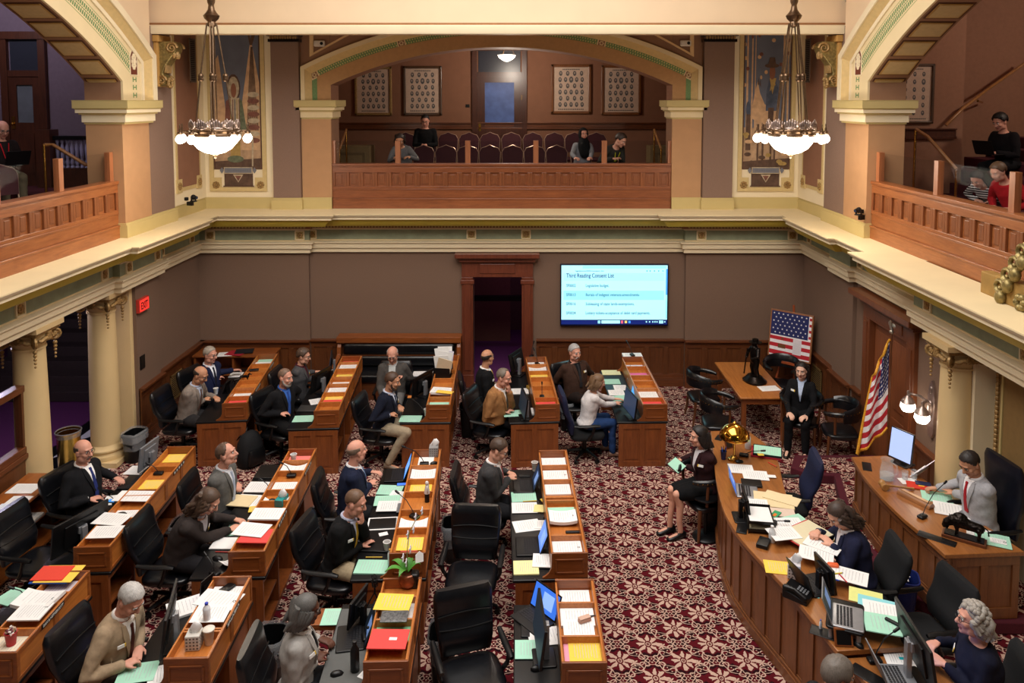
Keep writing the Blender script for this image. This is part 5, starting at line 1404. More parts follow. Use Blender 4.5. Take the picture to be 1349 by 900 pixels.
PE['brownblazer'] = person('dark-haired woman in maroon blazer and black skirt taking notes in an armchair', (921,575), -160, 6, head=(-12,-4), hands=(P3(889,607,0.66), P3(897,615,0.64)), hpose=('pen','grip'), skin='fair', hair=('bob','#1f1614'), jacket='#2e171a', shirt='#d8d4d8', woman=True, skirt='#101012', badge=1, shoes='#0e0e10', legs=((0.43,-0.06,0.53,0.43,-0.08,0.085),(0.43,0.06,0.53,0.38,0.07,0.085)), vol=1.08)
PE['tablewoman'] = person('dark-haired young woman in black suit and pale blue blouse beside the oak table', (1056,488), -118, 0, head=(-6,-4), hands=('knee','knee'), hpose=('relax','relax'), skin='pale', hair=('long','#241a17'), jacket='#121215', shirt='#b9c9e4', woman=True, pants='#111114', badge=-1, open_v=0.0)
PE['speaker'] = person('man in light grey suit and red tie signing papers at the presiding desk', (1271,612), -170, 9, z0=0.12, head=(8,-34), hands=(P3(1218,645,0.82), P3(1234,650,0.82)), hpose=('pen','flat'), skin='tan', hair=('short','#2b211d'), jacket='#a6a6aa', shirt='#f0f0f2', tie='#a3202a', pants='#77777b', seat=0.54)
PE['clerk'] = person('woman with curly brown hair in navy cardigan writing at the clerk desk', (1105,678), 176, 15, head=(10,-40), hands=(P3(1063,706,0.93), P3(1082,717,0.93)), hpose=('pen','flat'), skin='fair', hair=('wavy','#4a372e'), jacket='#20233c', shirt='#e6e4ea', woman=True, badge=-1, seat=0.56, fat=1.1)
PE['greycurl'] = person('woman with wavy silver hair and blue glasses in navy sweater at lower right', (1281,816), 176, 4, head=(-4,4), hands=(P3(1216,848,0.86), P3(1226,872,0.86)), hpose=('relax','flat'), skin='pink', hair=('curly','#b9b2a8'), jacket='#161829', shirt=None, woman=True, knit=True, badge=-1, glasses=True, seat=0.56, fat=1.15)
PE['bottom'] = person('person with short grey hair seen from above at the bottom edge', (1104,891), 12, 10, head=(0,-12), hands=('lap','lap'), skin='fair', hair=('short','#7d736a'), jacket='#1b1b1e', shirt='#dddddd', vol=1.1)
PE['g1'] = person('man with glasses in black shirt sitting in the back gallery looking at his phone', loc=(WY(560,190,15.75).x, 15.85, 3.5), face=-88, lean=2, head=(0,-20), hands=('clasp','clasp'), skin='pink', hair=('short','#15100e'), jacket='#0f0f11', shirt=None, knit=True, glasses=True, low=True, pants='#2a3154')
PE['g2'] = person('person in grey sweater hunched at the rail of the back gallery', loc=(WY(531,200,14.5).x, 14.62, 3.3), face=-95, lean=30, head=(10,-30), hands=(tuple(WY(520,212,14.05)), tuple(WY(540,211,14.05))), skin='tan', hair=('bob','#33251e'), jacket='#6b6a6b', shirt=None, knit=True, woman=True, low=True, pants='#333338')
PE['g3'] = person('woman in black headscarf and grey jacket in the back gallery', loc=(WY(768,200,14.6).x, 14.78, 3.3), face=-85, lean=6, head=(8,2), hands=(tuple(WY(758,212,14.2)), tuple(WY(778,212,14.2))), skin='pink', hair=None, scarf='#121214', jacket='#84868a', shirt=None, knit=True, woman=True, low=True, pants='#7a1c24')
PE['g4'] = person('person with hairband leaning over the gallery rail at right to write', loc=(WY(800,200,14.5).x, 14.55, 3.3), face=-58, lean=36, head=(22,-30), hands=(tuple(WY(810,213,14.0)), tuple(WY(815,211,14.1))), hpose=('pen','flat'), skin='fair', hair=('short','#3b2b22'), jacket='#34332f', shirt=None, knit=True, low=True, lanyard='#d5d92a', vol=1.12)
PE['g5'] = person('bald man with red lanyard holding a laptop in the left gallery', loc=(-7.62, 11.15, 3.5), face=-32, lean=4, head=(0,-22), hands=(None,'clasp'), skin='pink', hair=('bald','#8c8279'), jacket='#241c1d', shirt=None, knit=True, lanyard='#c4242c', glasses=True, low=True, pants='#6f6550')
PE['g6'] = person('dark-haired person in black typing on a laptop on the right gallery steps', loc=(7.28, 11.55, 3.62), face=-160, lean=14, head=(0,-24), hands=('clasp','clasp'), skin='pink', hair=('short','#141010'), jacket='#151215', shirt=None, knit=True, low=True, pants='#17171a', vol=1.15)
PE['g7'] = person('fair-haired boy in red sweatshirt at the right gallery rail', loc=(6.72, 10.42, 3.18), face=-164, lean=30, head=(0,-26), hands=(None,None), skin='fair', hair=('short','#6b5138'), jacket='#a31820', shirt=None, knit=True, low=True, pants='#20222c', seat=0.30, vol=1.1)
PE['g8'] = person('person in black and white striped top behind the boy in red', loc=(6.78, 11.0, 3.14), face=-150, lean=50, head=(0,-40), hands=(None,None), skin='fair', hair=('long','#1c1513'), jacket='#101012', stripes='#0f0f10', shirt=None, knit=True, low=True, woman=True, pants='#17171a', seat=0.36)
for key, dk, k_ in (('tan','B2',1),('blackbald','A',1),('greyup','B',1),('longhair','B',1),('greywoman','C2',1),('yellowtie','C',1),('navybald','C',1),('greyglass','D',1),('tanjacket','F4',1),('doorbald','F4',1),('greyspec','F1',1),('navyspec','F1',1),('bearded','F2',1),('greyblazer','F2',1),('khaki','F3',1)):
 p, d = PE[key], D[dk]; a = d.rotation_euler.z; v = Vector((p.location.x-d.location.x, p.location.y-d.location.y)); x = v.x*math.cos(a)+v.y*math.sin(a)
 sh = min(0.16, x+0.89)
 if sh > 0: p.location.x -= sh*math.cos(a); p.location.y -= sh*math.sin(a)
PE['speaker'].location.x += 0.07; PE['speaker'].location.y += 0.03
def at_person(key, off=-0.02, side_=0.0):
 p = PE[key]; rz = p.rotation_euler.z; c, s_ = math.cos(rz), math.sin(rz)
 return (p.location.x+off*c-side_*s_, p.location.y+off*s_+side_*c, p.location.z), rz
CH0 = exec_chair('swivel_chair', 'black leather swivel chair under the white-haired man in tan suit')
CH1 = exec_chair('swivel_chair', 'black mesh-backed swivel chair under the woman writing in navy cardigan', BLKFAB, BLKFAB, 0.45, seams=False)
CH2 = exec_chair('swivel_chair', 'empty blue-backed swivel chair between clerk desk and oak table', BLUEFAB, BLKFAB, 0.56, seams=False)
CH3 = exec_chair('swivel_chair', 'tall navy leather chair of the man in light grey suit', plain('navy leather','#12141f',0.35,var=0.2,scale=25), LEATHER, 0.76, sw=0.27, seams=False, rec=0.0)
used = set()
def put(proto, loc, rz, label, group=None):
 if proto.name not in used:
  used.add(proto.name); proto.location = loc; proto.rotation_euler = (0, 0, rz); proto['label'] = label
  if group: proto['group'] = group
  return proto
 return dup(proto, loc, rz, label, group)
GC = 'swivel chairs at the senators desks'
for key, off, da, label in (
 ('tan', -0.03, 6, 'black leather swivel chair under the white-haired man in tan suit'),
 ('blackbald', -0.02, 0, 'dark swivel chair under the bald man in black suit by the columns'),
 ('greyup', -0.04, 10, 'black swivel chair under the man in grey suit looking up'),
 ('longhair', -0.10, 4, 'black leather swivel chair under the long-haired person writing'),
 ('greywoman', -0.03, -6, 'black leather swivel chair under the grey-haired woman in light blazer'),
 ('yellowtie', -0.05, 4, 'black swivel chair under the man with yellow tie'),
 ('navybald', -0.04, -10, 'black swivel chair under the bald man in navy suit'),
 ('greyglass', -0.04, 4, 'black swivel chair under the dark grey suited man with glasses'),
 ('tanjacket', -0.06, 8, 'black swivel chair under the man in tan jacket'),
 ('doorbald', -0.03, 0, 'black swivel chair under the bald man turned to the doorway'),
 ('brownsuit', -0.03, 0, 'black swivel chair under the reclining man in brown suit'),
 ('greyspec', -0.08, 4, 'black leather swivel chair under the man in grey checked jacket'),
 ('navyspec', -0.03, 10, 'black swivel chair under the white-haired man in navy suit'),
 ('bearded', -0.03, 14, 'black swivel chair under the grey-bearded man in black suit'),
 ('greyblazer', -0.03, 0, 'black swivel chair under the woman in grey blazer'),
 ('benchman', -0.03, 0, 'black swivel chair under the elderly man reading a booklet'),
 ('khaki', -0.05, 4, 'black swivel chair under the man in khaki trousers')):
 l, rz = at_person(key, off); put(CH0, l, rz+R(da), label, GC)
for px, py, face, label in ((622,748,-94,'empty black leather swivel chair, the farther of two in the aisle'),(622,876,-72,'empty black leather swivel chair, the nearer of two in the aisle'),(50,730,-8,'empty black swivel chair in front of the low side shelf'),(222,545,10,'empty black swivel chair by the left wall behind the grey checked jacket')):
 if px == 222: continue
 g = G(px, py, 0.46); put(CH0, (g.x, g.y, 0), R(face), label, GC)
l, rz = at_person('clerk', -0.03); put(CH1, (l[0], l[1], 0.11), rz, 'black mesh-backed swivel chair under the woman writing in navy cardigan')
l, rz = at_person('greycurl', -0.03); put(CH1, (l[0], l[1], 0.11), rz, 'black swivel chair under the woman with silver curls')
g = G(1216, 822, 0.46); put(CH1, (g.x, g.y, 0), R(188), 'empty black mesh swivel chair in front of the presiding desk')
g = G(1036, 655, 0.46); put(CH2, (g.x, g.y, 0), R(172), 'empty blue-backed swivel chair between clerk desk and oak table')
l, rz = at_person('whitewoman', -0.04); put(CH2, (l[0], l[1], 0.0), rz, 'blue and black swivel chair under the woman in white jacket')
l, rz = at_person('speaker', -0.02); put(CH3, (l[0], l[1], 0.125+0.10), rz+R(-4), 'tall navy leather chair of the man in light grey suit')
AC0 = arm_chair('captain_chair', 'black leather armchair with wooden legs under the woman taking notes')
GA = 'leather armchairs with wooden legs'
l, rz = at_person('brownblazer', 0.02); put(AC0, l, rz, 'black leather armchair with wooden legs under the woman taking notes', GA)
l, rz = at_person('tablewoman', -0.03); put(AC0, l, rz, 'black leather armchair under the young woman beside the oak table', GA)
for px, py, face, label in ((927,516,4,'empty leather armchair at the oak table, the farther one on its left'),(946,549,-6,'empty leather armchair at the oak table, the nearer one on its left'),(1106,560,172,'empty leather armchair with wooden legs standing against the right wall'),(1030,500,-110,'dark leather armchair partly hidden under the framed flag')):
 g = G(px, py, 0.46); put(AC0, (g.x, g.y, 0), R(face), label, GA)
BC0 = banquet_chair('banquet_chair', 'burgundy chair')
xs = [WY(370+0,190,16).x]
GB = 'burgundy gallery chairs'
rowb = [532,561,589,617,645,673.5,702,731,758,787]
for i, px in enumerate(rowb):
 put(BC0, (WY(px,190,16.05).x, 16.05, 3.5), R(-90), 'burgundy gallery chair of the rear row, number %s from the left' % ('one','two','three','four','five','six','seven','eight','nine','ten')[i], GB)
for i, px in enumerate((556,586,615,644.5,675,704.5,734)):
 put(BC0, (WY(px,200,14.85).x, 14.85, 3.3), R(-90), 'burgundy gallery chair of the front row, number %s from the left' % ('one','two','three','four','five','six','seven')[i], GB)
put(BC0, (WY(768,200,14.85).x, 14.83, 3.3), R(-85), 'burgundy gallery chair under the woman in headscarf', GB)
put(BC0, (-6.95, 10.35, 3.3), R(-30), 'burgundy chair at the glass rail of the left gallery', GB)
INK = plain('grey print', '#b4b6b8', 0.8); INKD = plain('dark print', '#3a3b40', 0.8)
REG = []
def settle(x, y, z, w, h, th, rot=0.0):
 "rest on whatever sheets already lie there"
 c, s_ = abs(math.cos(R(rot))), abs(math.sin(R(rot))); hx, hy = (w*c+h*s_)/2, (w*s_+h*c)/2
 zz = z
 for (a0, b0, a1, b1, zb, zt) in REG:
  if abs(zb-z) < 0.12 and a0 < x+hx and a1 > x-hx and b0 < y+hy and b1 > y-hy and zt > zz-0.0005 and zt-z < 0.12: zz = max(zz, zt+0.0012)
 REG.append((x-hx, y-hy, x+hx, y+hy, z, zz+th))
 return zz
def paper(px, py, z, rot, col, label, w=0.279, h=0.216, th=0.004, lines=True, seal=False, name='paper_sheet', cat='paper', curl=0.0, tabc=None, group=None, rise=0, at=None):
 g = G(px, py, z) if at is None else Vector((at[0], at[1], z)); curl *= 0.3
 mb = MB(); n = 6
 def cz(x): return curl*((x/w)**2)
 top = []
 rings = []
 for k in range(n+1):
  x = -w/2+w*k/n; rings.append([(x,-h/2,cz(x)),(x,-h/2,th+cz(x)),(x,h/2,th+cz(x)),(x,h/2,cz(x))])
 mb.loft(rings, 0)
 e = th+0.0006
 if lines:
  nl = 9; rnd = random.Random(int(px*7+py*3))
  for k in range(nl):
   x = w*0.36-w*0.68*k/(nl-1); y1 = h*0.36; y0 = -h*(0.36-0.30*rnd.random()*(1 if k in (2,5,8) else 0.2))
   mb.poly([(x-0.0018,y0,e+cz(x)),(x+0.0018,y0,e+cz(x)),(x+0.0018,y1,e+cz(x)),(x-0.0018,y1,e+cz(x))], 1)
 if seal:
  for a in range(12):
   t0, t1 = a*PI/6, (a+1)*PI/6; c = (w*0.40, 0)
   mb.poly([(c[0]+0.008*math.cos(t0),c[1]+0.008*math.sin(t0),e+cz(c[0])),(c[0]+0.014*math.cos(t0),c[1]+0.014*math.sin(t0),e+cz(c[0])),(c[0]+0.014*math.cos(t1),c[1]+0.014*math.sin(t1),e+cz(c[0])),(c[0]+0.008*math.cos(t1),c[1]+0.008*math.sin(t1),e+cz(c[0]))], 2)
 if tabc: mb.cbox((w*0.12, 0, e), (0.06, 0.03, 0.0012), 3)
 ms = [paperm(col), INK, INKD]+([paperm(tabc)] if tabc else [])
 o = mb.build(name, ms, None, smooth=0, fix=False)
 o.location = (g.x, g.y, settle(g.x, g.y, z+rise, w, h, th, rot)); o.rotation_euler = (0, 0, R(rot))
 return tag(o, label, cat, group)
def folder(px, py, z, rot, col, label, w=0.30, h=0.235, th=0.008, tabc='#ffffff', **k):
 return paper(px, py, z, rot, col, label, w, h, th, False, False, 'folder', 'folder', tabc=tabc, **k)
def pose(t, px, py, z, rot, w=0.06): g = G(px, py, z); t.location = (g.x, g.y, settle(g.x, g.y, z, w, w, 0.0)); t.rotation_euler = (0, 0, R(rot)); return t
def laptop(px, py, z, rot, label, screen='#3566c8', e=0.9, base=BLKPL, tilt=112, w=0.32, name='laptop'):
 t = pose(thing(name, label, 'laptop'), px, py, z, rot)     # user sits on the -x side
 mb = MB(); mb.rbox((-0.115,-w/2,0.0),(0.115,w/2,0.016),0.012); kb = mb.build('base', base, t, smooth=40)
 mb = MB()
 for r_ in range(5):
  for k in range(12): mb.cbox((0.075-0.025*r_, -w*0.42+w*0.84*(k+0.5)/12, 0.0168), (0.019, w*0.84/12*0.78, 0.002))
 mb.build('keyboard', plain('key caps','#1c1c20',0.5), kb, smooth=0)
 M = Matrix.Translation((0.113,0,0.012)) @ Matrix.Rotation(R(90-tilt), 4, 'Y').inverted() @ Matrix.Rotation(R(0), 4, 'Y')
 M = Matrix.Translation((0.113,0,0.014)) @ Matrix.Rotation(R(tilt-90), 4, 'Y')
 mb = MB(); mb.box((0.0,-w/2,0.0),(0.008,w/2,0.215),0,M); sc = mb.build('screen', base, t, smooth=0, bevel=0.002)
 mb = MB(); mb.box((-0.0012,-w/2+0.012,0.014),(0.0,w/2-0.012,0.203),0,M)
 mb.box((-0.0016,-w*0.3,0.05),(-0.0012,w*0.1,0.17),1,M)
 mb.build('display', [glow('screen '+screen, screen, e), glow('page '+screen, '#7fa2de', e*0.9)], sc, smooth=0)
 return t
def monitor(px, py, z, rot, label, w=0.52, h=0.31, lift=0.10, screen='#1d2b38', e=0.5, shell=BLKPL, tilt=8, name='monitor', stand=SILVERPL):
 t = pose(thing(name, label, 'monitor'), px, py, z, rot)    # screen looks to -x
 M = Matrix.Translation((0,0,lift+h/2)) @ Matrix.Rotation(R(tilt), 4, 'Y')
 mb = MB(); mb.box((0.0,-w/2,-h/2),(0.022,w/2,h/2),0,M); mb.box((0.02,-w*0.3,-h*0.32),(0.038,w*0.3,h*0.32),0,M); b_ = mb.build('panel', shell, t, smooth=0, bevel=0.004)
 mb = MB(); mb.box((-0.0015,-w/2+0.01,-h/2+0.014),(0.0,w/2-0.01,h/2-0.01),0,M); mb.build('display', glow('screen '+screen, screen, e), b_, smooth=0)
 mb = MB(); mb.box((0.045,-0.03,0.01),(0.085,0.03,lift+h*0.62)); mb.box((0.03,-0.045,lift+h*0.42),(0.06,0.045,lift+h*0.62)); mb.build('stand', stand, t, smooth=0, bevel=0.004)
 mb = MB(); mb.rbox((-0.05,-0.11,0.0),(0.14,0.11,0.012),0.02); mb.build('foot', shell, t, smooth=40)
 mb = MB(); mb.cbox((0.0385,0,0.02),(0.002,0.02,0.03),0,M); mb.build('badge', SILVERPL, b_, smooth=0)
 return t
def mic(px, py, z, hx, hy, hz, label):
 g = G(px, py, z); q = G(hx, hy, z+hz)-g
 t = thing('gooseneck_microphone', label, 'microphone', (g.x, g.y, settle(g.x, g.y, z, 0.1, 0.08, 0.0)))
 mb = MB(); a = math.atan2(q.y, q.x)
 mb.rbox((-0.055,-0.035,0),(0.055,0.035,0.03),0.015); o = mb.build('base', BLKPL, t, smooth=40); o.rotation_euler = (0,0,a)
 L = Vector((q.x,q.y,hz)); pts = [Vector((0,0,0.02)), Vector((q.x*0.12,q.y*0.12,hz*0.35)), Vector((q.x*0.5,q.y*0.5,hz*0.78)), L]
 mb = MB(); mb.tube(pts, 0.0045, 6); mb.build('stem', BLKPL, t, smooth=60)
 mb = MB(); mb.limb([pts[-1], pts[-1]+(pts[-1]-pts[-2]).normalized()*0.04], [0.011,0.012], 8); mb.build('head', BLKPL, t, smooth=60)
 return t
def cup(px, py, z, label, col='#e9e6e0', r=0.038, h=0.105, name='paper_cup', lid=None, band=None):
 t = pose(thing(name, label, 'cup'), px, py, z, 0)
 mb = MB(); mb.lathe([(r*0.72,0),(r*0.74,0.003),(r,h-0.006),(r+0.004,h),(r-0.003,h),(r*0.72,0.012),(0.002,0.012)], 16, cap=False); mb.build('body', plain('cup '+col, col, 0.5), t, smooth=40)
 if lid: mb = MB(); mb.lathe([(r+0.005,h-0.004),(r+0.005,h+0.004),(r*0.85,h+0.012),(0.001,h+0.013)], 16); mb.build('lid', plain('lid '+lid, lid, 0.4), t, smooth=40)
 if band: mb = MB(); mb.lathe([(r*0.86,h*0.3),(r*0.955,h*0.7),(r*0.94,h*0.7),(r*0.85,h*0.3)], 16, cap=False); mb.build('sleeve', plain('sleeve '+band, band, 0.8), t, smooth=40)
 return t
def tissue(px, py, z, rot, label, col='#b9b5ac', s_=(0.11,0.11,0.12)):
 t = pose(thing('tissue_box', label, 'tissue box'), px, py, z, rot)
 mb = MB(); mb.rbox((-s_[0]/2,-s_[1]/2,0),(s_[0]/2,s_[1]/2,s_[2]),0.006)
 for k in range(4):
  for r_ in range(4):
   for fx in (-1,1):
    mb.cbox((fx*(s_[0]/2+0.0005), -s_[1]*0.36+k*s_[1]*0.24, 0.02+r_*s_[2]*0.22),(0.001,0.014,0.012),1); mb.cbox((-s_[0]*0.36+k*s_[0]*0.24, fx*(s_[1]/2+0.0005), 0.02+r_*s_[2]*0.22),(0.014,0.001,0.012),1)
 mb.build('box', [plain('tissue box '+col, col, 0.7), plain('box print','#5e5b58',0.7)], t, smooth=30)
 mb = MB(); rings = []
 for k in range(6):
  f = k/5; rr = 0.03*(1-0.5*f)+0.02*math.sin(f*PI); rings.append([(rr*(1+0.35*math.sin(3*a+f*2))*math.cos(a)+0.02*f, 0.45*rr*math.sin(a)*(1+0.3*math.cos(2*a)), s_[2]-0.004+0.085*f+0.01*math.sin(2*a)) for a in [q*2*PI/14 for q in range(14)]])
 mb.loft(rings); mb.build('tissue', plain('white tissue','#f0efee',0.9), t, smooth=70)
 return t
def mouse(px, py, z, rot, label, col=BLKPL):
 o = MB(); rings = []
 for k in range(7):
  f = k/6; x = -0.052+0.104*f; w_ = 0.030*math.sqrt(max(0.03, 1-(2*f-1)**4)); hh = 0.034*math.sqrt(max(0.02, 1-(2*f-0.8)**2*0.8))
  rings.append([(x, w_*math.cos(a), max(0, hh*math.sin(a))) for a in [q*2*PI/12 for q in range(12)]])
 o.loft(rings); b = o.build('computer_mouse', col, None, smooth=60)
 g = G(px, py, z); b.location = (g.x, g.y, settle(g.x, g.y, z, 0.1, 0.07, 0.0)); b.rotation_euler = (0,0,R(rot)); return tag(b, label, 'mouse')
def slab(px, py, z, rot, size, mat, label, name, cat, r=0.008, screen=None):
 t = pose(thing(name, label, cat), px, py, z, rot, max(size[0], size[1])*0.8)
 mb = MB(); mb.rbox((-size[0]/2,-size[1]/2,0),(size[0]/2,size[1]/2,size[2]),r); mb.build('body', mat, t, smooth=40)
 if screen: MB().box((-size[0]/2+0.006,-size[1]/2+0.006,size[2]),(size[0]/2-0.006,size[1]/2-0.006,size[2]+0.0008)).build('display', glow('screen '+screen, screen, 0.7), t, smooth=0)
 return t
def pen(px, py, z, rot, col, label, L=0.14, name='pen'):
 t = pose(thing(name, label, 'pen'), px, py, z, rot)
 mb = MB(); mb.tube([(-L/2,0,0.0055),(L/2*0.8,0,0.0055)],0.0055,7); mb.build('barrel', plain('pen '+col, col, 0.4), t, smooth=60)
 mb = MB(); mb.tube([(L/2*0.8,0,0.0055),(L/2,0,0.0055)],[0.005,0.001],7); mb.build('tip', INKD, t, smooth=60)
 return t
def stand_tablet(px, py, z, rot, label, col='#2f6fd0', w=0.20, h=0.15, tilt=70, e=0.8):
 t = pose(thing('tablet', label, 'tablet'), px, py, z, rot)
 M = Matrix.Rotation(R(90-tilt), 4, 'Y')
 mb = MB(); mb.box((0,-w/2,0.004),(0.009,w/2,h),0,M); b = mb.build('body', BLKPL, t, smooth=0, bevel=0.002)
 MB().box((-0.001,-w/2+0.008,0.012),(0,w/2-0.008,h-0.008),0,M).build('display', glow('screen '+col, col, e), b, smooth=0)
 mb = MB(); mb.box((0.06,-0.05,0.0),(0.066,0.05,h*0.72),0,Matrix.Rotation(R(-8),4,'Y')); mb.box((-0.01,-0.05,0),(0.07,0.05,0.004)); mb.build('easel_stand', BLKPL, t, smooth=0)
 return t
def bottle(px, py, z, label, col, cap, r=0.028, h=0.16, mat=None, name='bottle'):
 t = pose(thing(name, label, 'bottle'), px, py, z, 0)
 mb = MB(); mb.lathe([(r*0.9,0),(r,0.006),(r,h*0.62),(r*0.9,h*0.72),(r*0.42,h*0.86),(r*0.42,h*0.92)], 16); mb.build('body', mat or plain('bottle '+col, col, 0.35), t, smooth=40)
 mb = MB(); mb.lathe([(r*0.48,h*0.90),(r*0.48,h),(r*0.2,h*1.01)], 12); mb.build('cap', plain('cap '+cap, cap, 0.4), t, smooth=40)
 return t
def bin_(px, py, label, liner=True, top=0.30, bot=0.24, h=0.40, mat=BLKPL, z=0.0, junk=None, name='waste_bin', rot=0):
 g = G(px, py, z)
 for kd, d in D.items():
  a = d.rotation_euler.z; v = Vector((g.x-d.location.x, g.y-d.location.y)); x = v.x*math.cos(a)+v.y*math.sin(a); y = -v.x*math.sin(a)+v.y*math.cos(a)
  if -0.3 < y < DLEN[kd]+0.1 and -0.5 < x < 0.19: x = 0.19; rot = math.degrees(a)+90; g = Vector((d.location.x+x*math.cos(a)-y*math.sin(a), d.location.y+x*math.sin(a)+y*math.cos(a), 0))
 t = thing(name, label, 'bin', (g.x, g.y, z), R(rot))
 def sq(w_, d_, zz): return supersec(0, 0, zz, w_/2, d_/2, 20, 4)
 k = 0.78
 mb = MB(); mb.loft([sq(bot, bot*k, 0), sq(top, top*k, h), sq(top+0.03, top*k+0.03, h), sq(top+0.03, top*k+0.03, h-0.02), sq(top+0.004, top*k+0.004, h-0.02)], 0, False); mb.loft([sq(top-0.012, top*k-0.012, h), sq(bot-0.012, bot*k-0.012, 0.02), sq(0.01, 0.01, 0.02)], 0, False)
 mb.loft([sq(bot,bot*k,0.0), sq(0.01,0.01,0.001)], 0, False)
 mb.build('body', mat, t, smooth=45)
 if liner:
  mb = MB(); rings = []
  for i, (w_, zz) in enumerate(((top-0.03,h-0.22),(top-0.01,h-0.05),(top+0.02,h+0.03),(top+0.05,h+0.0),(top+0.045,h-0.10))):
   rg = sq(w_, w_*k+0.01, zz); rings.append([(x*(1+0.05*noise.noise(Vector((j*0.9,i*1.3,px)))), y*(1+0.05*noise.noise(Vector((j*1.1,i,py)))), zq+0.02*noise.noise(Vector((j*0.7,px,i)))) for j, (x, y, zq) in enumerate(rg)])
  mb.loft(rings, 0, False); mb.build('liner', BAGPL, t, smooth=70)
 if junk:
  mb = MB();
  for q in range(3): mb.box((-0.09,-0.06,0),(0.09,0.06,0.004),0,Matrix.Translation((0.02*q-0.02,0.015*q,h-0.03+0.02*q)) @ Euler((0.3*q-0.25,0.45-0.3*q,q*0.8)).to_matrix().to_4x4())
  mb.build('crumpled_paper', paperm(junk), t, smooth=0)
 return t
ZC, ZT = 0.641, 0.7965
WH, GR, YE, CO, MA, PK = '#ecebe9', '#a9dcc4', '#f0cc55', '#e2504c', '#e3cfa4', '#e79ab0'
def ang(k): return math.degrees(D[k].rotation_euler.z)
DP = {'D':"at the glasses man's dark grey suit desk", 'D2':'on the desk by the empty chairs', 'C':"on the navy and yellow-tie men's desk", 'C2':'on the orchid desk', 'B':"on the long-haired writer's desk", 'B2':"on the tan-suited man's desk",
      'A':'on the desk beside the columns', 'A2':'on the lower left corner desk', 'F1':'on the far desk by left wall', 'F2':"on the grey-bearded man's desk", 'F3':'on the desk before the bench', 'F4':"on the tan-jacketed man's desk", 'F5':"on the white-jacketed woman's desk"}
DP['D'] = "on the dark grey suited man's desk"
def clampx(o, k, xmax):
 "keep a screen clear of the paper tray"
 d = D[k]; a = d.rotation_euler.z; v = Vector((o.location.x-d.location.x, o.location.y-d.location.y)); x = v.x*math.cos(a)+v.y*math.sin(a); y = -v.x*math.sin(a)+v.y*math.cos(a)
 x = min(x, xmax); y = max(0.12, min(DLEN[k]-0.12, y))
 o.location.x = d.location.x+x*math.cos(a)-y*math.sin(a); o.location.y = d.location.y+x*math.sin(a)+y*math.cos(a)
def intray(k, px, py, z, w, h):
 d = D[k]; a = d.rotation_euler.z; g = G(px, py, z); v = Vector((g.x-d.location.x, g.y-d.location.y)); L = DLEN[k]
 y = -v.x*math.sin(a)+v.y*math.cos(a)
 ed = [0.02]+[f*L for f in DCELL[k]]+[L-0.02]; y = max(0.03, min(L-0.03, y))
 for q0, q1 in zip(ed[:-1], ed[1:]):
  if q0 <= y <= q1: break
 w = min(w, 0.280); h = min(h, q1-q0-0.024); y = max(q0+0.011+h/2, min(q1-0.011-h/2, y)); x = -0.17
 return (d.location.x+x*math.cos(a)-y*math.sin(a), d.location.y+x*math.sin(a)+y*math.cos(a)), w, h
def items(k, rows):
 a = ang(k)
 for r_ in rows:
  kind, px, py, z, rot, *rest = r_
  z = {'c': ZC, 't': ZT}.get(z, z); lab = rest[0]+' '+DP[k]; col = rest[1] if len(rest) > 1 else WH; kw = rest[2] if len(rest) > 2 else {}
  if kind in 'pf':
   kw = dict(kw)
   if z == ZT and not kw.get('rise'):
    kw['at'], kw['w'], kw['h'] = intray(k, px, py, z, kw.get('w', 0.279 if kind == 'p' else 0.29), kw.get('h', 0.216 if kind == 'p' else 0.235)); rot = 0
   (paper if kind == 'p' else folder)(px, py, z, a+rot, col, lab, **kw)
  elif kind == 'l': clampx(laptop(px, py, z, a+rot, lab, **kw), k, -0.54)
  elif kind == 'm': clampx(monitor(px, py, z, a+rot, lab, **kw), k, -0.50)
  elif kind == 'o': mouse(px, py, z, a+rot, lab)
  elif kind == 'k': mic(px, py, z, *rot, lab)
  elif kind == 'u': cup(px, py, z, lab, col, **kw)
  elif kind == 't': tissue(px, py, z, a+rot, lab, col)
  elif kind == 's': slab(px, py, z, a+rot, col, kw.pop('mat', BLKPL), lab, **kw)
  elif kind == 'e': stand_tablet(px, py, z, a+rot, lab, **kw)
  elif kind == 'n': pen(px, py, z, a+rot, col, lab, **kw)
  elif kind == 'b': bottle(px, py, z, lab, col, **kw)
NP = dict(w=0.10, h=0.08, lines=False)
TW = dict(w=0.27, h=0.21)
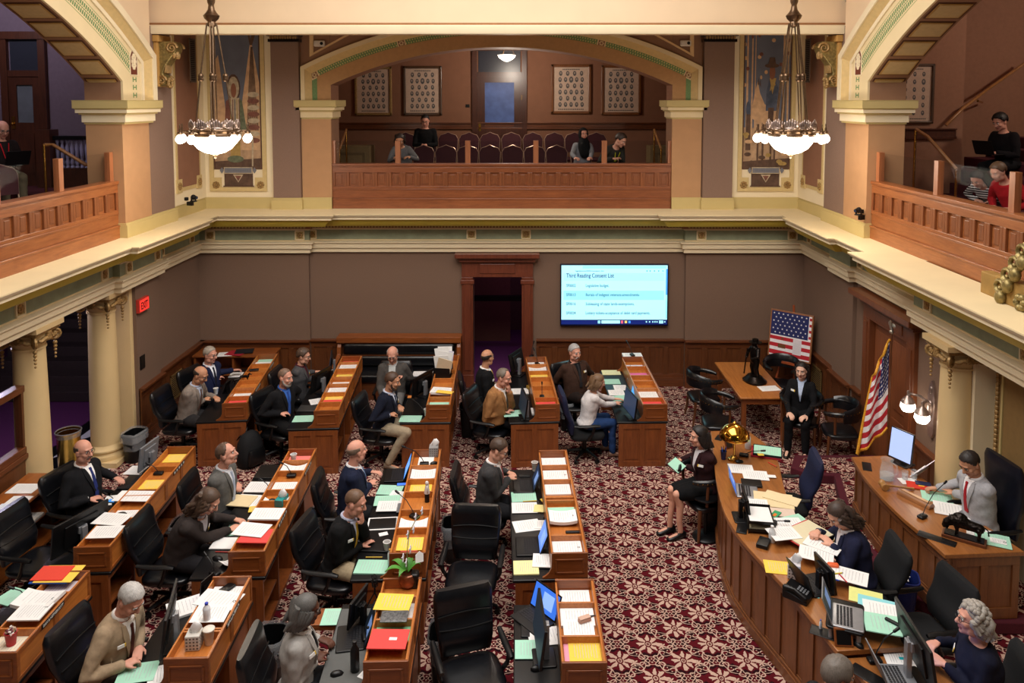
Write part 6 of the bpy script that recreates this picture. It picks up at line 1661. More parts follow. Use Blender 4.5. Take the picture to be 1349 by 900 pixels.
items('D', [
 ('p',735.6,602,'t',0,'white printed sheet in the farthest tray',WH,TW),('p',736.5,614,'t',6,'thick white stack with yellow mark in second tray',WH,dict(th=0.02,curl=0.3,w=0.29)),('p',736.5,627,'t',-4,'white sheets in the third tray from far end',WH,dict(seal=True,w=0.29,th=0.012)),('p',738.4,642,'t',-3,'white sheets over yellow edge in fourth tray',WH,dict(th=0.014,w=0.30)),
 ('p',743,664.5,'t',0,'white stack just past the mid divider',WH,dict(th=0.015,w=0.29)),('p',748,678,'t',3,'mint sheet showing under white stack',GR,dict(th=0.02,lines=False)),('p',748,687,'t',-5,'white sealed stack lying over mint sheet',WH,dict(th=0.03,seal=True,w=0.30,curl=0.25)),('s',755.5,702,'t',0,'slim black remote in a tray',(0.16,0.035,0.018),dict(name='remote_control',cat='remote')),('p',751.7,719,'t',-3,'white sealed sheet in the nearest tray',WH,dict(seal=True,w=0.30,th=0.01)),
 ('u',704.4,620,'c',0,'white paper cup with printed band','#e6e2dc',dict(band='#a59f92')),('s',691,627,'c',0,'black phone lying near far edge',(0.14,0.07,0.01),dict(name='phone',cat='phone')),('l',698,641,'c',0,'black laptop in front of the seated man',WH,dict(screen='#22324a',e=0.4)),('p',690,655,'c',2,'mint green sheet beside the far laptop',GR),('n',699,661.5,'c',4,'yellow pencil below the mint sheet','#dfb52e',dict(L=0.17,name='pencil')),('p',718.5,659,'c',20,'small yellow sticky notes',YE,NP),('o',719.5,653,'c',10,'black mouse'),
 ('p',691,670,'c',0,'white printed sheet left of yellow notes',WH),('p',710,671.5,'c',-8,'pale yellow notes beside white sheet','#e9df9a',dict(w=0.11,h=0.15,lines=False)),('p',694,693,'c',10,'white sheet behind the near laptop',WH),('p',717.6,692,'c',-4,'white sheet under black cables',WH,dict(w=0.22,h=0.16)),('l',703.5,721,'c',0,'open black laptop with blue page nearest the aisle',WH,dict(screen='#5f86d6',e=0.9)),
 ('p',693,749,'c',0,'pale yellow pad at the near corner','#ece4a6',dict(th=0.012,w=0.24)),('p',716,741,'c',-6,'white sheets overlapping the pale yellow pad',WH,dict(th=0.008,w=0.21)),('b',730.5,740,'c',0,'clear small bottle at the near tray end','#d9dcdd',dict(cap='#f2f2f2',r=0.022,h=0.13)),('k',722,683,'c',(712,676,0.12),'black cable microphone'),
])
items('D2', [
 ('p',765,778,'t',-2,'white form in the farthest tray',WH,dict(w=0.26)),('p',769,809,'t',-8,'white printed stack in the middle tray',WH,dict(th=0.02,seal=True,w=0.31)),('p',771,832,'t',2,'white and yellow sheets below the middle stack',WH,dict(th=0.006,w=0.25)),('f',774,858,'t',0,'pink folder under the yellow table sheet',PK,dict(tabc=None,w=0.27,h=0.22,th=0.004)),('p',770.5,860,'t',0,'yellow table sheet in the nearest tray',YE,dict(w=0.25,rise=0.005)),
 ('n',782,812,0.82,10,'dark pen beside the tan eraser','#3a3d46'),
 ('l',703,818,'c',40,'open black laptop with blue screen turned aside',WH,dict(screen='#2f62c4',e=1.0,w=0.33)),('s',692,832,'c',90,'dark smartphone left of the mint sheet',(0.15,0.075,0.01),dict(name='phone',cat='phone')),('p',718,839,'c',8,'white sealed sheet half under the monitor',WH,dict(seal=True)),('p',701,857,'c',0,'mint green printed sheet near its near edge',GR),('o',707.5,882,'c',12,'black mouse'),('m',742,868,'c',4,'large black monitor seen from the side',WH,dict(w=0.54,h=0.32,lift=0.10)),
])
g = G(770, 819, 0.82); t = thing('eraser', 'tan felt eraser block lying on white sheets of the desk by empty chairs', 'eraser', (g.x, g.y, 0.82), R(25))
mb = MB(); mb.rbox((-0.055,-0.025,0),(0.055,0.025,0.035),0.012); mb.build('felt', plain('tan felt','#b98f7c',0.9), t, smooth=40)
MB().box((-0.05,-0.022,0.035),(0.05,0.022,0.04)).build('grip', plain('tan grip','#c9a692',0.8), t, smooth=0)
items('C', [
 ('t',571.6,600,'t',0,'grey patterned tissue box in the farthest tray','#8f8d8c'),('p',560,599,'t',0,'white clutter sheet beside grey tissue box',WH,dict(w=0.18,lines=False)),('k',559,613,'t',(534,590,0.22),'gooseneck microphone in the far tray'),('o',572,612,'t',30,'black mouse in the far tray'),('p',564,625,'t',-4,'white sheets in the tray past the far microphone',WH,dict(th=0.014,w=0.30,curl=0.2)),('p',558,641,'t',0,'yellow sheet in a middle tray',YE,dict(w=0.24)),
 ('k',546,682,'t',(525,650,0.20),'gooseneck microphone in the near tray'),('p',548,695,'t',-2,'white curled sheet in the near tray',WH,dict(w=0.32,curl=0.5)),('f',534,718,'t',0,'coral folder in the nearest tray','#ee7f78',dict(w=0.16,tabc=None)),('p',548,718,'t',0,'yellow table sheet beside the coral folder',YE,dict(w=0.25)),
 ('l',523,627,'c',2,'open black laptop with bright blue screen',WH,dict(screen='#4f92ea',e=1.1)),('s',530,639,'c',4,'phone with lit blue screen',(0.13,0.065,0.01),dict(name='phone',cat='phone',screen='#3b6fe0')),('p',514,646,'c',-6,'upper mint green sheet',GR),('p',526,655,'c',-14,'white sheet crossing the mint sheets',WH,dict(w=0.24)),('p',510,661,'c',2,'lower mint green sheet',GR),('p',514,669,'c',0,'white printed sheet under mint sheets',WH),('s',531,672,'c',0,'grey photo card',(0.13,0.19,0.006),dict(mat=GREYPL,name='photo_card',cat='card')),
 ('p',507,690,'c',3,'white sheets lying under a tablet',WH,dict(w=0.36,h=0.24)),('s',504,690,0.646,3,'dark tablet on white sheets',(0.28,0.19,0.008),dict(name='tablet',cat='tablet')),('p',505,704,'c',20,'small white card',WH,dict(w=0.09,h=0.06,lines=False)),('s',493,719,'c',-6,'closed black laptop under one hand',(0.34,0.24,0.018),dict(name='laptop',cat='laptop')),('u',510,726,'c',0,'white plastic cup','#e5e3e0',dict(r=0.036,h=0.095)),('n',494,735,'c',-2,'yellow pencil','#d8b13a',dict(L=0.18,name='pencil')),('p',490,748,'c',-4,'mint green folder sheets at the near corner',GR,dict(th=0.012,w=0.31)),('b',514,745,'c',0,'clear sanitizer bottle','#dfe3e4',dict(cap='#d9a441',r=0.024,h=0.15)),
])
g = G(562.6, 661, ZT); t = thing('angel_figurine', "white angel figurine on a black pen holder on the navy and yellow-tie men's desk", 'figurine', (g.x, g.y, ZT))
mb = MB(); mb.lathe([(0.026,0),(0.026,0.09),(0.022,0.095)], 14); mb.build('pen_holder', BLKPL, t, smooth=40)
mb = MB(); mb.lathe([(0.032,0.095),(0.03,0.12),(0.02,0.17),(0.014,0.185),(0.001,0.187)], 14); mb.ell((0,0,0.205),(0.02,0.02,0.024));
for sg in (-1,1): mb.ell((0.012,sg*0.03,0.15),(0.008,0.022,0.04),10,7)
mb.build('angel', plain('white ceramic','#d8d3d0',0.4), t, smooth=60)
items('C2', [
 ('p',529,803,'t',0,'white sheets in the middle tray',WH,dict(w=0.31,th=0.008)),('p',519,807,'t',-6,'yellow table sheet lying across the tray edge',YE,dict(w=0.30,rise=0.09,th=0.003)),('p',522,828,'t',0,'green sheet under the metal plate','#8fcf9c',dict(w=0.29,lines=False)),('s',519.6,827,0.802,0,'engraved grey metal plate',(0.22,0.14,0.012),dict(mat=plain('engraved pewter','#6f7173',0.4,metal=0.5,var=0.5,scale=60),name='metal_plate',cat='plate')),('f',512,857,'t',-3,'coral folder with white label',CO,dict(w=0.30,h=0.22,rise=0.088)),
 ('m',470,822,'c',-18,'slim black tablet screen on a stand',WH,dict(w=0.30,h=0.24,lift=0.04,stand=BLKPL)),('l',462,842,'c',8,'black laptop turned toward the woman',WH,dict(screen='#16202c',e=0.3)),('p',483,830,'c',-30,'folded magazine','#cfc9c6',dict(w=0.17,h=0.13)),('o',444,889,'c',20,'dark patterned mouse'),('p',486,888,'c',60,'white notes at the tray foot',WH,dict(w=0.14,h=0.12)),('b',467.7,884,'c',0,'tall black flask','#131315',dict(cap='#1b1b1d',r=0.036,h=0.24,name='flask')),
 ('k',482,842,'c',(484,828,0.16),'black and red phone arm'),
])
def desk_mat():
 d = D['C2']; t = tag(MB().box((-0.69,0.02,0.0),(-0.345,0.97,0.003)).build('desk_mat', plain('grey desk mat','#5d5e5c',0.9), None, smooth=0), 'grey desk mat covering the black top of the orchid desk', 'desk mat')
 t.location = (d.location.x, d.location.y, 0.6402); t.rotation_euler = d.rotation_euler
desk_mat()
g = G(494, 797, ZC); t = thing('desk_fan', 'small black fan on a tripod on the orchid desk', 'fan', (g.x, g.y, ZC), R(200))
for k in range(3):
 a = k*2*PI/3; mb = MB(); mb.tube([(0,0,0.12),(0.07*math.cos(a),0.07*math.sin(a),0.004)],0.006,6); mb.build('leg', BLKPL, t)
mb = MB(); mb.tube([(0,0,0.10),(0,0,0.19)],0.008,6); mb.build('post', BLKPL, t)
mb = MB()
for k in range(5): mb.tube([(-0.02+0.01*k,0.055*(1-0.1*abs(k-2))*math.cos(a),0.22+0.055*(1-0.1*abs(k-2))*math.sin(a)) for a in [q*2*PI/20 for q in range(21)]],0.003,5)
for k in range(10):
 a = k*PI/5; mb.tube([(0.022,0,0.22),(0.022,0.05*math.cos(a),0.22+0.05*math.sin(a))],0.0025,4)
mb.build('cage', BLKPL, t)
mb = MB()
for k in range(4): mb.cbox((0,0.022,0),(0.004,0.036,0.02),0,Matrix.Translation((0,0,0.22)) @ Matrix.Rotation(k*PI/2,4,'X') @ Matrix.Rotation(0.4,4,'Z'))
mb.ell((0.0,0,0.22),(0.018,0.015,0.015)); mb.build('blade', plain('fan blades','#1d1d20',0.4), t)
cup(506, 800, ZC, 'purple cup behind the fan on the orchid desk', '#3c2a6e', 0.04, 0.11)
g = G(537, 772, ZT); t = thing('orchid_pot', 'white orchid in a copper and black pot on the nearest end desk tray', 'potted plant', (g.x, g.y, ZT))
t['label'] = 'white orchid with green leaves in a copper and black pot'
mb = MB(); mb.lathe([(0.05,0),(0.075,0.03),(0.085,0.07),(0.072,0.12),(0.06,0.125),(0.055,0.10),(0.001,0.10)], 18, cap=False); mb.build('pot', plain('copper glaze','#8a5136',0.3,metal=0.5,var=0.5,scale=14), t, smooth=40)
mb = MB(); mb.rbox((0.03,-0.05,0.0),(0.10,0.05,0.13),0.02); mb.build('ribbon_bow', BLKPL, t, smooth=40)
LEAF = plain('orchid leaf','#4b8a34',0.4,var=0.2,scale=8)
for a, L in ((200,0.20),(150,0.18),(80,0.13),(250,0.15),(20,0.12)):
 d = Vector((math.cos(R(a)),math.sin(R(a)),0)); pv = Vector((-d.y,d.x,0)); mb = MB(); rings = []
 for k in range(7):
  f = k/6; c = d*(L*f)+Vector((0,0,0.12+0.10*math.sin(f*2.2)-0.03*f)); w_ = 0.030*math.sin(PI*(0.08+0.9*f)); rings.append([c-pv*w_+Vector((0,0,0.006)),c,c+pv*w_+Vector((0,0,0.006)),c+Vector((0,0,-0.003))])
 mb.loft(rings); mb.build('leaf', LEAF, t, smooth=60)
st = [Vector((0,0,0.12)),Vector((-0.01,0.05,0.28)),Vector((0.0,0.12,0.42)),Vector((0.05,0.20,0.50)),Vector((0.11,0.27,0.52))]
mb = MB(); mb.tube(st, 0.004, 6); mb.build('stem', plain('orchid stem','#5c6a38'), t)
for k, (dx, dy, dz) in enumerate(((-0.03,0.03,0.24),(0.03,0.06,0.30),(0.0,0.12,0.40),(0.05,0.14,0.44),(0.06,0.20,0.52),(0.11,0.27,0.54),(0.0,0.02,0.20))):
 mb = MB()
 for q in range(5):
  a = q*2*PI/5; mb.ell((dx-0.012,dy+0.022*math.cos(a),dz+0.022*math.sin(a)),(0.006,0.018,0.018),8,5)
 mb.ell((dx-0.02,dy,dz),(0.01,0.008,0.008),6,5); mb.build('blossom', plain('white petals','#e6e2ea',0.7), t, smooth=60)
mb = MB(); mb.prism([(-0.05,-0.035),(0.05,-0.035),(0.05,0.03),(0,0.055),(-0.05,0.03)],0,0.003,'y',0,Matrix.Translation((0.10,0.06,0.22)) @ Euler((-0.3,0.3,0.9)).to_matrix().to_4x4()); mb.build('gift_card', paperm(WH), t, smooth=0)
g = G(420, 812, 0.62); t = thing('writing_board', 'wooden pull-out writing board behind the grey-haired woman', 'board', (g.x, g.y, 0.60), R(2))
MB().box((-0.24,-0.11,0),(0.24,0.11,0.018)).build('board', OAKX, t, smooth=0, bevel=0.003)
MB().box((-0.24,-0.112,-0.03),(0.24,-0.10,0)).build('rail', OAKX, t, smooth=0)
for sx in (-0.2, 0.2): MB().box((sx-0.012,-0.10,-0.60),(sx+0.012,-0.075,0)).build('leg', OAKX, t, smooth=0)
paper(440, 813, 0.619, 2, GR, 'mint green sheet on the wooden pull-out board', w=0.20); paper(397, 815, 0.619, 0, WH, 'white sheet on the wooden pull-out board', w=0.16)
items('B', [
 ('f',402,600,'t',0,'coral folder in the farthest tray','#ee7f78',dict(w=0.27,tabc=None)),('u',387,610,'t',0,'clear plastic cup','#dcdcdc',dict(r=0.036,h=0.10)),('p',381,621,'t',-10,'white curled sheets in the second tray',WH,dict(w=0.33,curl=0.5,th=0.01)),('k',384,629,'t',(372,612,0.16),'black microphone on white curled sheets'),('p',375,642,'t',-2,'white sheet in the middle tray',WH,dict(w=0.29)),('o',358,661,'t',30,'black device in the tissue tray'),('p',364,664,'t',40,'long white paper strip in the tissue tray',WH,dict(w=0.26,h=0.08,curl=0.7)),
 ('p',352,687,'t',-3,'white printed sheets in the tray nearest the tissue',WH,dict(w=0.32,th=0.014,rise=0.07)),('f',338,716,'t',-4,'coral folder between white sheets of nearest tray',CO,dict(w=0.30,tabc=None,rise=0.07)),('p',332,709,'t',-12,'white sheet on top of the coral folder',WH,dict(w=0.32,h=0.23,rise=0.085)),
 ('s',353,622,'c',0,'flat black writing pad',(0.26,0.34,0.012),dict(name='desk_pad',cat='desk pad')),('p',342,642,'c',-4,'white sheets before the man looking up',WH,dict(w=0.30,h=0.24)),('k',357,650,'c',(346,634,0.13),'thin microphone before the man looking up'),('p',330,661,'c',-8,'white sheets under the manila folder',WH,dict(w=0.34,h=0.26)),('f',319,661,0.647,-10,'manila folder',MA,dict(w=0.26,tabc=None)),('p',338,673,'c',10,'yellow note sheet',YE,dict(w=0.16,h=0.12)),('p',320,697,'c',10,'mint green sheet being written on',GR,dict(w=0.30)),('s',297,717,'c',-3,'white notebook with dark edge',(0.26,0.20,0.016),dict(mat=paperm(WH),name='notebook',cat='notebook')),('n',293,728,'c',-5,'red pen','#b23a34'),('o',287,737,'c',-10,'grey and red mouse'),('p',306,741,'c',50,'white torn sheet at the near corner',WH,dict(w=0.22,h=0.12,curl=0.6)),('k',283,757,'c',(272,732,0.15),'gooseneck microphone at the near edge'),
])
tissue(371, 664, ZT, ang('B')-10, "teal tissue box with white tissue on the long-haired writer's desk", '#1f8f8c', (0.09,0.16,0.07))
items('B2', [
 ('p',311,776,'t',-4,'white sheets in the farthest tray',WH,dict(w=0.30,th=0.012)),('s',299.5,776,0.812,60,'black phone on white sheets',(0.13,0.08,0.02),dict(name='phone',cat='phone')),('p',289,801,'t',-14,'white sealed sheet across the middle tray',WH,dict(w=0.36,seal=True,rise=0.075)),('p',281,821,'t',-2,'white sheet under the glue bottle',WH,dict(w=0.30)),('b',273,829,'t',0,'white glue bottle with blue top','#e8e8ec',dict(cap='#2a3fb0',r=0.030,h=0.14)),('t',256,852,'t',4,'patterned tissue box in the near tray','#c9c5bd'),('u',275.5,848,'t',0,'printed paper cup in the near tray','#cfc6b6',dict(r=0.042,h=0.12,lid='#ddd6ca')),
 ('e',270,790,'c',-20,'blue lit tablet standing upright',WH,dict(col='#2747b8',w=0.16,h=0.22,tilt=82)),('p',250,800,'c',30,'large white sheets left of the blue tablet',WH,dict(w=0.36,h=0.24,th=0.02)),('m',234,852,'c',14,'large black monitor with its back to the tissue box',WH,dict(w=0.56,h=0.33,lift=0.08)),('p',219,889,'c',20,'white papers with cable under the monitor',WH,dict(w=0.26,th=0.012)),('p',181,889,'c',10,'mint green sheet under the writing hand',GR,dict(w=0.28)),
])
items('A', [
 ('p',238,597,'t',0,'yellow sheet in the farthest tray',YE,dict(w=0.26)),('k',209,625,'t',(197,612,0.12),'black gooseneck microphone in the long empty tray'),('p',204,639,'t',0,'yellow sheet in the middle tray',YE,dict(w=0.26)),('p',189,655,'t',0,'small yellow sheet by the white sheet',YE,dict(w=0.2,h=0.1)),('p',178,661,'t',-4,'white sheet hanging over the middle tray',WH,dict(w=0.40,rise=0.06)),('p',163,680,'t',0,'white sheets under the black mouse',WH,dict(w=0.27)),('o',160,679,0.80,30,'black mouse'),('p',148,693,'t',-10,'white sheets past the black mouse',WH,dict(w=0.32,rise=0.07)),('p',136,711,'t',0,'white form in the nearest tray',WH,dict(w=0.28)),
 ('m',214,600,'c',-10,'grey monitor seen edge-on at the far end',WH,dict(w=0.36,h=0.30,lift=0.06,shell=GREYPL)),('p',184,620,'c',-6,'white sheets left of the grey monitor',WH,dict(w=0.30)),('l',176,637,'c',-4,'black laptop before the bald man',WH,dict(screen='#1a2028',e=0.3)),('p',160,658,'c',10,'white sheets under the blue phone',WH,dict(w=0.36)),('s',150,661,0.646,-10,'phone with blue screen',(0.14,0.07,0.01),dict(name='phone',cat='phone',screen='#2f86d8')),('k',155,666,'c',(140,652,0.10),'thin microphone by the blue phone'),('p',134,684,'c',10,'white sheets behind the large monitor',WH,dict(w=0.26)),('m',112,720,'c',-26,'large black monitor at the near end',WH,dict(w=0.60,h=0.34,lift=0.02)),
])
items('A2', [
 ('p',100,764,'t',0,'white and pink sheets in the farthest tray','#eadde6',dict(w=0.28,th=0.01)),('f',74,768,'t',0,'blue bordered folder under a red folder','#2a4f9c',dict(w=0.33,h=0.26,tabc=None,rise=0.072)),('p',79,768,'t',0,'yellow sheet between blue and white papers',YE,dict(w=0.33,h=0.25,lines=False,rise=0.068)),('f',70,768,'t',0,'red folder lying on blue and yellow','#dd4a3a',dict(w=0.28,h=0.21,tabc=None,rise=0.081)),('p',51,803,'t',-6,'white stack with crest in the middle tray',WH,dict(w=0.34,th=0.03,seal=True,rise=0.06,curl=0.3)),('p',38,821,'t',0,'white sheets below the crested stack',WH,dict(w=0.26,th=0.01)),('p',18,846,'t',0,'cream sheet with purple edge in the nearest tray','#e6dcc2',dict(w=0.28)),
 ('p',23,789,'c',-20,'mint and white sheets beside the blue tablet',GR,dict(w=0.34,th=0.008)),('e',41,790,'c',-10,'blue tablet standing upright',WH,dict(col='#2b62b8',w=0.12,h=0.15)),('s',14,808,'c',-6,'black keyboard',(0.14,0.36,0.018),dict(name='keyboard',cat='keyboard')),('k',36,792,'c',(18,777,0.12),'dark gooseneck microphone'),
])
t = cup(15, 850, ZT, 'red cup full of wrapped sweets on the lower left corner desk', '#b3222a', 0.045, 0.105)
mb = MB(); rnd = random.Random(3)
for k in range(16): mb.cbox((0,0,0),(0.03,0.02,0.012),k%3,Matrix.Translation((rnd.uniform(-.03,.03),rnd.uniform(-.03,.03),0.105+rnd.uniform(-.01,.025))) @ Euler((rnd.random()*3,rnd.random()*3,rnd.random()*3)).to_matrix().to_4x4())
o = mb.build('sweets', [plain('sweet white','#d8cfc8'), plain('sweet maroon','#6a2a36'), plain('sweet tan','#b79a7e')], t, smooth=0); o['kind'] = 'stuff'
items('F1', [
 ('p',344,474,'t',0,'mint green sheet in the farthest tray',GR,dict(w=0.26)),('p',338,484,'t',0,'white sheets in the second tray',WH,dict(w=0.28,th=0.01)),('s',334,488,0.815,10,'black phone on white sheets',(0.16,0.07,0.02),dict(name='phone',cat='phone')),('p',305,523,'t',-3,'white sheet beside the coral folder',WH,dict(w=0.28)),('f',294,533,'t',0,'coral folder with label in nearest tray',CO,dict(w=0.28,h=0.2)),
 ('u',284.5,519,'c',0,'white paper cup','#e4e2de',dict(r=0.036,h=0.09)),('e',296,517,'c',-14,'blue tablet standing upright',WH,dict(col='#3f8fe0',w=0.14,h=0.19)),('n',272,521,'c',30,'yellow and black pen','#d6b23a',dict(L=0.18)),('p',311,494,'c',0,'white sheets before the navy-suited man',WH,dict(w=0.2)),
])
g = G(316, 505, ZT)
for i, (dx, dy, s_, lb) in enumerate(((0.05,0.06,1.0,'larger dark horse figurine'),(-0.03,-0.03,0.8,'smaller dark horse figurine'))):
 t = thing('horse_figurine', lb+' in the middle tray of the far desk by left wall', 'figurine', (g.x+dx, g.y+dy, ZT), R(30*i)); t.scale = (s_,)*3
 mb = MB(); mb.limb([(-0.05,0,0.08),(0,0,0.085),(0.05,0,0.085)],[0.022,0.02,0.024],8); mb.limb([(0.05,0,0.09),(0.08,0,0.13),(0.105,0,0.115)],[0.018,0.013,0.009],8)
 mb.limb([(-0.06,0,0.09),(-0.08,0,0.05)],[0.008,0.004],6); mb.build('body', DKBRONZE, t, smooth=60)
 for sx in (-0.045,0.045):
  for sy in (-0.012,0.012): mb = MB(); mb.limb([(sx,sy,0.08),(sx+0.005,sy,0.04),(sx,sy,0.004)],[0.011,0.006,0.006],6); mb.build('leg', DKBRONZE, t, smooth=60)
paper(297, 467, 0.751, 10, WH, 'white sheet on top of the low bookcase', w=0.25); folder(311, 466, 0.751, -12, '#9c2430', 'red and black magazine on top of the low bookcase', tabc=None); folder(322, 464, 0.751, 12, '#1c1c20', 'black magazine on top of the low bookcase', tabc=None)
items('F2', [
 ('f',468,476,'t',0,'coral folder in the farthest tray',CO,dict(w=0.27,tabc=None)),('p',461,485,'t',0,'white stack in the second tray',WH,dict(th=0.02,w=0.29)),('p',456,497,'t',0,'yellow sheet in the third tray',YE,dict(w=0.26)),('p',449,508,'t',0,'white sheet in the middle tray',WH,dict(w=0.27)),('p',443,516,'t',-4,'white stack above the near yellow sheet',WH,dict(w=0.29,th=0.018)),('p',442,524,'t',0,'yellow sheet in the near tray',YE,dict(w=0.27)),('f',437,534,'t',0,'coral folder with label in nearest tray',CO,dict(w=0.27,h=0.2)),
 ('m',422,516,'c',-24,'black monitor with its back to the trays',WH,dict(w=0.48,h=0.30,lift=0.04)),('s',407,539,'c',-4,'closed grey laptop',(0.30,0.22,0.018),dict(mat=plain('dark grey lid','#3a3938',0.4),name='laptop',cat='laptop')),('p',400,552,'c',0,'mint green sheet at the near corner',GR,dict(w=0.28)),('p',418,529,'c',20,'white sheet behind the grey laptop',WH,dict(w=0.22)),('p',432,490,'c',0,'white sheets by the woman in grey blazer',WH,dict(w=0.2)),('m',447,486,'c',10,'slim black monitor at the far end',WH,dict(w=0.40,h=0.28,lift=0.05)),
])
items('F3', [
 ('f',578,535,'t',0,'mint folder beside a red book in nearest tray',GR,dict(w=0.29,tabc=None)),('p',582,521,'t',-10,'white and yellow sheets in a middle tray',WH,dict(w=0.31,th=0.03,rise=0.05)),('p',586,524,'t',-16,'yellow sheet poking from white sheets',YE,dict(w=0.25,h=0.1,rise=0.082,lines=False)),
 ('m',560,520,'c',-28,'black monitor with its back to the camera side',WH,dict(w=0.50,h=0.31,lift=0.03)),('p',557,493,'c',0,'white and mint sheets at the far end',WH,dict(w=0.32,th=0.01)),('p',541,523,'c',0,'orange sticky notes','#e08a45',dict(w=0.09,h=0.09,lines=False)),('k',560,546,'c',(545,527,0.14),'gooseneck microphone'),('p',541,552,'c',-2,'mint green sheet at the near corner',GR,dict(w=0.30)),('u',562,548,'c',0,'white paper cup beside the trays','#e4e2de',dict(r=0.036,h=0.10)),
])
g = G(584, 495, ZT); t = thing('paper_rack', 'tall untidy rack of white papers standing on the desk before the bench', 'paper rack', (g.x, g.y, ZT), R(-6))
mb = MB()
for y in (-0.12, 0.0, 0.12): mb.box((-0.13,y-0.004,0),(0.13,y+0.004,0.16))
mb.box((-0.13,-0.12,0),(0.13,0.12,0.01)); mb.build('holder', BLKPL, t, smooth=0)
for k, (y, zz, ry, c) in enumerate(((-0.10,0.05,14,'#d9c7a8'),(-0.05,0.07,-6,WH),(-0.02,0.12,8,WH),(0.03,0.16,-10,WH),(0.07,0.10,6,'#d8d1de'),(0.10,0.15,-3,WH))):
 M = Matrix.Translation((0,y,zz)) @ Euler((R(8-5*k),R(ry),0)).to_matrix().to_4x4()
 mb = MB(); mb.box((-0.11,-0.005,0),(0.12,0.005,0.27),0,M); mb.build('paper_bundle', paperm(c), t, smooth=0)
items('F4', [
 ('p',711,475,'t',0,'white sheet in the farthest tray',WH,dict(w=0.27)),('p',714,486,'t',-3,'white curled sheets in the second tray',WH,dict(w=0.31,curl=0.3)),('k',708,481,'t',(704,462,0.2),'gooseneck microphone in the second tray'),('p',717.6,497,'t',0,'yellow sheet in the third tray',YE,dict(w=0.27)),('k',714,524,'t',(714,506,0.14),'gooseneck microphone in the near empty tray'),('f',723,534,'t',0,'coral folder with label in nearest tray',CO,dict(w=0.28,h=0.2)),
 ('m',692,490,'c',-30,'dark teal lit monitor at the far end',WH,dict(w=0.46,h=0.30,lift=0.08,screen='#1d4a4c',e=0.6,tilt=-12)),('m',699,550,'c',6,'slim monitor seen from the side at the near end',WH,dict(w=0.50,h=0.30,lift=0.06)),('p',685,516,'c',0,'white sheets before the tan-jacketed man',WH,dict(w=0.26,th=0.01)),('p',676,545,'c',4,'mint green sheet under one hand',GR,dict(w=0.28)),('p',709,543,'c',0,'white papers behind the near monitor',WH,dict(w=0.2,th=0.02)),('s',703,513,'c',20,'yellow and black pouch',(0.2,0.12,0.05),dict(mat=plain('ochre pouch','#8a6a24',0.7,var=0.4),name='pouch',cat='pouch')),
])
items('F5', [
 ('p',833,474,'t',0,'white sheets with flag print in farthest tray',WH,dict(w=0.32,th=0.03,rise=0.05)),('p',839,485,'t',0,'white sheet with violet seal in second tray','#dfe2f2',dict(w=0.30,seal=True)),('f',843,497,'t',0,'pink folder','#dd6fa6',dict(w=0.29,tabc=None)),('f',848,504,'t',0,'purple folder','#5a3f8c',dict(w=0.28,h=0.1,tabc=None)),('p',857,518,'t',-2,'white sheets in the near middle tray',WH,dict(w=0.31,th=0.016)),('f',863,533,'t',0,'coral folder with label in nearest tray',CO,dict(w=0.28,h=0.2)),
 ('p',805,491,'c',0,'pale yellow and white sheets at the far end','#e6e4b0',dict(w=0.30)),('p',806,503,'c',0,'mint green sheet at the far end',GR,dict(w=0.26)),('e',824,497,'c',-16,'blue tablet standing at the far end',WH,dict(col='#2c4ea8',w=0.2,h=0.18)),('p',817,511,'c',0,'white sheet before the blue tablet',WH,dict(w=0.2)),('p',812,518,'c',0,'white sheet left of the keyboard',WH,dict(w=0.24)),('u',829,507,'c',0,'metal travel mug','#8e9296',dict(r=0.034,h=0.10,name='travel_mug')),('p',817,526,'c',10,'mint green sheets under the typing hands',GR,dict(w=0.28)),('m',838,550,'c',10,'black monitor facing the typing woman',WH,dict(w=0.48,h=0.30,lift=0.06,screen='#2a3a55',e=0.6)),('e',832,526,'c',10,'bright blue screen behind the typing hands',WH,dict(col='#4aa0e8',w=0.16,h=0.2,tilt=75)),
])
k_ = 0
mic(700, 470, ZC, 703, 452, 0.2, 'gooseneck microphone at the far end of the desk by the back doorway'); mic(833, 470, 0.86, 826, 452, 0.14, 'gooseneck microphone above the flag printed sheets below the screen')
for px, py, z, c, lb, kw in ((32,644,0.716,WH,'white sheets at the far end on top of the side shelf',dict(w=0.30)),(25,659,0.716,WH,'small white sheets in the middle on top of the side shelf',dict(w=0.22,h=0.16)),(12,671,0.716,'#dfe6f4','white sheet on blue folder on top of the side shelf',dict(w=0.30)),(33,684,0.421,WH,'white sheets inside the side shelf',dict(w=0.30,th=0.02)),(26,693,0.421,'#e6ddd0','cream papers inside the side shelf',dict(w=0.26,th=0.02))):
 paper(px, py, z, 0, c, lb, **kw)
bin_(178, 606, 'black bin with clear liner beside the cream column', rot=80)
bin_(340, 590, 'black bin with pale green papers behind the grey-bearded man', False, 0.26, 0.2, 0.36, junk='#b9c87e', rot=90)
bin_(608, 573, 'tall black bin beside the desk before the bench', False, 0.30, 0.24, 0.46, rot=90)
bin_(746, 565, 'black bin with liner on the right of the tan-jacketed man desk', True, 0.26, 0.2, 0.42, rot=90)
bin_(407, 720, 'black bin with clear liner behind the yellow-tie man chair', True, rot=85)
bin_(585, 735, 'black bin with clear liner beside the farther empty chair', True, rot=88)
bin_(562, 890, 'black bin with clear liner beside the nearer empty chair', True, rot=88)
bin_(213, 735, 'black bin with clear liner behind the long-haired writer', True, rot=85)
bin_(330, 895, 'black bin with clear liner behind the grey-haired woman chair', True, rot=80)
bin_(525, 540, 'black bin with pale green papers behind the man in khaki', False, 0.24, 0.2, 0.34, junk='#b9cf8e', rot=90) if False else None
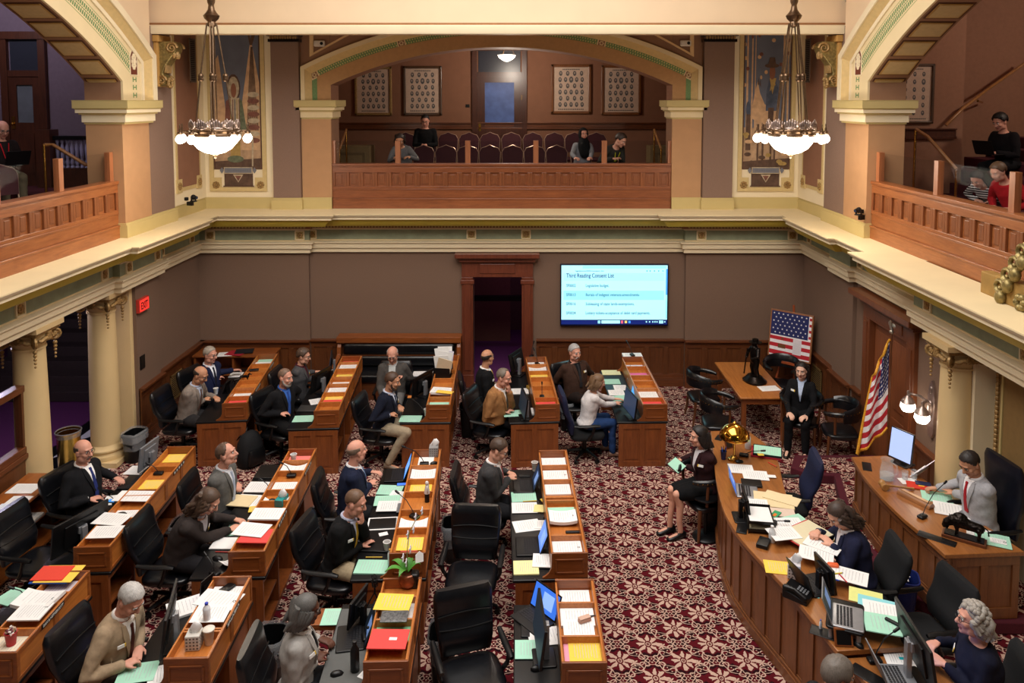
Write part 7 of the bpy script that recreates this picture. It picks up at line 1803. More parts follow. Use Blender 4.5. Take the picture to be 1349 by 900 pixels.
t = bin_(1183, 808, 'blue recycling bin with papers between the two curved desks', False, 0.34, 0.27, 0.40, plain('blue plastic','#16235e',0.45), junk=WH, name='recycling_bin', rot=-20)
mb = MB()
for k in range(3):
 a = k*2*PI/3+PI/2
 p0 = Vector((0.055*math.cos(a), 0.055*math.sin(a))); p1 = Vector((0.055*math.cos(a+1.5), 0.055*math.sin(a+1.5)))
 M = Matrix.Translation((-0.168, 0, 0.24)) @ Matrix.Rotation(R(-6), 4, 'Y')
 mb.tube([M @ Vector((0, p0.x, p0.y)), M @ Vector((0, p0.lerp(p1,.5).x*1.15, p0.lerp(p1,.5).y*1.15)), M @ Vector((0, p1.x, p1.y))], [0.012,0.010,0.003], 5)
mb.build('recycling_mark', plain('white mark','#b9bfd6',0.6), t, smooth=0)
g = G(92, 617, 0); t = thing('brass_bin', 'polished brass bin beside the cream column', 'bin', (g.x, g.y, 0))
mb = MB(); mb.lathe([(0.13,0),(0.14,0.01),(0.15,0.5),(0.165,0.52),(0.165,0.535),(0.14,0.53),(0.13,0.05),(0.001,0.05)], 26, cap=False); mb.build('body', BRASS, t, smooth=40)
mb = MB(); mb.lathe([(0.136,0.50),(0.160,0.545),(0.168,0.538),(0.15,0.46)], 26, cap=False); mb.build('liner', BAGPL, t, smooth=60)
g = G(330, 612, 0); t = thing('backpack', 'black backpack standing on the carpet behind the man looking up', 'backpack', (g.x, g.y, 0), R(-30))
mb = MB(); mb.loft([supersec(0,0,z,a,b,20,2.8) for z,a,b in ((0.0,0.10,0.15),(0.02,0.13,0.18),(0.18,0.14,0.19),(0.34,0.12,0.17),(0.44,0.08,0.12),(0.48,0.03,0.06))]); mb.build('body', BLKFAB, t, smooth=60)
mb = MB(); mb.loft([supersec(0.13,0,z,a,b,16,2.8) for z,a,b in ((0.04,0.03,0.12),(0.06,0.05,0.14),(0.2,0.05,0.14),(0.26,0.02,0.12))]); mb.build('front_pocket', BLKPL, t, smooth=60)
mb = MB()
for sg in (-1,1): mb.tube([(-0.10,sg*0.08,0.42),(-0.18,sg*0.09,0.32),(-0.17,sg*0.10,0.14),(-0.11,sg*0.12,0.05)],0.018,6,flat=0.5)
mb.tube([(-0.04,-0.03,0.47),(-0.05,0,0.53),(-0.04,0.03,0.47)],0.009,6); mb.build('straps', BLKPL, t, smooth=60)
mb = MB(); mb.ell((0.10,0.03,0.36),(0.008,0.012,0.012)); mb.build('badge', plain('red badge','#b02a2a'), t)
d = D['A2']; M = d.matrix_world if False else (Matrix.Translation(d.location) @ Matrix.Rotation(d.rotation_euler.z, 4, 'Z'))
c = M @ Vector((0.16, 0.42, 0)); t = thing('black_bag', 'shiny black bag slumped under the lower left corner desk', 'bag', (c.x, c.y, 0))
mb = MB(); rings = []
for z, a in ((0,0.12),(0.03,0.14),(0.15,0.15),(0.25,0.12),(0.33,0.06),(0.36,0.02)): rings.append([(x*(1+0.2*noise.noise(Vector((i*0.8,z*9,1)))),y*(1+0.2*noise.noise(Vector((i*0.8,z*9,5)))),zz) for i,(x,y,zz) in enumerate(supersec(0,0,z,a*0.8,a,18,2.2))])
mb.loft(rings); mb.build('sack', plain('black bag plastic','#0b0b0c',0.2), t, smooth=50)
mb = MB(); mb.tube([(0,-0.02,0.35),(0.0,-0.04,0.42),(0,0.04,0.42),(0,0.02,0.35)],0.008,6); mb.build('strap', BLKPL, t)
g = G(929, 708, 0); t = thing('pedestal_stand', 'round black pedestal stand at the near corner of the note-taking woman', 'stand', (g.x, g.y, 0))
mb = MB(); mb.lathe([(0.15,0),(0.15,0.02),(0.13,0.035),(0.03,0.05)], 24); mb.build('base', BLKPL, t, smooth=40)
mb = MB(); mb.lathe([(0.022,0.04),(0.022,0.48)], 12); mb.build('pole', BLKPL, t, smooth=40)
mb = MB(); mb.lathe([(0.02,0.47),(0.15,0.485),(0.155,0.50),(0.15,0.51),(0.001,0.512)], 24); mb.build('top', BLKPL, t, smooth=40)
g = G(938, 712, 0); t = thing('floor_box', 'black equipment box on the carpet against the clerk desk', 'box', (g.x+0.03, g.y+0.26, 0), R(-4))
mb = MB(); mb.rbox((-0.07,-0.15,0),(0.07,0.15,0.44),0.012); mb.build('case', BLKPL, t, smooth=40)
MB().box((-0.072,-0.1,0.3),(-0.07,0.1,0.4)).build('front_label', GREYPL, t, smooth=0)
def chandelier(name, label, loc):
 t = thing(name, label, 'chandelier', loc)        # origin at the bowl's rim level
 mb = MB(); mb.lathe([(0.05,-0.235),(0.13,-0.215),(0.215,-0.165),(0.275,-0.09),(0.30,0.0),(0.29,0.01)], 32); mb.build('bowl', SHADE, t, smooth=50)
 mb = MB(); mb.lathe([(0.004,-0.30),(0.02,-0.285),(0.012,-0.265),(0.045,-0.25),(0.05,-0.235),(0.03,-0.22)], 14); mb.build('finial', BRONZE, t, smooth=50)
 mb = MB(); mb.lathe([(0.29,0.0),(0.31,0.005),(0.325,0.03),(0.31,0.05),(0.315,0.075),(0.33,0.085),(0.32,0.10),(0.29,0.10),(0.28,0.05),(0.29,0.0)], 36, cap=False); mb.build('ring', BRONZE, t, smooth=40)
 for k in range(10):
  a = k*2*PI/10+0.15; d = Vector((math.cos(a), math.sin(a), 0)); M = Matrix.Translation(d*0.31+Vector((0,0,0.10))) @ Matrix.Rotation(a+PI/2, 4, 'Z') @ Matrix.Scale(1.45, 4)
  mb = MB(M=M)
  for q in range(-2, 3): mb.ell((0.022*q, 0, 0.055-0.008*abs(q)),(0.012,0.008,0.042-0.004*abs(q)),8,6)
  mb.ell((0,0,0.012),(0.045,0.01,0.014),10,6); mb.build('palmette', plain('silvered bronze','#a3928a',0.3,metal=0.8,var=0.15), t, smooth=60)
 for k in range(10):
  a = k*2*PI/10; d = Vector((math.cos(a), math.sin(a), 0))
  mb = MB(); mb.tube([d*0.31+Vector((0,0,0.05)), d*0.37+Vector((0,0,0.075)), d*0.43+Vector((0,0,0.07)), d*0.44+Vector((0,0,0.045))],[0.014,0.012,0.012,0.016],7); mb.lathe([(0.028,0.0),(0.04,0.012),(0.03,0.04),(0.012,0.05),(0.014,0.075),(0.006,0.10),(0.010,0.13),(0.002,0.145)],10,tuple(d*0.44+Vector((0,0,0.035)))); ar = mb.build('arm', BRONZE, t, smooth=50)
  mb = MB(); mb.lathe([(0.004,-0.085),(0.03,-0.078),(0.052,-0.05),(0.058,-0.02),(0.045,0.01),(0.03,0.03)],14,tuple(d*0.44)); mb.build('shade', SHADE, ar, smooth=60)
 for k in range(4):
  a = k*PI/2+0.3; d = Vector((math.cos(a), math.sin(a), 0)); pv = Vector((-d.y, d.x, 0))
  mb = MB()
  for q in (-0.018, 0.018): mb.tube([d*0.24+pv*q+Vector((0,0,0.08)), d*0.16+pv*q+Vector((0,0,0.80)), d*0.06+pv*q+Vector((0,0,1.52))], 0.009, 6)
  mb.lathe([(0.012,-0.06),(0.034,-0.05),(0.040,-0.03),(0.034,-0.01),(0.040,0.01),(0.034,0.04),(0.012,0.055)],10,tuple(d*0.155+Vector((0,0,0.80)))); mb.build('rod', BRONZE, t, smooth=50)
 mb = MB(); mb.lathe([(0.02,1.46),(0.06,1.49),(0.05,1.54),(0.09,1.58),(0.105,1.62),(0.07,1.66),(0.045,1.70),(0.035,1.76),(0.05,1.80),(0.055,1.86),(0.03,1.93),(0.02,2.0)],20); mb.build('crown', BRONZE, t, smooth=50)
 mb = MB(); mb.tube([(0,0,1.98),(0,0,4.30)],0.012,8)
 for k in range(34):
  zz = 2.02+0.067*k; mb.tube([(0.022*math.cos(a)*(1 if k%2 else 0.2),0.022*math.cos(a)*(0.2 if k%2 else 1),zz+0.04*math.sin(a)) for a in [q*2*PI/10 for q in range(11)]],0.007,5)
 mb.build('chain', BRONZE, t, smooth=50)
 return t
c1 = WY(283, 180, 10.4)
ch = chandelier('chandelier', 'lit bronze chandelier hanging before the mural of the man in feather headdress', (c1.x, 10.4, c1.z))
c2 = WY(1042, 180, 10.4)
dup(ch, (c2.x, 10.4, c2.z), 0.4, 'lit bronze chandelier hanging before the mural of the rider with yellow scarf')
p0, p1 = WY(738, 347, YB), WY(879, 428, YB)
wS, hS = p1.x-p0.x, p0.z-p1.z
t = thing('wall_screen', 'large lit wall screen showing the Third Reading Consent List', 'screen', ((p0.x+p1.x)/2, YB-0.001, (p0.z+p1.z)/2))
mb = MB(); mb.box((-wS/2,-0.07,-hS/2),(wS/2,-0.02,hS/2)); mb.box((-wS*0.3,-0.02,-hS*0.3),(wS*0.3,0,hS*0.3)); mb.build('case', plain('screen case','#0c1030',0.3), t, smooth=0, bevel=0.004)
def scrq(mb, x0, y0, x1, y1, m, d=-0.0715):
 "rectangle in fractions of the screen, from its top left corner"
 X0, X1 = -wS/2+0.02+(wS-0.04)*x0, -wS/2+0.02+(wS-0.04)*x1; Z0, Z1 = hS/2-0.02-(hS-0.05)*y0, hS/2-0.02-(hS-0.05)*y1
 mb.poly([(X0,d,Z1),(X1,d,Z1),(X1,d,Z0),(X0,d,Z0)], m)
mb = MB()
scrq(mb,0,0,1,0.92,0,-0.0712); scrq(mb,0,0.92,1,1,1,-0.0712); scrq(mb,0.2,0.012,0.985,0.055,2,-0.0714); scrq(mb,0.02,0.13,0.97,0.26,4,-0.0714); scrq(mb,0.02,0.43,0.97,0.585,2,-0.0714); scrq(mb,0.985,0.06,1,0.9,3,-0.0714); scrq(mb,0.985,0.5,1,0.9,2,-0.0716)
scrq(mb,0.38,0.932,0.555,0.985,0,-0.0716); scrq(mb,0.345,0.935,0.37,0.985,2,-0.0716); scrq(mb,0.565,0.935,0.585,0.985,5,-0.0716); scrq(mb,0.60,0.938,0.622,0.98,6,-0.0716); scrq(mb,0.635,0.94,0.655,0.98,3,-0.0716)
for x in (0.80,0.83,0.86,0.88,0.90): scrq(mb,x,0.945,x+0.012,0.97,4,-0.0716)
scrq(mb,0.925,0.935,0.965,0.985,4,-0.0716); scrq(mb,0.975,0.945,0.985,0.97,0,-0.0716)
for x in (0.80,0.83,0.87,0.91,0.95): scrq(mb,x,0.085,x+0.012,0.105,7,-0.0716)
mb.build('display', [glow('screen white','#a8e8f0',0.95), glow('screen navy','#0d1f66',0.9), glow('screen cyan','#8fdbe8',0.9), glow('screen blue','#3c8fe8',1.1), glow('screen pale','#9ce0ea',0.95), glow('icon red','#d05a70',1), glow('icon yellow','#e0c46a',1), glow('icon teal','#4aa5b5',0.8)], t, smooth=0, fix=False)
mb = MB()
def scrt(txt, x, y, size, m, width=None):
 M = Matrix(((1,0,0,-wS/2+0.02+(wS-0.04)*x),(0,0,-1,-0.0732),(0,1,0,hS/2-0.02-(hS-0.05)*y),(0,0,0,1)))
 text_into(mb, txt, size, M, m, width=(wS-0.04)*width if width else None)
scrt('Third Reading Consent List',0.045,0.205,0.105,0,0.45)
scrt('legislature/2025/consent_list',0.13,0.105,0.035,1,0.27)
for k, (a, b, wd) in enumerate((('SF0002','Legislative budget.',0.22),('SF0013','Burials of indigent veterans-amendments.',0.51),('SF0016','Subleasing of state lands-exemptions.',0.46),('SF0024','Lottery tickets-acceptance of debit card payments.',0.61))):
 scrt(a,0.045,0.365+0.155*k,0.075,1,0.09); scrt(b,0.23,0.365+0.155*k,0.075,1,wd)
mb.build('lettering', [glow('screen ink','#1c2a86',0.45), glow('screen teal ink','#34789c',0.55)], t, smooth=0, fix=False)
def portrait(name, label, M, w, h, frame=GOLD, sparse=False, seed=1):
 t = thing(name, label, 'picture'); t.matrix_world = M       # local: x along the wall, -y out of it, z up
 fw = 0.055*w/0.8
 mb = MB()
 for a, b in (((-w/2,-h/2),(w/2,-h/2+fw)),((-w/2,h/2-fw),(w/2,h/2)),((-w/2,-h/2),(-w/2+fw,h/2)),((w/2-fw,-h/2),(w/2,h/2))): mb.box((a[0],-0.05,a[1]),(b[0],0,b[1]))
 f2 = fw*0.6
 mb.build('frame', frame, t, smooth=0, bevel=0.012)
 mb = MB(); iw, ih = w/2-fw, h/2-fw
 mb.box((-iw,-0.02,-ih),(iw,0,ih),0)
 rows = 6
 for r_ in range(rows):
  n = 4 if r_ % 2 == 0 else 5
  if sparse: n = 3
  for k in range(n):
   x = (-iw*0.8+iw*1.6*(k+0.5)/n); z = ih*0.72-r_*ih*1.42/(rows-1)
   big = 1.25 if (r_ == 1 and k == 2) else 1.0
   mb.poly([(x+0.042*w*big*math.cos(a),-0.0205,z+0.062*w*big*math.sin(a)) for a in [q*2*PI/14 for q in range(14)]], 1)
   mb.poly([(x+0.018*w*big*math.cos(a),-0.021,z+0.010*w+0.026*w*big*math.sin(a)) for a in [q*2*PI/10 for q in range(10)]], 2)
   mb.poly([(x-0.026*w*big,-0.021,z-0.046*w),(x+0.026*w*big,-0.021,z-0.046*w),(x+0.014*w,-0.021,z-0.018*w),(x-0.014*w,-0.021,z-0.018*w)], 3)
 for z, ww in ((ih*0.90,0.5),(-ih*0.92,0.75)):
  nlet = 14
  for k in range(nlet): mb.poly([(-iw*ww+2*iw*ww*(k+0.1)/nlet,-0.021,z-0.013*w),(-iw*ww+2*iw*ww*(k+0.8)/nlet,-0.021,z-0.013*w),(-iw*ww+2*iw*ww*(k+0.8)/nlet,-0.021,z+0.015*w),(-iw*ww+2*iw*ww*(k+0.1)/nlet,-0.021,z+0.015*w)], 3)
 mb.build('composite_photograph', [plain('photo mount','#c9ab93',0.7), plain('photo oval','#2a221f',0.6), plain('photo face','#a08a7c',0.6), plain('photo dark','#1b1614',0.6)], t, smooth=0, fix=False)
 MB().box((-iw,-0.03,-ih),(iw,-0.028,ih)).build('pane', glass('picture glass','#ffffff',0.05,0.02), t, smooth=0)
 return t
YG = 17.0
for x0, x1, y0, y1, lab, fr in ((467,517,88,152,'gilt framed group portrait board, outermost left in the back gallery',GOLD),(531,582.5,87,152,'dark framed group portrait board next to the left of the gallery door',wood('dark frame wood','#3a2412','#5c3c1f','z')),(726,778.5,85,150,'brown framed group portrait board next to the right of the gallery door',wood('brown frame wood','#5f3618','#8a5428','z')),(792,844,86,151.5,'brown framed group portrait board, outermost right in the back gallery',wood('brown frame wood','#5f3618','#8a5428','z'))):
 a, b = WY(x0, y0, YG), WY(x1, y1, YG)
 portrait('portrait_board', lab, Matrix.Translation(((a.x+b.x)/2, YG-0.001, (a.z+b.z)/2)), b.x-a.x, a.z-b.z, fr)
a, b = WY(1188, 84, 11.98), WY(1224, 163, 11.98)
portrait('portrait_board', 'dark framed group portrait board behind the pier of the right gallery', Matrix.Translation(((a.x+b.x)/2-0.02, 11.999, (a.z+b.z)/2)), b.x-a.x+0.15, a.z-b.z, wood('dark frame wood','#3a2412','#5c3c1f','z'), True)
def gallery_door(name, x0, x1, Y, z0, ztr, ztop, mat, gx=0.17, pane=None):
 mb = MB(); f = 0.11
 mb.box((x0,Y-0.07,z0),(x0+f,Y,ztop)); mb.box((x1-f,Y-0.07,z0),(x1,Y,ztop)); mb.box((x0-0.03,Y-0.09,ztop-0.12),(x1+0.03,Y,ztop)); mb.box((x0+f,Y-0.06,ztr-0.05),(x1-f,Y,ztr+0.05))
 a, b = x0+f, x1-f
 mb.box((a,Y-0.045,z0),(b,Y,z0+1.02)); mb.box((a,Y-0.045,z0+1.02),(a+gx,Y,ztr-0.18)); mb.box((b-gx,Y-0.045,z0+1.02),(b,Y,ztr-0.18)); mb.box((a,Y-0.045,ztr-0.18),(b,Y,ztr))
 mb.box((a+gx,Y-0.055,z0+0.2),(b-gx,Y,z0+0.85))
 mb.box((a+0.03,Y-0.02,ztr+0.05),(b-0.03,Y-0.01,ztop-0.12),1); mb.box((a+gx,Y-0.02,z0+1.02),(b-gx,Y-0.01,ztr-0.18),2)
 mb.box((a+0.03,Y-0.055,z0+0.92),(a+0.085,Y-0.045,z0+1.12),3); mb.ell((a+0.06,Y-0.08,z0+1.0),(0.025,0.03,0.025),10,7,3)
 for z in (z0+0.5, z0+1.6): mb.box((b-0.01,Y-0.06,z),(b+0.02,Y-0.045,z+0.12),3)
 return structure(mb.build(name, [mat, plain('dark transom pane','#31343f',0.3), pane or plain('frosted blue pane','#4c64a0',0.5,var=0.25,scale=5), BRASS], smooth=30))
a, b = WY(622,100,YG), WY(694,100,YG)
gallery_door('door_4', a.x, b.x, YG, 3.5, WY(660,98,YG).z, WY(660,60,YG).z, wood('gallery door wood','#33170c','#532815','z'))
a, b = WY(4,100,12.4), WY(63,100,12.4)
gallery_door('door_5', a.x, b.x, 12.4, 3.72, WY(30,97,12.4).z, WY(30,42,12.4).z, DKWOOD, 0.12, plain('frosted grey pane','#6d737a',0.3,var=0.15,scale=5))
g = WY(616,139.5,YG); t = thing('wall_switch', 'small black switch plate left of the gallery door', 'switch', (g.x, YG, g.z)); MB().box((-0.045,-0.012,-0.035),(0.045,0,0.035)).build('plate', BLKPL, t, smooth=0, bevel=0.002); MB().box((-0.008,-0.02,-0.012),(0.008,-0.012,0.012)).build('toggle', BLKPL, t, smooth=0)
g = WY(667.5, 76, 15.2); t = thing('bowl_lamp', 'small lit white bowl lamp hanging in front of the gallery door', 'lamp', (g.x, 15.2, g.z))
mb = MB(); mb.lathe([(0.002,-0.075),(0.08,-0.05),(0.15,0.0),(0.175,0.045),(0.165,0.05)], 24); mb.build('bowl', SHADE, t, smooth=50)
mb = MB()
for k in range(3):
 a = k*2*PI/3; mb.tube([(0.165*math.cos(a),0.165*math.sin(a),0.045),(0.02*math.cos(a),0.02*math.sin(a),0.32)],0.007,5)
mb.tube([(0,0,0.30),(0,0,1.2)],0.01,6); mb.build('hanger', BRONZE, t)
def mural(name, label, X0, X1, z0, kind):
 t = thing(name, label, 'mural', ((X0+X1)/2, YB-0.031, z0)); w = (X1-X0)/2; H_ = 6.45-z0
 mats = [plain('mural dusk sky','#676b78',0.8,var=0.12,scale=3), plain('mural sand','#b09070',0.8,var=0.3,scale=7), plain('mural tan','#c7a17a',0.8,var=0.2,scale=9), plain('mural brown','#5b4436',0.8,var=0.35,scale=9), plain('mural red','#7a4d40',0.8,var=0.3,scale=12), plain('mural cream','#b5a488',0.8,var=0.25,scale=14), plain('mural blue','#4c5362',0.8,var=0.3,scale=9), plain('mural ochre','#aa8c50',0.8,var=0.2), plain('mural slate plaque','#74757c',0.7), plain('mural skin','#8a5a42',0.8), plain('mural green','#646a52',0.8,var=0.3)]
 mb = MB(); n = [0]
 def pg(pts, m):
  n[0] += 1; d = -0.003-0.0004*n[0]; mb.poly([(u*w,d,v*H_) for u, v in pts], m)
 def ov(u, v, ru, rv, m): pg([(u+ru*math.cos(a),v+rv*math.sin(a)) for a in [k*2*PI/14 for k in range(14)]], m)
 mb.prism([(-w*0.62,0.0),(w*0.62,0.0),(w*0.62,0.10*H_),(w,0.10*H_),(w,H_),(-w,H_),(-w,0.10*H_),(-w*0.62,0.10*H_)], -0.003, 0.0, 'y', 0)
 pg([(-1,.10),(1,.10),(1,.34),(-1,.36)],1); pg([(-.62,0.0),(.62,0.0),(.62,.10),(-.62,.10)],3); pg([(-1,.10),(1,.10),(1,.17),(-1,.15)],3); rnd = random.Random(5)
 if kind == 0:
  pg([(-.1,.22),(1,.22),(1,.62),(.72,.86),(.62,.86)],2); pg([(.62,.86),(.72,.86),(1,.98),(.9,1),(.66,.9),(.45,.99)],3); pg([(-1,.3),(-.35,.3),(-.75,.80),(-1,.74)],2)
  for k in range(9): pg([(.4+.06*k,.34),(.44+.06*k,.34),(.66+.01*k,.85),(.65+.01*k,.85)],3)
  ov(-.12,.60,.30,.085,3); ov(-.12,.60,.24,.07,5); ov(-.12,.585,.12,.045,9); pg([(-.42,.30),(.20,.30),(.14,.54),(-.36,.54)],5); pg([(-.55,.34),(-.28,.34),(-.26,.54),(-.46,.52)],4); pg([(.08,.34),(.42,.33),(.24,.52),(.12,.54)],10)
  for k in range(5): pg([(-.30+.1*k,.32),(-.26+.1*k,.32),(-.24+.09*k,.53),(-.27+.09*k,.53)],(7,4,6)[k%3])
  for k in range(8): ov(.72,.56-.04*k,.26,.016,(5,4)[k%2])
  pg([(-.3,.17),(.12,.17),(.12,.31),(-.3,.31)],7); ov(-.1,.165,.36,.022,10); pg([(.6,.12),(.66,.12),(.7,.30),(.62,.30)],5)
 else:
  for x, ww in ((-.92,.10),(-.70,.08),(-.55,.05),(.66,.10),(.86,.09)): pg([(x,.3),(x+ww,.3),(x+ww*.8,1),(x+ww*.2,1)],2)
  for k in range(26): ov(rnd.uniform(-1,1),rnd.uniform(.60,.99),rnd.uniform(.04,.10),.012,(2,4)[k%2])
  pg([(-.5,.34),(-.05,.30),(.42,.34),(.45,.48),(-.1,.50),(-.35,.58),(-.62,.50)],2); pg([(-.72,.42),(-.5,.40),(-.32,.57),(-.42,.64),(-.55,.57)],2); pg([(-.42,.62),(-.36,.62),(-.38,.67)],3); pg([(-.34,.62),(-.28,.60),(-.31,.66)],3)
  for x in (-.42,-.2,.15,.32): pg([(x,.12),(x+.07,.12),(x+.10,.38),(x,.38)],3)
  pg([(-.06,.46),(.44,.46),(.48,.60),(.30,.66),(.08,.66),(-.04,.58)],6); pg([(.10,.58),(.36,.62),(.2,.66)],7); pg([(.08,.66),(.38,.66),(.22,.56)],7); ov(.20,.695,.13,.045,9); ov(.18,.735,.32,.014,3); pg([(.0,.735),(.36,.735),(.30,.785),(.08,.785)],3); pg([(.05,.30),(.25,.30),(.3,.48),(.05,.48)],3)
  ov(-.82,.47,.10,.05,6); pg([(-.92,.22),(-.7,.22),(-.72,.44),(-.9,.44)],3)
  for k in range(14): ov(rnd.uniform(-1,1),rnd.uniform(.13,.32),rnd.uniform(.08,.2),.012,(2,7,3)[k%3])
 pg([(-.62,.075),(.62,.075),(.62,.115),(-.62,.115)],5); pg([(-.58,.08),(.58,.08),(.58,.11),(-.58,.11)],8); pg([(-.8,.095),(-.7,.075),(-.62,.095),(-.7,.115)],8); pg([(.8,.095),(.7,.075),(.62,.095),(.7,.115)],8)
 for k in range(12): pg([(-.45+.075*k,.09),(-.41+.075*k,.09),(-.41+.075*k,.10),(-.45+.075*k,.10)],0)
 pg([(-.22,.07),(.22,.07),(.0,.02)],5); pg([(-.14,.062),(.14,.062),(.0,.03)],4)
 mb.build('painted_panel', mats, t, smooth=0, fix=False)
 mb = MB()
 for a, b in (((-w-0.015,0.29),(-w,H_)),((w,0.29),(w+0.015,H_)),((-w*0.62-0.015,-0.015),(w*0.62+0.015,0.0))): mb.box((a[0],-0.02,a[1]),(b[0],0,b[1]))
 mb.build('inner_edge', plain('mural edge','#5a3b2a',0.6), t, smooth=0)
 return t
mural('mural', 'tall mural of a man in a feather headdress before tents, left of the arch', *MUR[0], 0)
mural('mural', 'tall mural of a rider in a broad hat and yellow scarf, right of the arch', *MUR[1], 1)
def bracket(name, label, X, sgn):
 t = thing(name, label, 'bracket', (X+sgn*0.001, 11.72, 0))
 mb = MB(); mb.box((0,-0.20,5.97),(sgn*0.10,0.20,6.07)); mb.box((0,-0.17,5.30),(sgn*0.06,0.17,5.97)); mb.build('back_plate', plain('ochre bracket','#b98d4c',0.6), t, smooth=0, bevel=0.01)
 mb = MB()
 prof = [(0.05,5.30),(0.12,5.34),(0.14,5.42),(0.10,5.50),(0.13,5.60),(0.22,5.72),(0.30,5.82),(0.32,5.92),(0.28,5.98),(0.05,5.98)]
 mb.prism([(sgn*u, z) for u, z in prof], -0.11, 0.11, 'y'); mb.build('scroll', plain('aged gilt','#8d7c4c',0.4,metal=0.5,var=0.4,scale=30), t, smooth=30, bevel=0.01)
 mb = MB()
 for sy in (-1, 1):
  for cx, cz, r0 in ((0.25,5.88,0.085),(0.09,5.40,0.07)):
   mb.tube([(sgn*(cx+r0*(1-q/22)*math.cos(q*0.6)), sy*0.12, cz+r0*(1-q/22)*math.sin(q*0.6)) for q in range(20)], [0.022*(1-q/34) for q in range(20)], 6)
 for k in range(7):
  a = -0.09+0.03*k; mb.limb([(sgn*0.13,a,5.52),(sgn*0.14,a,5.62)],[0.014,0.012],6)
 for k in range(9):
  a = k*2*PI/9; mb.ell((sgn*0.16,0.06*math.cos(a),5.36+0.06*math.sin(a)),(0.03,0.03,0.03),7,5)
 for k in range(7): mb.ell((sgn*(0.27+0.03*math.sin(k)),-0.09+0.03*k,5.78),(0.03,0.018,0.06),7,5)
 mb.build('acanthus', GOLD, t, smooth=60)
 return t
bracket('scroll_bracket', 'gilt scroll bracket under the beam at left, beside the vent grille', XLU-0.02, 1)
bracket('scroll_bracket', 'gilt scroll bracket under the beam at right, beside the vent grille', XRU+0.02, -1)
def vent(name, label, M, w, h, n=16, mat=None):
 t = thing(name, label, 'vent'); t.matrix_world = M       # x along, -y out, z up
 mat = mat or plain('brown vent','#5b4a3c',0.5)
 mb = MB()
 for a, b in (((-w/2,-h/2),(w/2,-h/2+0.02)),((-w/2,h/2-0.02),(w/2,h/2)),((-w/2,-h/2),(-w/2+0.02,h/2)),((w/2-0.02,-h/2),(w/2,h/2))): mb.box((a[0],-0.014,a[1]),(b[0],0,b[1]))
 mb.build('frame', mat, t, smooth=0)
 mb = MB()
 for k in range(n):
  z = -h/2+0.02+(h-0.04)*(k+0.5)/n; mb.box((-w/2+0.02,-0.010,z-0.006),(w/2-0.02,0,z+0.004))
 mb.build('louvres', mat, t, smooth=0)
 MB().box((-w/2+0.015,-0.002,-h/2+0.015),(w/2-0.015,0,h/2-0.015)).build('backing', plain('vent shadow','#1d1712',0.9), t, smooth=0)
 return t
RL = Matrix.Rotation(R(90), 4, 'Z'); RRt = Matrix.Rotation(R(-90), 4, 'Z')
vent('wall_vent', 'tall dark vent grille high on the left wall beside the gilt bracket', Matrix.Translation((XLU+0.056, 12.72, 5.75)) @ RL, 0.22, 0.72, 22)
vent('wall_vent', 'tall dark vent grille high on the right wall beside the gilt bracket', Matrix.Translation((XRU-0.056, 12.72, 5.75)) @ RRt, 0.22, 0.72, 22)
BRV = plain('bronze grille','#8a6f45',0.45,metal=0.5)
vent('wall_vent', 'bronze vent grille in the right wainscot behind the young woman', Matrix.Translation((XR-0.04, 12.55, 0.45)) @ RRt, 0.42, 0.42, 12, BRV)
vent('wall_vent', 'bronze vent grille in the left wainscot behind the navy-suited man', Matrix.Translation((XL+0.04, 12.3, 0.45)) @ RL, 0.42, 0.42, 12, BRV)
def cam_box(px, py, label, sgn):
 g = WY(px, py, YB-0.01); t = thing('motion_sensor', label, 'sensor', (g.x, YB-0.001, g.z))
 mb = MB(); mb.rbox((-0.10,-0.06,-0.055),(0.10,0,0.055),0.03); mb.build('case', plain('white casing','#d2c8ba',0.5), t, smooth=50)
 MB().ell((0.045,-0.062,0.0),(0.028,0.012,0.028),12,8).build('lens', BLKPL, t, smooth=60)
cam_box(421, 57.5, 'white sensor box in the left corner above the arch', 1); cam_box(903, 57, 'white sensor box in the right corner above the arch', -1)
def ptz(label, loc, rz):
 t = thing('video_camera', label, 'camera', loc, rz); t.scale = (0.62,)*3
 mb = MB(); mb.rbox((-0.07,-0.07,0),(0.07,0.07,0.035),0.02); mb.box((-0.02,-0.075,0.03),(0.02,-0.06,0.15)); mb.box((-0.02,0.06,0.03),(0.02,0.075,0.15)); mb.build('mount', BLKPL, t, smooth=40)
 mb = MB(); mb.ell((0,0,0.12),(0.075,0.06,0.07),16,10); mb.build('head', BLKPL, t, smooth=60)
 mb = MB(); mb.tube([(0.05,0,0.12),(0.11,0,0.11)],[0.045,0.04],14); mb.build('lens', BLKPL, t, smooth=50)
 mb = MB(); mb.tube([(0.109,0,0.11),(0.112,0,0.1095)],[0.03,0.028],14); mb.build('lens_glass', plain('lens glass','#2a3550',0.1), t, smooth=0)
 mb = MB(); mb.box((-0.2,-0.03,-0.10),(-0.02,0.03,0.0)); mb.rbox((-0.22,-0.10,0.03),(-0.13,-0.02,0.12),0.02); mb.build('bracket', BLKPL, t, smooth=30)
g = WX(255, 266, XLU+0.22); ptz('black video camera on the left wall above the cornice', (g.x, g.y, g.z), R(-20))
g = WX(1131, 284, XRU-0.10); ptz('black video camera on the right pier above the cornice', (g.x, g.y, g.z), R(205))
g = WY(1127, 0, 11.3); t = thing('dome_camera', 'white dome camera at the top edge on the beam', 'camera', (g.x, 11.5, g.z+0.02))
mb = MB(); mb.lathe([(0.06,0),(0.085,0.02),(0.085,0.09),(0.06,0.11)],18); mb.box((-0.03,0,0.03),(0.03,0.06,0.09)); mb.build('housing', plain('white casing','#d2c8ba'), t, smooth=40)
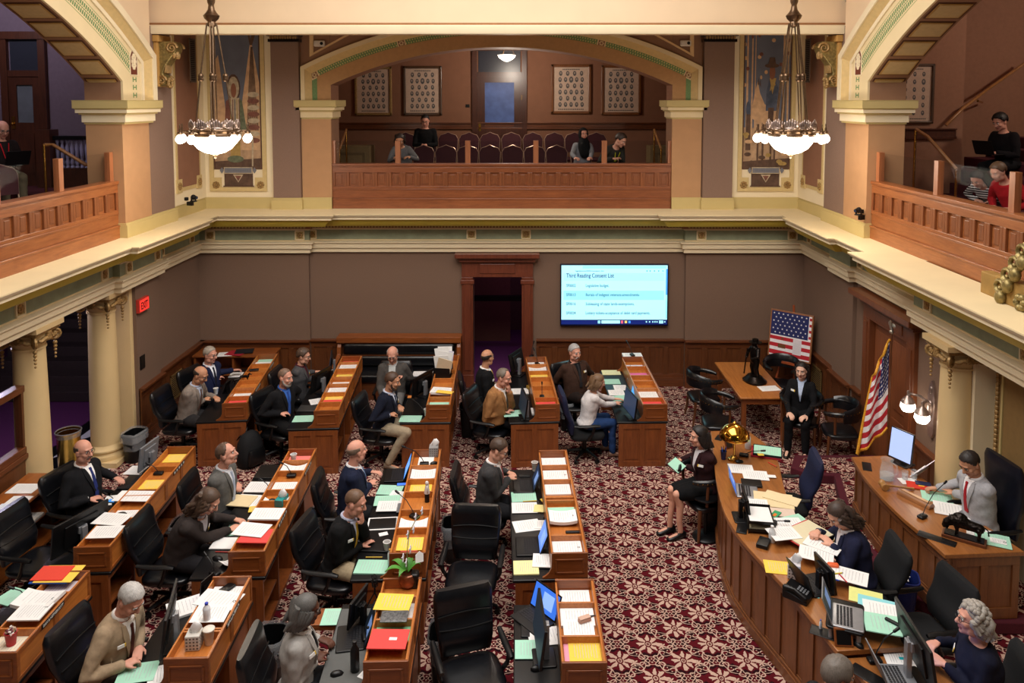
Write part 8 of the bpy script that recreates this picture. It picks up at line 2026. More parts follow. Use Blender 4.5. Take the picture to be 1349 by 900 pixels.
mb = MB(); mb.ell((0,0,0.0),(0.06,0.06,0.055),16,10); mb.build('dome', BLKPL, t, smooth=60)
g = WX(186.5, 401, XL+0.07); t = thing('exit_sign', 'red EXIT sign on the left wall', 'sign'); t.matrix_world = Matrix.Translation((XL+0.062, g.y, g.z)) @ RL
MB().box((-0.15,-0.05,-0.10),(0.15,0,0.10)).build('case', plain('sign case','#c0392f',0.4), t, smooth=0, bevel=0.006)
mb = MB(); mb.box((-0.135,-0.052,-0.085),(0.135,-0.05,0.085),0); text_into(mb, 'EXIT', 0.15, Matrix(((1,0,0,0),(0,0,-1,-0.0535),(0,1,0,-0.055),(0,0,0,1))), 1, 'c', 0.2); mb.build('lit_face', [glow('exit red','#ee3a30',0.7), plain('exit letters','#2a0605',0.5)], t, smooth=0, fix=False)
g = WX(188, 477, XL+0.07); t = thing('wall_plaque', 'small dark plaque on the left wall above the wainscot', 'plaque'); t.matrix_world = Matrix.Translation((XL+0.062, g.y, g.z)) @ RL
MB().box((-0.07,-0.012,-0.10),(0.07,0,0.10)).build('plate', BLKPL, t, smooth=0, bevel=0.003); MB().box((-0.058,-0.014,-0.088),(0.058,-0.012,0.088)).build('face', plain('plaque face','#1c1916',0.4), t, smooth=0)
t = thing('wall_sconce', 'twin-globe lit wall sconce beside the side door', 'sconce', (XR-0.001, 9.02, 1.42))
mb = MB(); mb.prism([(-0.07,-0.30),(-0.03,-0.38),(0.03,-0.38),(0.07,-0.30),(0.08,0.1),(0.05,0.24),(0.0,0.32),(-0.05,0.24),(-0.08,0.1)],-0.03,0.0,'x'); mb.ell((-0.04,0,-0.02),(0.03,0.05,0.10),10,8); mb.ell((-0.03,0,0.2),(0.02,0.03,0.05),10,8); mb.build('back_plate', plain('silvered bronze','#8d7c70',0.3,metal=0.8), t, smooth=30)
for sy in (-1, 1):
 mb = MB(); mb.tube([(-0.03,0,0.02),(-0.12,sy*0.07,0.10),(-0.20,sy*0.15,0.10),(-0.22,sy*0.17,0.05)],[0.018,0.016,0.016,0.02],7); mb.lathe([(0.075,-0.06),(0.085,-0.04),(0.06,0.0),(0.03,0.03),(0.012,0.05),(0.018,0.09),(0.004,0.11)],14,(-0.22,sy*0.17,0.03)); ar = mb.build('arm', plain('silvered bronze','#8d7c70'), t, smooth=50)
 mb = MB(); mb.lathe([(0.01,-0.17),(0.06,-0.15),(0.088,-0.10),(0.08,-0.055),(0.07,-0.03)],18,(-0.22,sy*0.17,0.03)); mb.build('globe', SHADE, ar, smooth=60)
t = thing('crest', 'gilt oval crest with scrolls on the right cornice', 'crest', (XR-0.36, 6.93, 3.19))
MB().box((-0.02,-1.4,0),(0.10,0.62,0.22)).build('plinth', plain('ochre plinth','#9c7a40',0.6,var=0.25,scale=5), t, smooth=0, bevel=0.012)
MB().box((-0.05,-1.4,0),(0.08,0.34,0.24)).build('step', plain('ochre plinth','#9c7a40'), t, smooth=0, bevel=0.012)
mb = MB(); mb.tube([(-0.06, -0.55+0.34*math.cos(a), 0.62+0.44*math.sin(a)) for a in [q*2*PI/40 for q in range(41)]], 0.055, 8); mb.build('oval_rim', plain('aged gilt','#8d7c4c'), t, smooth=60)
mb = MB(); mb.ell((-0.04,-0.55,0.62),(0.04,0.32,0.42),24,14); mb.build('oval_field', plain('bronze field','#8a6a3c',0.4,metal=0.4), t, smooth=60)
mb = MB()
for k in range(4):
 y0 = 0.02+0.10*k; z0 = 0.55-0.13*k
 mb.tube([(-0.06, y0-0.08+0.10*(1-q/20)*math.cos(q*0.6+2), z0+0.09*(1-q/20)*math.sin(q*0.6+2)) for q in range(18)], [0.032*(1-q/30) for q in range(18)], 6)
 mb.ell((-0.08,y0-0.12,z0-0.1),(0.05,0.06,0.07),8,6)
for k in range(7): mb.ell((-0.07,-0.08+0.05*math.cos(k),0.10+0.05*math.sin(k)-0.02),(0.035,0.035,0.035),7,5)
mb.build('scrollwork', plain('aged gilt','#8d7c4c'), t, smooth=60)
def rail(name, label, pts, posts, wood_top=True):
 t = thing(name, label, 'handrail')
 mb = MB(); mb.tube(pts, 0.025, 8); mb.build('rail', wood('handrail wood','#8a5a30','#b5814c','z') if wood_top else BRASS, t, smooth=60)
 for a, b in posts: mb = MB(); mb.tube([a, b], 0.018, 8); mb.build('post', BRASS, t, smooth=60)
Yr = 14.3
A, B_ = WY(456,171,Yr+1.2), WY(447,197,Yr)
rail('gallery_handrail', 'short brass handrail at the left end of the back gallery', [A, B_], [(A, Vector((A.x,A.y,3.5))),(B_, Vector((B_.x,B_.y,3.3)))])
A, B_ = WY(862,171,Yr+1.2), WY(871,196,Yr)
rail('gallery_handrail', 'short brass handrail at the right end of the back gallery', [A, B_], [(A, Vector((A.x,A.y,3.5))),(B_, Vector((B_.x,B_.y,3.3)))])
P1, P2, P3_, P4 = WX(58,191,-6.75), WX(70,191,-6.7), WX(113,217,-6.15), WX(129,218,-6.05)
rail('gallery_handrail', 'sloping brass handrail of the left gallery steps', [P1, P2, P3_, P4], [(P1, Vector((P1.x,P1.y,3.3))),(P4, Vector((P4.x,P4.y,3.3)))])
P1, P2 = WX(1205,173,5.62), WX(1259,224,5.62)
P1 = WY(1206,170,11.4); P2 = WY(1260,223,10.9)
rail('gallery_handrail', 'sloping wooden handrail on brass posts in the right gallery', [P1, WY(1222,180,11.3), P2], [(WY(1206,171,11.4), Vector((WY(1206,171,11.4).x,11.4,3.3))),(P2, Vector((P2.x,P2.y,3.3)))])
P1 = WY(1246,165,11.9); P2 = WY(1268,143,11.9); P3_ = WY(1302,117,12.9); P4 = WY(1352,82,12.9)
rail('gallery_handrail', 'dark wall handrail climbing with the right gallery steps', [P1, P2, P3_, P4], [(WY(1288,133,12.5), WY(1294,135,13.1))])
t = thing('balustrade', 'pale turned balustrade behind the left gallery', 'balustrade')
ya = 12.2; z0, z1 = WY(90,221,ya).z, WY(90,184,ya).z
mb = MB(); mb.box((WY(72,200,ya).x, ya-0.06, z1), (WY(125,200,ya).x, ya+0.06, z1+0.06)); mb.build('top_rail', BLKPL, t, smooth=0)
mb = MB(); mb.box((WY(55,200,ya).x, ya-0.14, 3.72), (WY(73,200,ya).x, ya+0.1, z1+0.16)); mb.build('newel', DKWOOD, t, smooth=0)
mb = MB(); mb.box((WY(72,200,ya).x, ya-0.08, 3.72), (WY(125,200,ya).x, ya+0.08, z0)); mb.build('base_rail', DKWOOD, t, smooth=0)
for k in range(7):
 x = WY(76+6.4*k,200,ya).x; h = z1-z0
 mb = MB(); mb.lathe([(0.03,0),(0.03,0.05*h),(0.018,0.08*h),(0.034,0.2*h),(0.018,0.32*h),(0.026,0.36*h),(0.03,0.7*h),(0.016,0.86*h),(0.028,0.92*h),(0.028,h)],12,(x,ya,z0)); mb.build('baluster', plain('pale stone','#a9a6c8',0.6), t, smooth=50)
def lap3(loc, rz, label):
 t = laptop(0, 500, 0.6, 0, label, screen='#20242c', e=0.2); t.location = loc; t.rotation_euler = (0,0,rz)
p = PE['g5']; rz = p.rotation_euler.z; lap3((p.location.x+0.36*math.cos(rz), p.location.y+0.36*math.sin(rz), p.location.z+0.67), rz, 'black laptop on the lap of the man with red lanyard')
p = PE['g6']; rz = p.rotation_euler.z; lap3((p.location.x+0.36*math.cos(rz), p.location.y+0.36*math.sin(rz), p.location.z+0.67), rz, 'black laptop on the knees of the person on the right gallery steps')
FR, FW, FB = plain('flag red','#b3202c',0.8), plain('flag white','#e6e2e4',0.8), plain('flag blue','#20265a',0.8)
def star(mb, c, r, M, m, d):
 pts = [(c[0]+(r if k % 2 == 0 else r*0.42)*math.sin(k*PI/5), c[1]+(r if k % 2 == 0 else r*0.42)*math.cos(k*PI/5)) for k in range(10)]
 mb.poly([M @ Vector((u, d, v)) for u, v in pts], m)
TLc, TRc = WY(1011,399,13.05), None
w_, h_ = 0.74, 0.80
t = thing('framed_flag', 'framed flag board with stars and stripes propped on a wooden easel', 'framed flag', (4.52, 12.80, 1.05), R(-41))
t.location = (G(1028,470,0.62).x, 12.75, 0.72);
M0 = Matrix.Rotation(R(-8), 4, 'X')
mb = MB(); mb.box((-w_/2,-0.02,0),(w_/2,0.02,h_),0,M0); mb.build('frame', wood('easel frame','#7a4a2c','#a06a42','z'), t, smooth=0, bevel=0.004)
mb = MB(); W2 = w_-0.05; H2 = h_-0.05; o = 0.025
def fq(u0, v0, u1, v1, m, d): mb.poly([M0 @ Vector((-w_/2+o+W2*u, d, o+H2*v)) for u, v in ((u0,v0),(u1,v0),(u1,v1),(u0,v1))], m)
fq(0,0,1,1,1,-0.0205)
for v0, v1 in ((0.03,0.125),(0.20,0.285),(0.36,0.44)): fq(0,v0,1,v1,0,-0.021)
fq(0,0.47,0.93,1,2,-0.0212)
for k in range(4): fq(0.945,0.50+0.135*k,1,0.56+0.135*k,0,-0.0212)
for r_ in range(6):
 for k in range(8 if r_ % 2 == 0 else 7):
  star(mb, (-w_/2+o+W2*(0.06+0.115*k+(0.057 if r_ % 2 else 0)), o+H2*(0.95-0.085*r_)), 0.018, M0, 1, -0.0216)
fq(0.58,0.10,0.79,0.44,3,-0.0216); fq(0.21,0.185,0.40,0.275,4,-0.022); fq(0.28,0.38,0.34,0.42,4,-0.022)
for k in range(8): fq(0.61,0.14+0.03*k,0.76,0.145+0.03*k,5,-0.022)
mb.build('flag_panel', [FR, FW, FB, paperm('#d9d0d6'), plain('wood plaque','#6b4426',0.5), INK], t, smooth=0, fix=False)
e = thing('easel', 'wooden easel holding the framed flag board in the corner', 'easel', t.location[:], R(-41)); e.location.z = 0
for x0, x1, y0, y1, top in ((-0.26,-0.12,-0.10,0.17,0.95),(0.26,0.12,-0.10,0.17,0.95),(0.0,0.0,0.30,0.10,1.62)):
 mb = MB(); mb.tube([(x0,y0-0.02,0.0),(x1 if top < 1.2 else 0,y1+(0.0 if top < 1.2 else 0.06),top)],0.018,6); mb.build('leg', wood('easel wood','#8a3f22','#b0572f','z'), e, smooth=30)
mb = MB(); mb.box((-0.30,-0.10,0.66),(0.30,-0.03,0.70)); mb.box((-0.22,-0.03,0.30),(0.22,0.0,0.36)); mb.build('ledge', wood('easel wood','#8a3f22','#b0572f','z'), e, smooth=0)
t = thing('flag', 'American flag with gold fringe hanging from a pole beside the side door', 'flag', (4.68, 9.62, 0.124))
mb = MB(); mb.lathe([(0.14,0),(0.14,0.03),(0.05,0.05),(0.025,0.09)],18); mb.build('stand', BRASS, t, smooth=40)
mb = MB(); mb.tube([(0,0,0.05),(0,0,2.0)],0.013,8); mb.build('pole', WAINZ, t, smooth=60)
mb = MB(); mb.ell((0,0,2.03),(0.03,0.03,0.03),10,7); mb.limb([(0,0,2.05),(0,0.03,2.12),(-0.02,0.0,2.17)],[0.02,0.025,0.01],8); mb.ell((0,0.05,2.12),(0.01,0.05,0.03),8,5); mb.ell((0,-0.05,2.12),(0.01,0.05,0.03),8,5); mb.build('finial', plain('silver eagle','#b9b4a8',0.3,metal=0.8), t, smooth=60)
def flag_pt(u, v):   # u along the fly (0 at the pole), v down the hoist; gathers into folds while hanging
 a = 0.62*u; fold = 0.05*math.sin(u*13+v*2.2)*(0.3+u); drop = 1.15*v+0.50*u*(1-0.25*v)
 return Vector((-0.02-0.34*u*(0.55+0.5*v)+fold*0.4, 0.0+0.03*u+fold, 1.92-drop))
mb = MB(); nu, nv = 40, 39
ids = [[mb.vert(flag_pt(i/nu, j/nv)) for j in range(nv+1)] for i in range(nu+1)]
for i in range(nu):
 for j in range(nv):
  m = 2 if (i < nu*0.42 and j < nv*7/13) else (0 if (j//3) % 2 == 0 else 1)
  mb.face((ids[i][j], ids[i+1][j], ids[i+1][j+1], ids[i][j+1]), m)
fo = mb.build('cloth', [FR, FW, FB], t, smooth=80)
so = fo.modifiers.new('thick', 'SOLIDIFY'); so.thickness = 0.004
mb = MB()
for r_ in range(9):
 for k in range(6 if r_ % 2 == 0 else 5):
  u, v = 0.42*(k+0.5+(0.5 if r_ % 2 else 0))/6, 7/13*(r_+0.5)/9
  c = flag_pt(u, v); du = (flag_pt(u+0.01, v)-c).normalized(); dv = (c-flag_pt(u, v+0.01)).normalized(); nn = du.cross(dv).normalized()
  for sgn in (-1, 1): mb.poly([c+nn*sgn*0.005+du*((0.02 if q % 2 == 0 else 0.009)*math.sin(q*PI/5))+dv*((0.02 if q % 2 == 0 else 0.009)*math.cos(q*PI/5)) for q in range(10)], 0)
mb.build('stars', FW, fo, smooth=0, fix=False)
mb = MB()
mb.tube([flag_pt(k/20, 0)+Vector((0,0,0.01)) for k in range(21)], 0.016, 6); mb.tube([flag_pt(1, k/20) for k in range(21)], 0.018, 6); mb.tube([flag_pt(k/20, 1) for k in range(21)], 0.018, 6)
mb.build('gold_fringe', plain('gold fringe','#d99a2b',0.6,var=0.3,scale=60), fo, smooth=60)
g = G(994, 503, 0.70); t = thing('bronze_statue', 'dark bronze figurine of a standing figure in a hat on the oak table', 'statue', (g.x, g.y, 0.701), R(200)); t.scale = (1.3, 1.3, 1.05)
mb = MB(); mb.loft([supersec(0,0,z,a,b,16,2.6) for z,a,b in ((0,0.12,0.14),(0.03,0.13,0.14),(0.06,0.10,0.11),(0.10,0.07,0.09))]); mb.build('base', DKBRONZE, t, smooth=40)
mb = MB()
mb.limb([(0.0,0.05,0.10),(0.02,0.05,0.22),(0,0.03,0.34)],[0.03,0.03,0.04],10); mb.limb([(-0.03,-0.06,0.09),(0.01,-0.04,0.22),(0,-0.02,0.34)],[0.03,0.03,0.04],10); mb.limb([(0,0,0.33),(0.0,0,0.44),(0.01,0,0.52)],[0.055,0.06,0.045],12)
mb.limb([(0,0.06,0.51),(0.04,0.11,0.42),(0.09,0.06,0.38)],[0.026,0.022,0.018],8); mb.limb([(0,-0.06,0.51),(0.02,-0.11,0.42),(0.07,-0.07,0.36)],[0.026,0.022,0.018],8); mb.limb([(0.01,0,0.53),(0.015,0,0.58)],[0.025,0.038],10)
remesh(mb, 'figure', 0.007, [DKBRONZE], t, 2)
mb = MB(); mb.lathe([(0.075,0.60),(0.078,0.606),(0.04,0.612),(0.036,0.65),(0.01,0.66)],16); mb.build('hat', DKBRONZE, t, smooth=40)
mb = MB(); mb.tube([(0.08,-0.10,0.10),(0.075,-0.07,0.36),(0.07,-0.05,0.50)],0.008,6); mb.build('staff', DKBRONZE, t)
paper(1013, 512, 0.7005, 8, WH, 'white sheets on the oak table beside the statue', w=0.30, h=0.20)
ZD = 0.861
CDK = ' on the clerk desk'
slab(948, 577, ZD, 60, (0.16,0.09,0.006), BLKPL, 'black cable flap at the far end of the clerk desk', 'cable_flap', 'cable flap')
g = G(967, 606, ZD); t = thing('desk_lamp', 'polished brass dome desk lamp at the far end of the clerk desk', 'lamp', (g.x, g.y, ZD))
mb = MB(); mb.lathe([(0.075,0),(0.075,0.012),(0.05,0.02),(0.03,0.05),(0.018,0.06)],20); mb.build('base', BRASS, t, smooth=40)
mb = MB(); mb.lathe([(0.014,0.05),(0.012,0.30),(0.02,0.31)],12); mb.build('stem', BRASS, t, smooth=40)
mb = MB(); mb.lathe([(0.172,0.27),(0.176,0.275),(0.172,0.31),(0.150,0.36),(0.115,0.40),(0.06,0.43),(0.02,0.44),(0.024,0.455),(0.004,0.47)],32,cap=False); mb.lathe([(0.168,0.272),(0.14,0.355),(0.05,0.42),(0.003,0.43)],32,cap=False); mb.build('shade', plain('polished brass','#d9a545',0.12,metal=1.0,var=0.05), t, smooth=50)
g = G(961, 591, ZD); t = thing('framed_photo', 'small wooden photo frame beside the brass lamp', 'photo frame', (g.x, g.y, ZD), R(30))
M0 = Matrix.Rotation(R(-14), 4, 'X'); mb = MB(); mb.box((-0.06,-0.008,0),(0.06,0.008,0.10),0,M0); mb.build('frame', OAKX, t, smooth=0, bevel=0.003); MB().box((-0.045,-0.01,0.015),(0.045,-0.008,0.085),0,M0).build('picture', plain('dark photo','#3a3230',0.4), t, smooth=0); MB().box((-0.01,0.0,0.0),(0.01,0.05,0.006)).build('strut', OAKX, t, smooth=0)
t = cup(953, 605, ZD, 'dark blue pen cup left of the brass lamp', '#1b2450', 0.036, 0.10, name='pen_cup')
for k in range(5): mb = MB(); mb.tube([(0.01*math.cos(k*1.3),0.01*math.sin(k*1.3),0.02),(0.03*math.cos(k*1.3),0.03*math.sin(k*1.3),0.15)],0.004,6); mb.build('pen', plain('pen %d' % (k%3), ('#2f5fd0','#1b1b1d','#3a3d46')[k%3], 0.4), t)
bottle(985, 591, ZD, 'white and black insulated tumbler right of the brass lamp', '#d8d8d8', '#141416', r=0.036, h=0.20, name='tumbler')
folder(1009, 598, ZD, -18, '#a32632', 'red folder at the bottom of the mint stack on the clerk desk', w=0.34, h=0.27, tabc=None, th=0.02); folder(1011, 596, ZD+0.021, -18, '#1d2226', 'black binder under mint sheets on the clerk desk', w=0.33, h=0.26, tabc=None, th=0.025); paper(1011, 594, ZD+0.047, -18, GR, 'mint green sheets on top of the black binder', w=0.31, h=0.23)
mouse(974, 609, ZD, 10, 'black mouse below the brass lamp'); mic(980, 601, ZD, 1003, 594, 0.10, 'black gooseneck microphone reaching over the mint stack')
paper(976, 618, ZD, -8, WH, 'white printed sheet left of the laptop on the clerk desk'); paper(995, 627, ZD, -8, WH, 'white printed sheet right of the laptop on the clerk desk'); paper(1016, 629, ZD, -6, WH, 'small white card at the back edge of the clerk desk', w=0.10, h=0.06, lines=False); paper(1002, 605, ZD, 0, YE, 'small yellow notes beside the mint stack', w=0.07, h=0.05, lines=False); pen(1018, 613, ZD, -60, '#c8402f', 'orange pen at the back edge of the clerk desk')
laptop(984, 648, ZD, 168, 'silver open laptop with blue screen on the clerk desk', screen='#3a64c0', e=0.9, base=SILVERPL, w=0.30); slab(990, 638, ZD, 170, (0.22,0.16,0.012), BLKPL, 'black notebook behind the silver laptop', 'notebook', 'notebook')
folder(1019, 661, ZD, -14, MA, 'manila folders spread across the clerk desk', w=0.40, h=0.30, tabc=None, th=0.02); folder(1030, 657, ZD+0.021, -34, '#e6d2a8', 'upper manila folder with orange edge on the clerk desk', w=0.36, h=0.18, tabc=None, th=0.006); paper(996, 667, ZD, -10, WH, 'white sheets with photo print left of the manila folders', w=0.24, h=0.18)
g = G(1000, 692, ZD); t = thing('letter_tray', 'black two-level letter tray on the clerk desk', 'letter tray', (g.x, g.y, ZD), R(82))
for z in (0.02, 0.10):
 mb = MB(); mb.box((-0.17,-0.13,z),(0.17,0.13,z+0.006)); mb.box((-0.17,-0.13,z),(-0.165,0.13,z+0.03)); mb.box((0.165,-0.13,z),(0.17,0.13,z+0.03)); mb.box((-0.17,0.125,z),(0.17,0.13,z+0.03)); mb.build('tray', BLKPL, t, smooth=0)
for sx in (-0.165, 0.165):
 for sy in (-0.125, 0.125): mb = MB(); mb.tube([(sx,sy,0),(sx,sy,0.13)],0.006,6); mb.build('post', BLKPL, t)
MB().box((-0.14,-0.11,0.107),(0.14,0.11,0.116)).build('paper', paperm(WH), t, smooth=0); MB().box((-0.14,-0.11,0.027),(0.14,0.11,0.05)).build('paper', paperm('#cfc6a8'), t, smooth=0)
slab(978, 693, ZD, 70, (0.30,0.10,0.012), BLKPL, 'black cable flap left of the letter tray', 'cable_flap', 'cable flap')
monitor(984, 683, ZD, 175, 'slim black tablet monitor beside the letter tray', w=0.30, h=0.22, lift=0.05, stand=BLKPL)
mouse(1033, 678, ZD, -20, 'silver mouse on a cream pad', SILVERPL); paper(1031, 680, ZD, -10, '#d9c3b2', 'cream mouse pad with papers', w=0.24, h=0.16, lines=False)
folder(1019, 686, ZD, 50, '#3f9a68', 'green and orange index strips beside the letter tray', w=0.24, h=0.07, tabc='#e07a35'); paper(1046, 694, ZD, 20, GR, 'mint green sheets before the writing woman', w=0.28); paper(1037, 697, ZD-0.0, 0, WH, 'white sheet under the mint sheets before the writing woman', w=0.30, th=0.002)
mic(1016, 697, ZD, 1034, 694, 0.05, 'gooseneck microphone beside the mint sheets'); folder(1060, 711, ZD-0.0, 32, '#c23a3c', 'red backing sheet of the large cream folder', w=0.44, h=0.31, tabc=None, th=0.004); folder(1062, 712, ZD, 30, '#d9cfae', 'large cream folder with red edge under the writing woman hands', w=0.42, h=0.30, tabc=None, th=0.01)
bottle(1017, 714, ZD, 'clear sanitizer pump bottle beside the phone on the clerk desk', '#d9dde0', '#e8e8ea', r=0.032, h=0.16); slab(1006, 718, ZD, 60, (0.16,0.11,0.04), BLKPL, 'black speakerphone left of the sanitizer bottle', 'speakerphone', 'phone'); paper(1032, 713, ZD, 10, WH, 'white sheet right of the sanitizer bottle')
paper(1025, 748, ZD, -10, YE, 'yellow sheet at the front edge of the clerk desk', w=0.24, h=0.20); tissue(1046, 760, ZD, -20, 'white marbled tissue box on the clerk desk', '#d2ced0', (0.11,0.11,0.13)); paper(1075, 741, ZD, -24, WH, 'white sheets right of the tissue box', w=0.30, h=0.22); paper(1084, 729, ZD, -40, WH, 'long white sheet at the back edge beside the writing woman', w=0.32, h=0.20)
g = G(1051, 785, ZD); t = thing('desk_phone', 'black office phone on the clerk desk beside the tissue box', 'phone', (g.x, g.y, ZD), R(-40))
mb = MB(); mb.prism([(-0.10,0),(0.11,0),(0.11,0.03),(-0.10,0.075)],-0.10,0.10,'y'); mb.build('body', BLKPL, t, smooth=0, bevel=0.006)
mb = MB(); mb.limb([(-0.08,-0.08,0.085),(0.0,-0.08,0.095),(0.09,-0.08,0.05)],[0.026,0.016,0.026],8); mb.build('handset', BLKPL, t, smooth=60)
mb = MB()
for i in range(3):
 for j in range(4): mb.cbox((0.0+0.024*j,0.0+0.024*i,0.058-0.0052*j),(0.016,0.016,0.006))
mb.build('keypad', GREYPL, t, smooth=0)
laptop(1074, 772, ZD, 196, 'black laptop with raised screen right of the office phone', screen='#1a2632', e=0.3, w=0.30); monitor(1088, 775, ZD, 190, 'small black monitor behind the black laptop', w=0.30, h=0.22, lift=0.03, stand=BLKPL)
paper(1068, 782, ZD, -20, '#7fd0d8', 'turquoise notes beside the office phone', w=0.14, h=0.10, lines=False); slab(1097, 758, ZD, -10, (0.10,0.06,0.03), plain('orange plastic','#e0653a',0.4), 'orange case at the back edge of the clerk desk', 'orange_case', 'case', 0.02); paper(1117, 770, ZD, -28, WH, 'white printed sheets with pens right of the laptop', w=0.32); pen(1111, 776, ZD, -80, '#c8303a', 'red pen on white sheets'); pen(1101, 769, ZD, 10, '#d8c83a', 'yellow marker beside the orange case'); pen(1096, 776, ZD, -30, '#2a4fc0', 'blue pen beside the laptop')
g = G(1113, 828, ZD); t = thing('monitor_riser', 'black monitor riser carrying the silver tablet computer', 'riser', (g.x, g.y, ZD), R(-24))
mb = MB(); mb.rbox((-0.14,-0.20,0.09),(0.14,0.20,0.115),0.03); mb.build('platform', BLKPL, t, smooth=40)
for sx in (-0.10,0.10):
 for sy in (-0.16,0.16): mb = MB(); mb.tube([(sx,sy,0),(sx,sy,0.09)],0.02,10); mb.build('leg', SILVERPL, t, smooth=40)
t = laptop(1117, 815, ZD+0.116, 158, 'silver tablet computer on the black riser', screen='#26303a', e=0.3, base=SILVERPL, w=0.30)
sq = MB(); M0 = Matrix.Translation((0.113,0,0.014)) @ Matrix.Rotation(R(22), 4, 'Y')
for y in (-0.013, 0.001):
 for z in (0.10, 0.114): sq.box((0.0082,y,z),(0.009,y+0.012,z+0.012),0,M0)
sq.build('lid_mark', BLKPL, t, smooth=0)
paper(1140, 800, ZD, -24, '#dde08e', 'yellow-green sheets behind the silver tablet computer', w=0.26, h=0.2, lines=False); paper(1154, 812, ZD+0.004, -24, '#8fd3da', 'turquoise sheets behind the silver tablet computer', w=0.28, lines=False); paper(1163, 820, ZD-0.0, -20, WH, 'white sheet under the turquoise sheets', w=0.30, th=0.003)
g = G(1112, 852, ZD); t = thing('framed_photo', 'small dark picture in a wooden frame at the near end of the clerk desk', 'photo frame', (g.x, g.y, ZD), R(-4))
M0 = Matrix.Rotation(R(-20), 4, 'X'); mb = MB(); mb.box((-0.07,-0.01,0),(0.07,0.01,0.13),0,M0); mb.build('frame', OAKX, t, smooth=0, bevel=0.004); MB().box((-0.055,-0.012,0.015),(0.055,-0.01,0.115),0,M0).build('picture', BLKPL, t, smooth=0)
mouse(1130, 850, ZD, -60, 'black and red mouse at the near end of the clerk desk'); paper(1168, 840, ZD, -16, GR, 'mint green printed sheets at the near end of the clerk desk', w=0.34, h=0.24, th=0.008); slab(1177, 838, ZD+0.009, -50, (0.14,0.03,0.02), BLKPL, 'dark stapler on the mint sheets', 'stapler', 'stapler'); bottle(1081, 829, ZD, 'tiny white glue stick left of the riser', '#d8dce6', '#2a4fc0', r=0.012, h=0.08); slab(1090, 836, ZD, -30, (0.26,0.12,0.006), BLKPL, 'black pad at the front edge of the clerk desk', 'desk_pad', 'desk pad')
ZQ = ZR-0.06+0.001
mic(1152, 872, ZQ, 1178, 832, 0.24, 'gooseneck microphone on the reading desk'); slab(1147, 893, ZQ, -50, (0.30,0.12,0.006), BLKPL, 'black cable flap on the reading desk', 'cable_flap', 'cable flap')
monitor(1207, 893, ZQ, 176, 'large black monitor seen from behind before the silver-haired woman', w=0.62, h=0.36, lift=0.07, tilt=10, screen='#5c7fd0', e=1.2); laptop(1184, 895, ZQ, 176, 'grey laptop behind the large monitor', screen='#26303a', base=GREYPL, e=0.3, w=0.28); paper(1185, 868, ZQ, -10, WH, 'white sheet with teal note on the reading desk', w=0.22, h=0.16, tabc='#2aa5b0')
ZP = ZS+0.001
slab(1142, 615, ZP, 70, (0.22,0.10,0.006), BLKPL, 'black cable flap at the far end of the presiding desk', 'cable_flap', 'cable flap')
g = G(1168, 632, ZP); t = thing('glass_pitcher', 'glass water pitcher on the presiding desk', 'pitcher', (g.x, g.y, ZP), R(-60))
mb = MB(); mb.lathe([(0.06,0),(0.075,0.01),(0.08,0.08),(0.065,0.16),(0.058,0.22),(0.07,0.24),(0.066,0.24),(0.054,0.22),(0.061,0.16),(0.074,0.08),(0.069,0.014),(0.001,0.012)],24,cap=False); mb.build('body', WATERGL, t, smooth=50)
mb = MB(); mb.lathe([(0.068,0.015),(0.073,0.07),(0.001,0.07)],24); mb.build('water', glass('water','#dfe9ec',0.25), t, smooth=50)
mb = MB(); mb.tube([(0.062,0,0.22),(0.12,0,0.21),(0.13,0,0.13),(0.075,0,0.07)],0.010,8); mb.build('handle', WATERGL, t, smooth=60)
for px, py, lb in ((1192,632,'left of two water glasses on the presiding desk'),(1204,631,'right of two water glasses on the presiding desk')):
 t = pose(thing('water_glass', lb, 'glass'), px, py, ZP, 0); mb = MB(); mb.lathe([(0.030,0),(0.032,0.006),(0.037,0.10),(0.034,0.10),(0.029,0.012),(0.001,0.012)],18,cap=False); mb.build('tumbler', WATERGL, t, smooth=50); mb = MB(); mb.lathe([(0.029,0.013),(0.033,0.06),(0.001,0.06)],18); mb.build('water', glass('water','#dfe9ec',0.25), t, smooth=50)
paper(1197, 634, ZP, 0, WH, 'white napkin under the water glasses', w=0.2, h=0.14, lines=False, th=0.0008)
monitor(1186, 612, ZP, 150, 'monitor with white text page facing the aisle on the presiding desk', w=0.30, h=0.36, lift=0.05, screen='#9fb4e0', e=0.8)
bpy.data.objects[[o.name for o in bpy.data.objects if o.get('label') == 'monitor with white text page facing the aisle on the presiding desk'][0]].rotation_euler.z = R(28)
g = G(1212, 622, ZP); t = thing('paper_roll', 'large curled white sheets standing behind the water glasses', 'paper', (g.x, g.y, ZP), R(-50))
mb = MB(); secs = []
for k in range(13):
 a = k/12; x = -0.02+0.16*math.sin(a*2.2); z = 0.004+0.17*math.sin(a*PI*0.72); secs.append([(x,-0.22,z),(x,0.22,z),(x+0.003,0.22,z+0.003),(x+0.003,-0.22,z+0.003)])
mb.loft(secs); mb.build('sheet', paperm('#e6dfee'), t, smooth=60); MB().box((-0.03,-0.2,0),(0.02,0.2,0.006)).build('base_sheet', paperm(WH), t, smooth=0)
g = G(1164, 644, ZP); t = thing('gavel', 'wooden gavel lying on the presiding desk', 'gavel', (g.x, g.y, ZP), R(-6))
mb = MB(); mb.lathe([(0.034,-0.06),(0.04,-0.055),(0.04,-0.03),(0.032,-0.02),(0.034,0.02),(0.04,0.03),(0.04,0.055),(0.034,0.06)],18,(0,0,0),0,Matrix.Translation((0,0,0.041)) @ Matrix.Rotation(R(90),4,'X')); mb.build('head', wood('gavel wood','#8a5a2c','#b88a4e','y'), t, smooth=40)
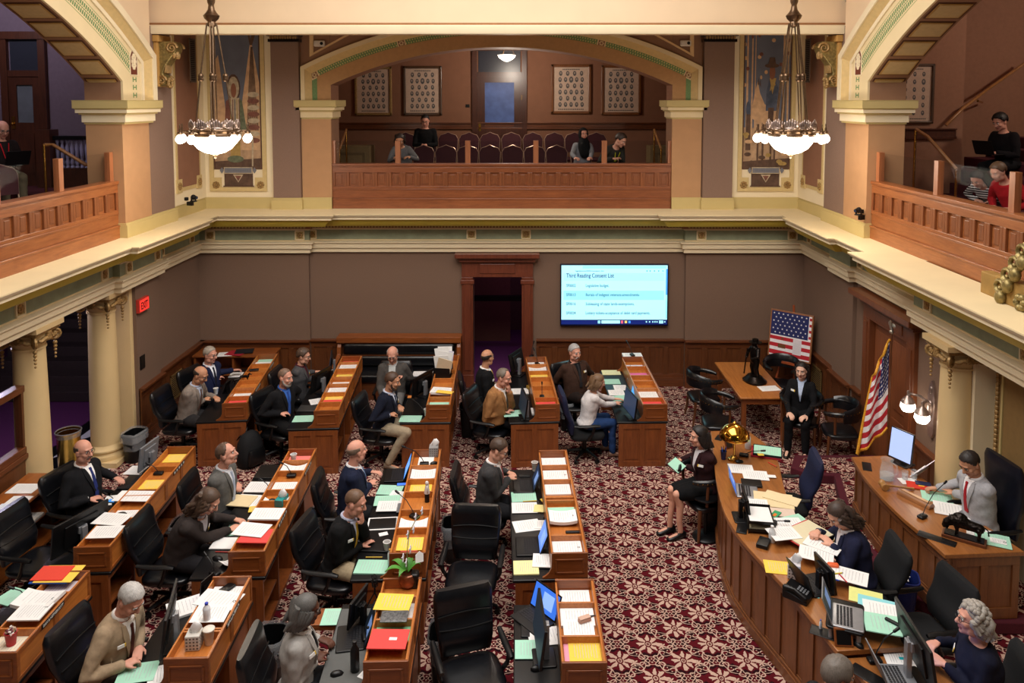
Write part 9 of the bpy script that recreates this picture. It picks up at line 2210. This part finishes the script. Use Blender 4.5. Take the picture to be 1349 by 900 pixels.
mb = MB(); mb.tube([(0.03,0,0.041),(0.16,0,0.03),(0.32,0,0.016)],[0.013,0.010,0.014],8); mb.build('handle', wood('gavel wood','#8a5a2c','#b88a4e','y'), t, smooth=60)
g = G(1206, 660, ZP); t = thing('sounding_block', 'long split-log block on the presiding desk before the man in light grey', 'block', (g.x, g.y, ZP), R(-62))
mb = MB(); mb.prism([(0.05*math.cos(a)*1.0,0.055*math.sin(a)) for a in [q*PI/8 for q in range(9)]],-0.19,0.19,'x',0); mb.build('log', wood('log wood','#6b4022','#a8703e','x'), t, smooth=50)
MB().box((-0.16,-0.02,0.054),(0.16,0.02,0.058)).build('flat_top', wood('log top','#b88450','#d2a36c','x'), t, smooth=0)
mic(1215, 682, ZP, 1244, 637, 0.26, 'gooseneck microphone in front of the man in light grey suit')
paper(1234, 655, ZP, -22, GR, 'mint green sheets being signed on the presiding desk', w=0.30, h=0.24, th=0.003); paper(1254, 672, ZP+0.004, -24, WH, 'long white printed sheets below the mint sheets', w=0.34, h=0.28)
folder(1210, 641, ZP, -20, '#c93a2a', 'red folder with yellow edge beside the water glasses', w=0.24, h=0.16, tabc='#e3b03c'); slab(1216, 638, ZP+0.009, -20, (0.16,0.09,0.008), plain('navy cover','#1b2448',0.5), 'navy notebook lying on the red folder', 'notebook', 'notebook')
slab(1234, 710, ZP, -40, (0.34,0.11,0.006), BLKPL, 'black cable flap at the near end of the presiding desk', 'cable_flap', 'cable flap')
g = G(1270, 711, ZP); t = thing('bison_statue', 'dark bronze bison statue on a wooden plinth on the presiding desk', 'statue', (g.x, g.y, ZP), R(145))
mb = MB(); mb.box((-0.19,-0.07,0),(0.19,0.07,0.03)); mb.build('plinth', WAINX, t, smooth=0, bevel=0.004); MB().box((-0.17,-0.055,0.03),(0.17,0.055,0.042)).build('slate', BLKPL, t, smooth=0)
mb = MB()
mb.limb([(-0.13,0,0.15),(-0.04,0,0.155),(0.05,0,0.18),(0.10,0,0.17)],[0.045,0.05,0.068,0.05],14); mb.ell((0.04,0,0.205),(0.07,0.042,0.055),14,9); mb.limb([(0.11,0,0.16),(0.16,0,0.125),(0.175,0,0.095)],[0.045,0.038,0.024],12)
for sx in (-0.12,0.07):
 for sy in (-0.03,0.03): mb.limb([(sx,sy,0.14),(sx-0.01,sy,0.09),(sx,sy,0.05)],[0.026,0.015,0.014],8)
mb.limb([(0.15,0,0.09),(0.15,0,0.06)],[0.018,0.004],8)
remesh(mb, 'bison_body', 0.006, [DKBRONZE], t, 2, noise_amp=0.004, noise_s=60)
for sy in (-1,1): mb = MB(); mb.tube([(0.135,sy*0.035,0.165),(0.135,sy*0.06,0.17),(0.14,sy*0.062,0.195)],[0.010,0.008,0.002],7); mb.build('horn', BLKPL, t, smooth=60)
mb = MB(); mb.tube([(-0.17,0,0.17),(-0.20,0,0.15),(-0.205,0,0.10)],[0.006,0.005,0.008],6); mb.build('tail', DKBRONZE, t, smooth=60)
paper(1293, 704, ZP, -30, WH, 'white sheet behind the bison statue', w=0.26); paper(1308, 712, ZP, -26, GR, 'mint green sheets at the near corner of the presiding desk', w=0.30, h=0.24); paper(1315, 714, ZP+0.005, -26, WH, 'white cards on the mint sheets at the near corner', w=0.14, h=0.09, seal=True)
g = G(521, 499, 0.74); b = tag(MB().box((-0.08,-0.11,0),(0.08,0.11,0.01)).build('booklet', plain('dark green cover','#3d5a50',0.6), None, smooth=0), 'dark green booklet in the hands of the elderly man in grey suit', 'booklet')
b.location = (g.x, g.y, 0.755); b.rotation_euler = (R(20), 0, R(5))
p = PE['brownblazer']; g = G(892, 614, 0.70); t = thing('note_pad', 'mint note pad held by the woman in maroon blazer', 'note pad', (g.x, g.y, 0.70), R(20))
MB().box((-0.07,-0.10,0),(0.07,0.10,0.012)).build('cover', BLKPL, t, smooth=0); MB().box((-0.065,-0.095,0.012),(0.065,0.095,0.017)).build('paper', paperm(GR), t, smooth=0)
t.rotation_euler = (R(12), R(-28), R(25))
cd = bpy.data.cameras.new('camera'); cam = bpy.data.objects.new('camera', cd); COL.objects.link(cam)
cam.location = (0, 0, CAMZ); cam.rotation_euler = (R(90)-TH, 0, 0)
cd.sensor_width = 36.0; cd.lens = FPX/1349*36.0
cd.shift_x = (1349/2-PX)/1349; cd.shift_y = (PY-450)/1349
cd.clip_end = 100; cd.clip_start = 0.05
S.camera = cam
def area(name, loc, rot, size, power, col=(1,1,1), sy=None):
 l = bpy.data.lights.new(name, 'AREA'); l.energy = power; l.color = col; l.size = size
 if sy: l.shape = 'RECTANGLE'; l.size_y = sy
 o = bpy.data.objects.new(name, l); o.location = loc; o.rotation_euler = rot; COL.objects.link(o); return o
def point(name, loc, power, col=(1,0.85,0.65), r=0.1):
 l = bpy.data.lights.new(name, 'POINT'); l.energy = power; l.color = col; l.shadow_soft_size = r
 o = bpy.data.objects.new(name, l); o.location = loc; COL.objects.link(o); return o
area('overhead fill', (-0.4, 6.2, 8.5), (0, 0, 0), 6.0, 860, (1, 0.965, 0.93), 8.0)  # area light added overhead, out of view; no laylight is modelled there
for x in (-4.19, 3.6):
 for y in (10.4, 3.5):
  point('chandelier glow', (x, y, 4.2), 46, (1, 0.86, 0.70), 0.30)
point('gallery lamp', (-0.3, 15.2, 5.7), 85, (1, 0.86, 0.72), 0.12)
point('left gallery lamp', (-8.0, 10.6, 6.9), 70, (0.93, 0.88, 1.0), 0.2)
point('right gallery lamp', (8.6, 9.6, 6.6), 120, (1, 0.86, 0.72), 0.2)
point('anteroom lamp', (-7.6, 10.6, 2.7), 70, (0.80, 0.74, 1.0), 0.15)
point('vestibule lamp', (0.4, 15.0, 2.6), 14, (0.75, 0.45, 0.95), 0.12)
W_ = bpy.data.worlds.new('world'); S.world = W_; W_.use_nodes = True
W_.node_tree.nodes['Background'].inputs[0].default_value = (1.0, 0.9, 0.8, 1); W_.node_tree.nodes['Background'].inputs[1].default_value = 0.02
S.view_settings.view_transform = 'Standard'; S.view_settings.look = 'None'; S.view_settings.gamma = 1.0; S.view_settings.exposure = 0.06
try: S.view_settings.use_curve_mapping = False
except Exception: pass
S.display_settings.display_device = 'sRGB'
bpy.data.scenes.remove(_TMP)
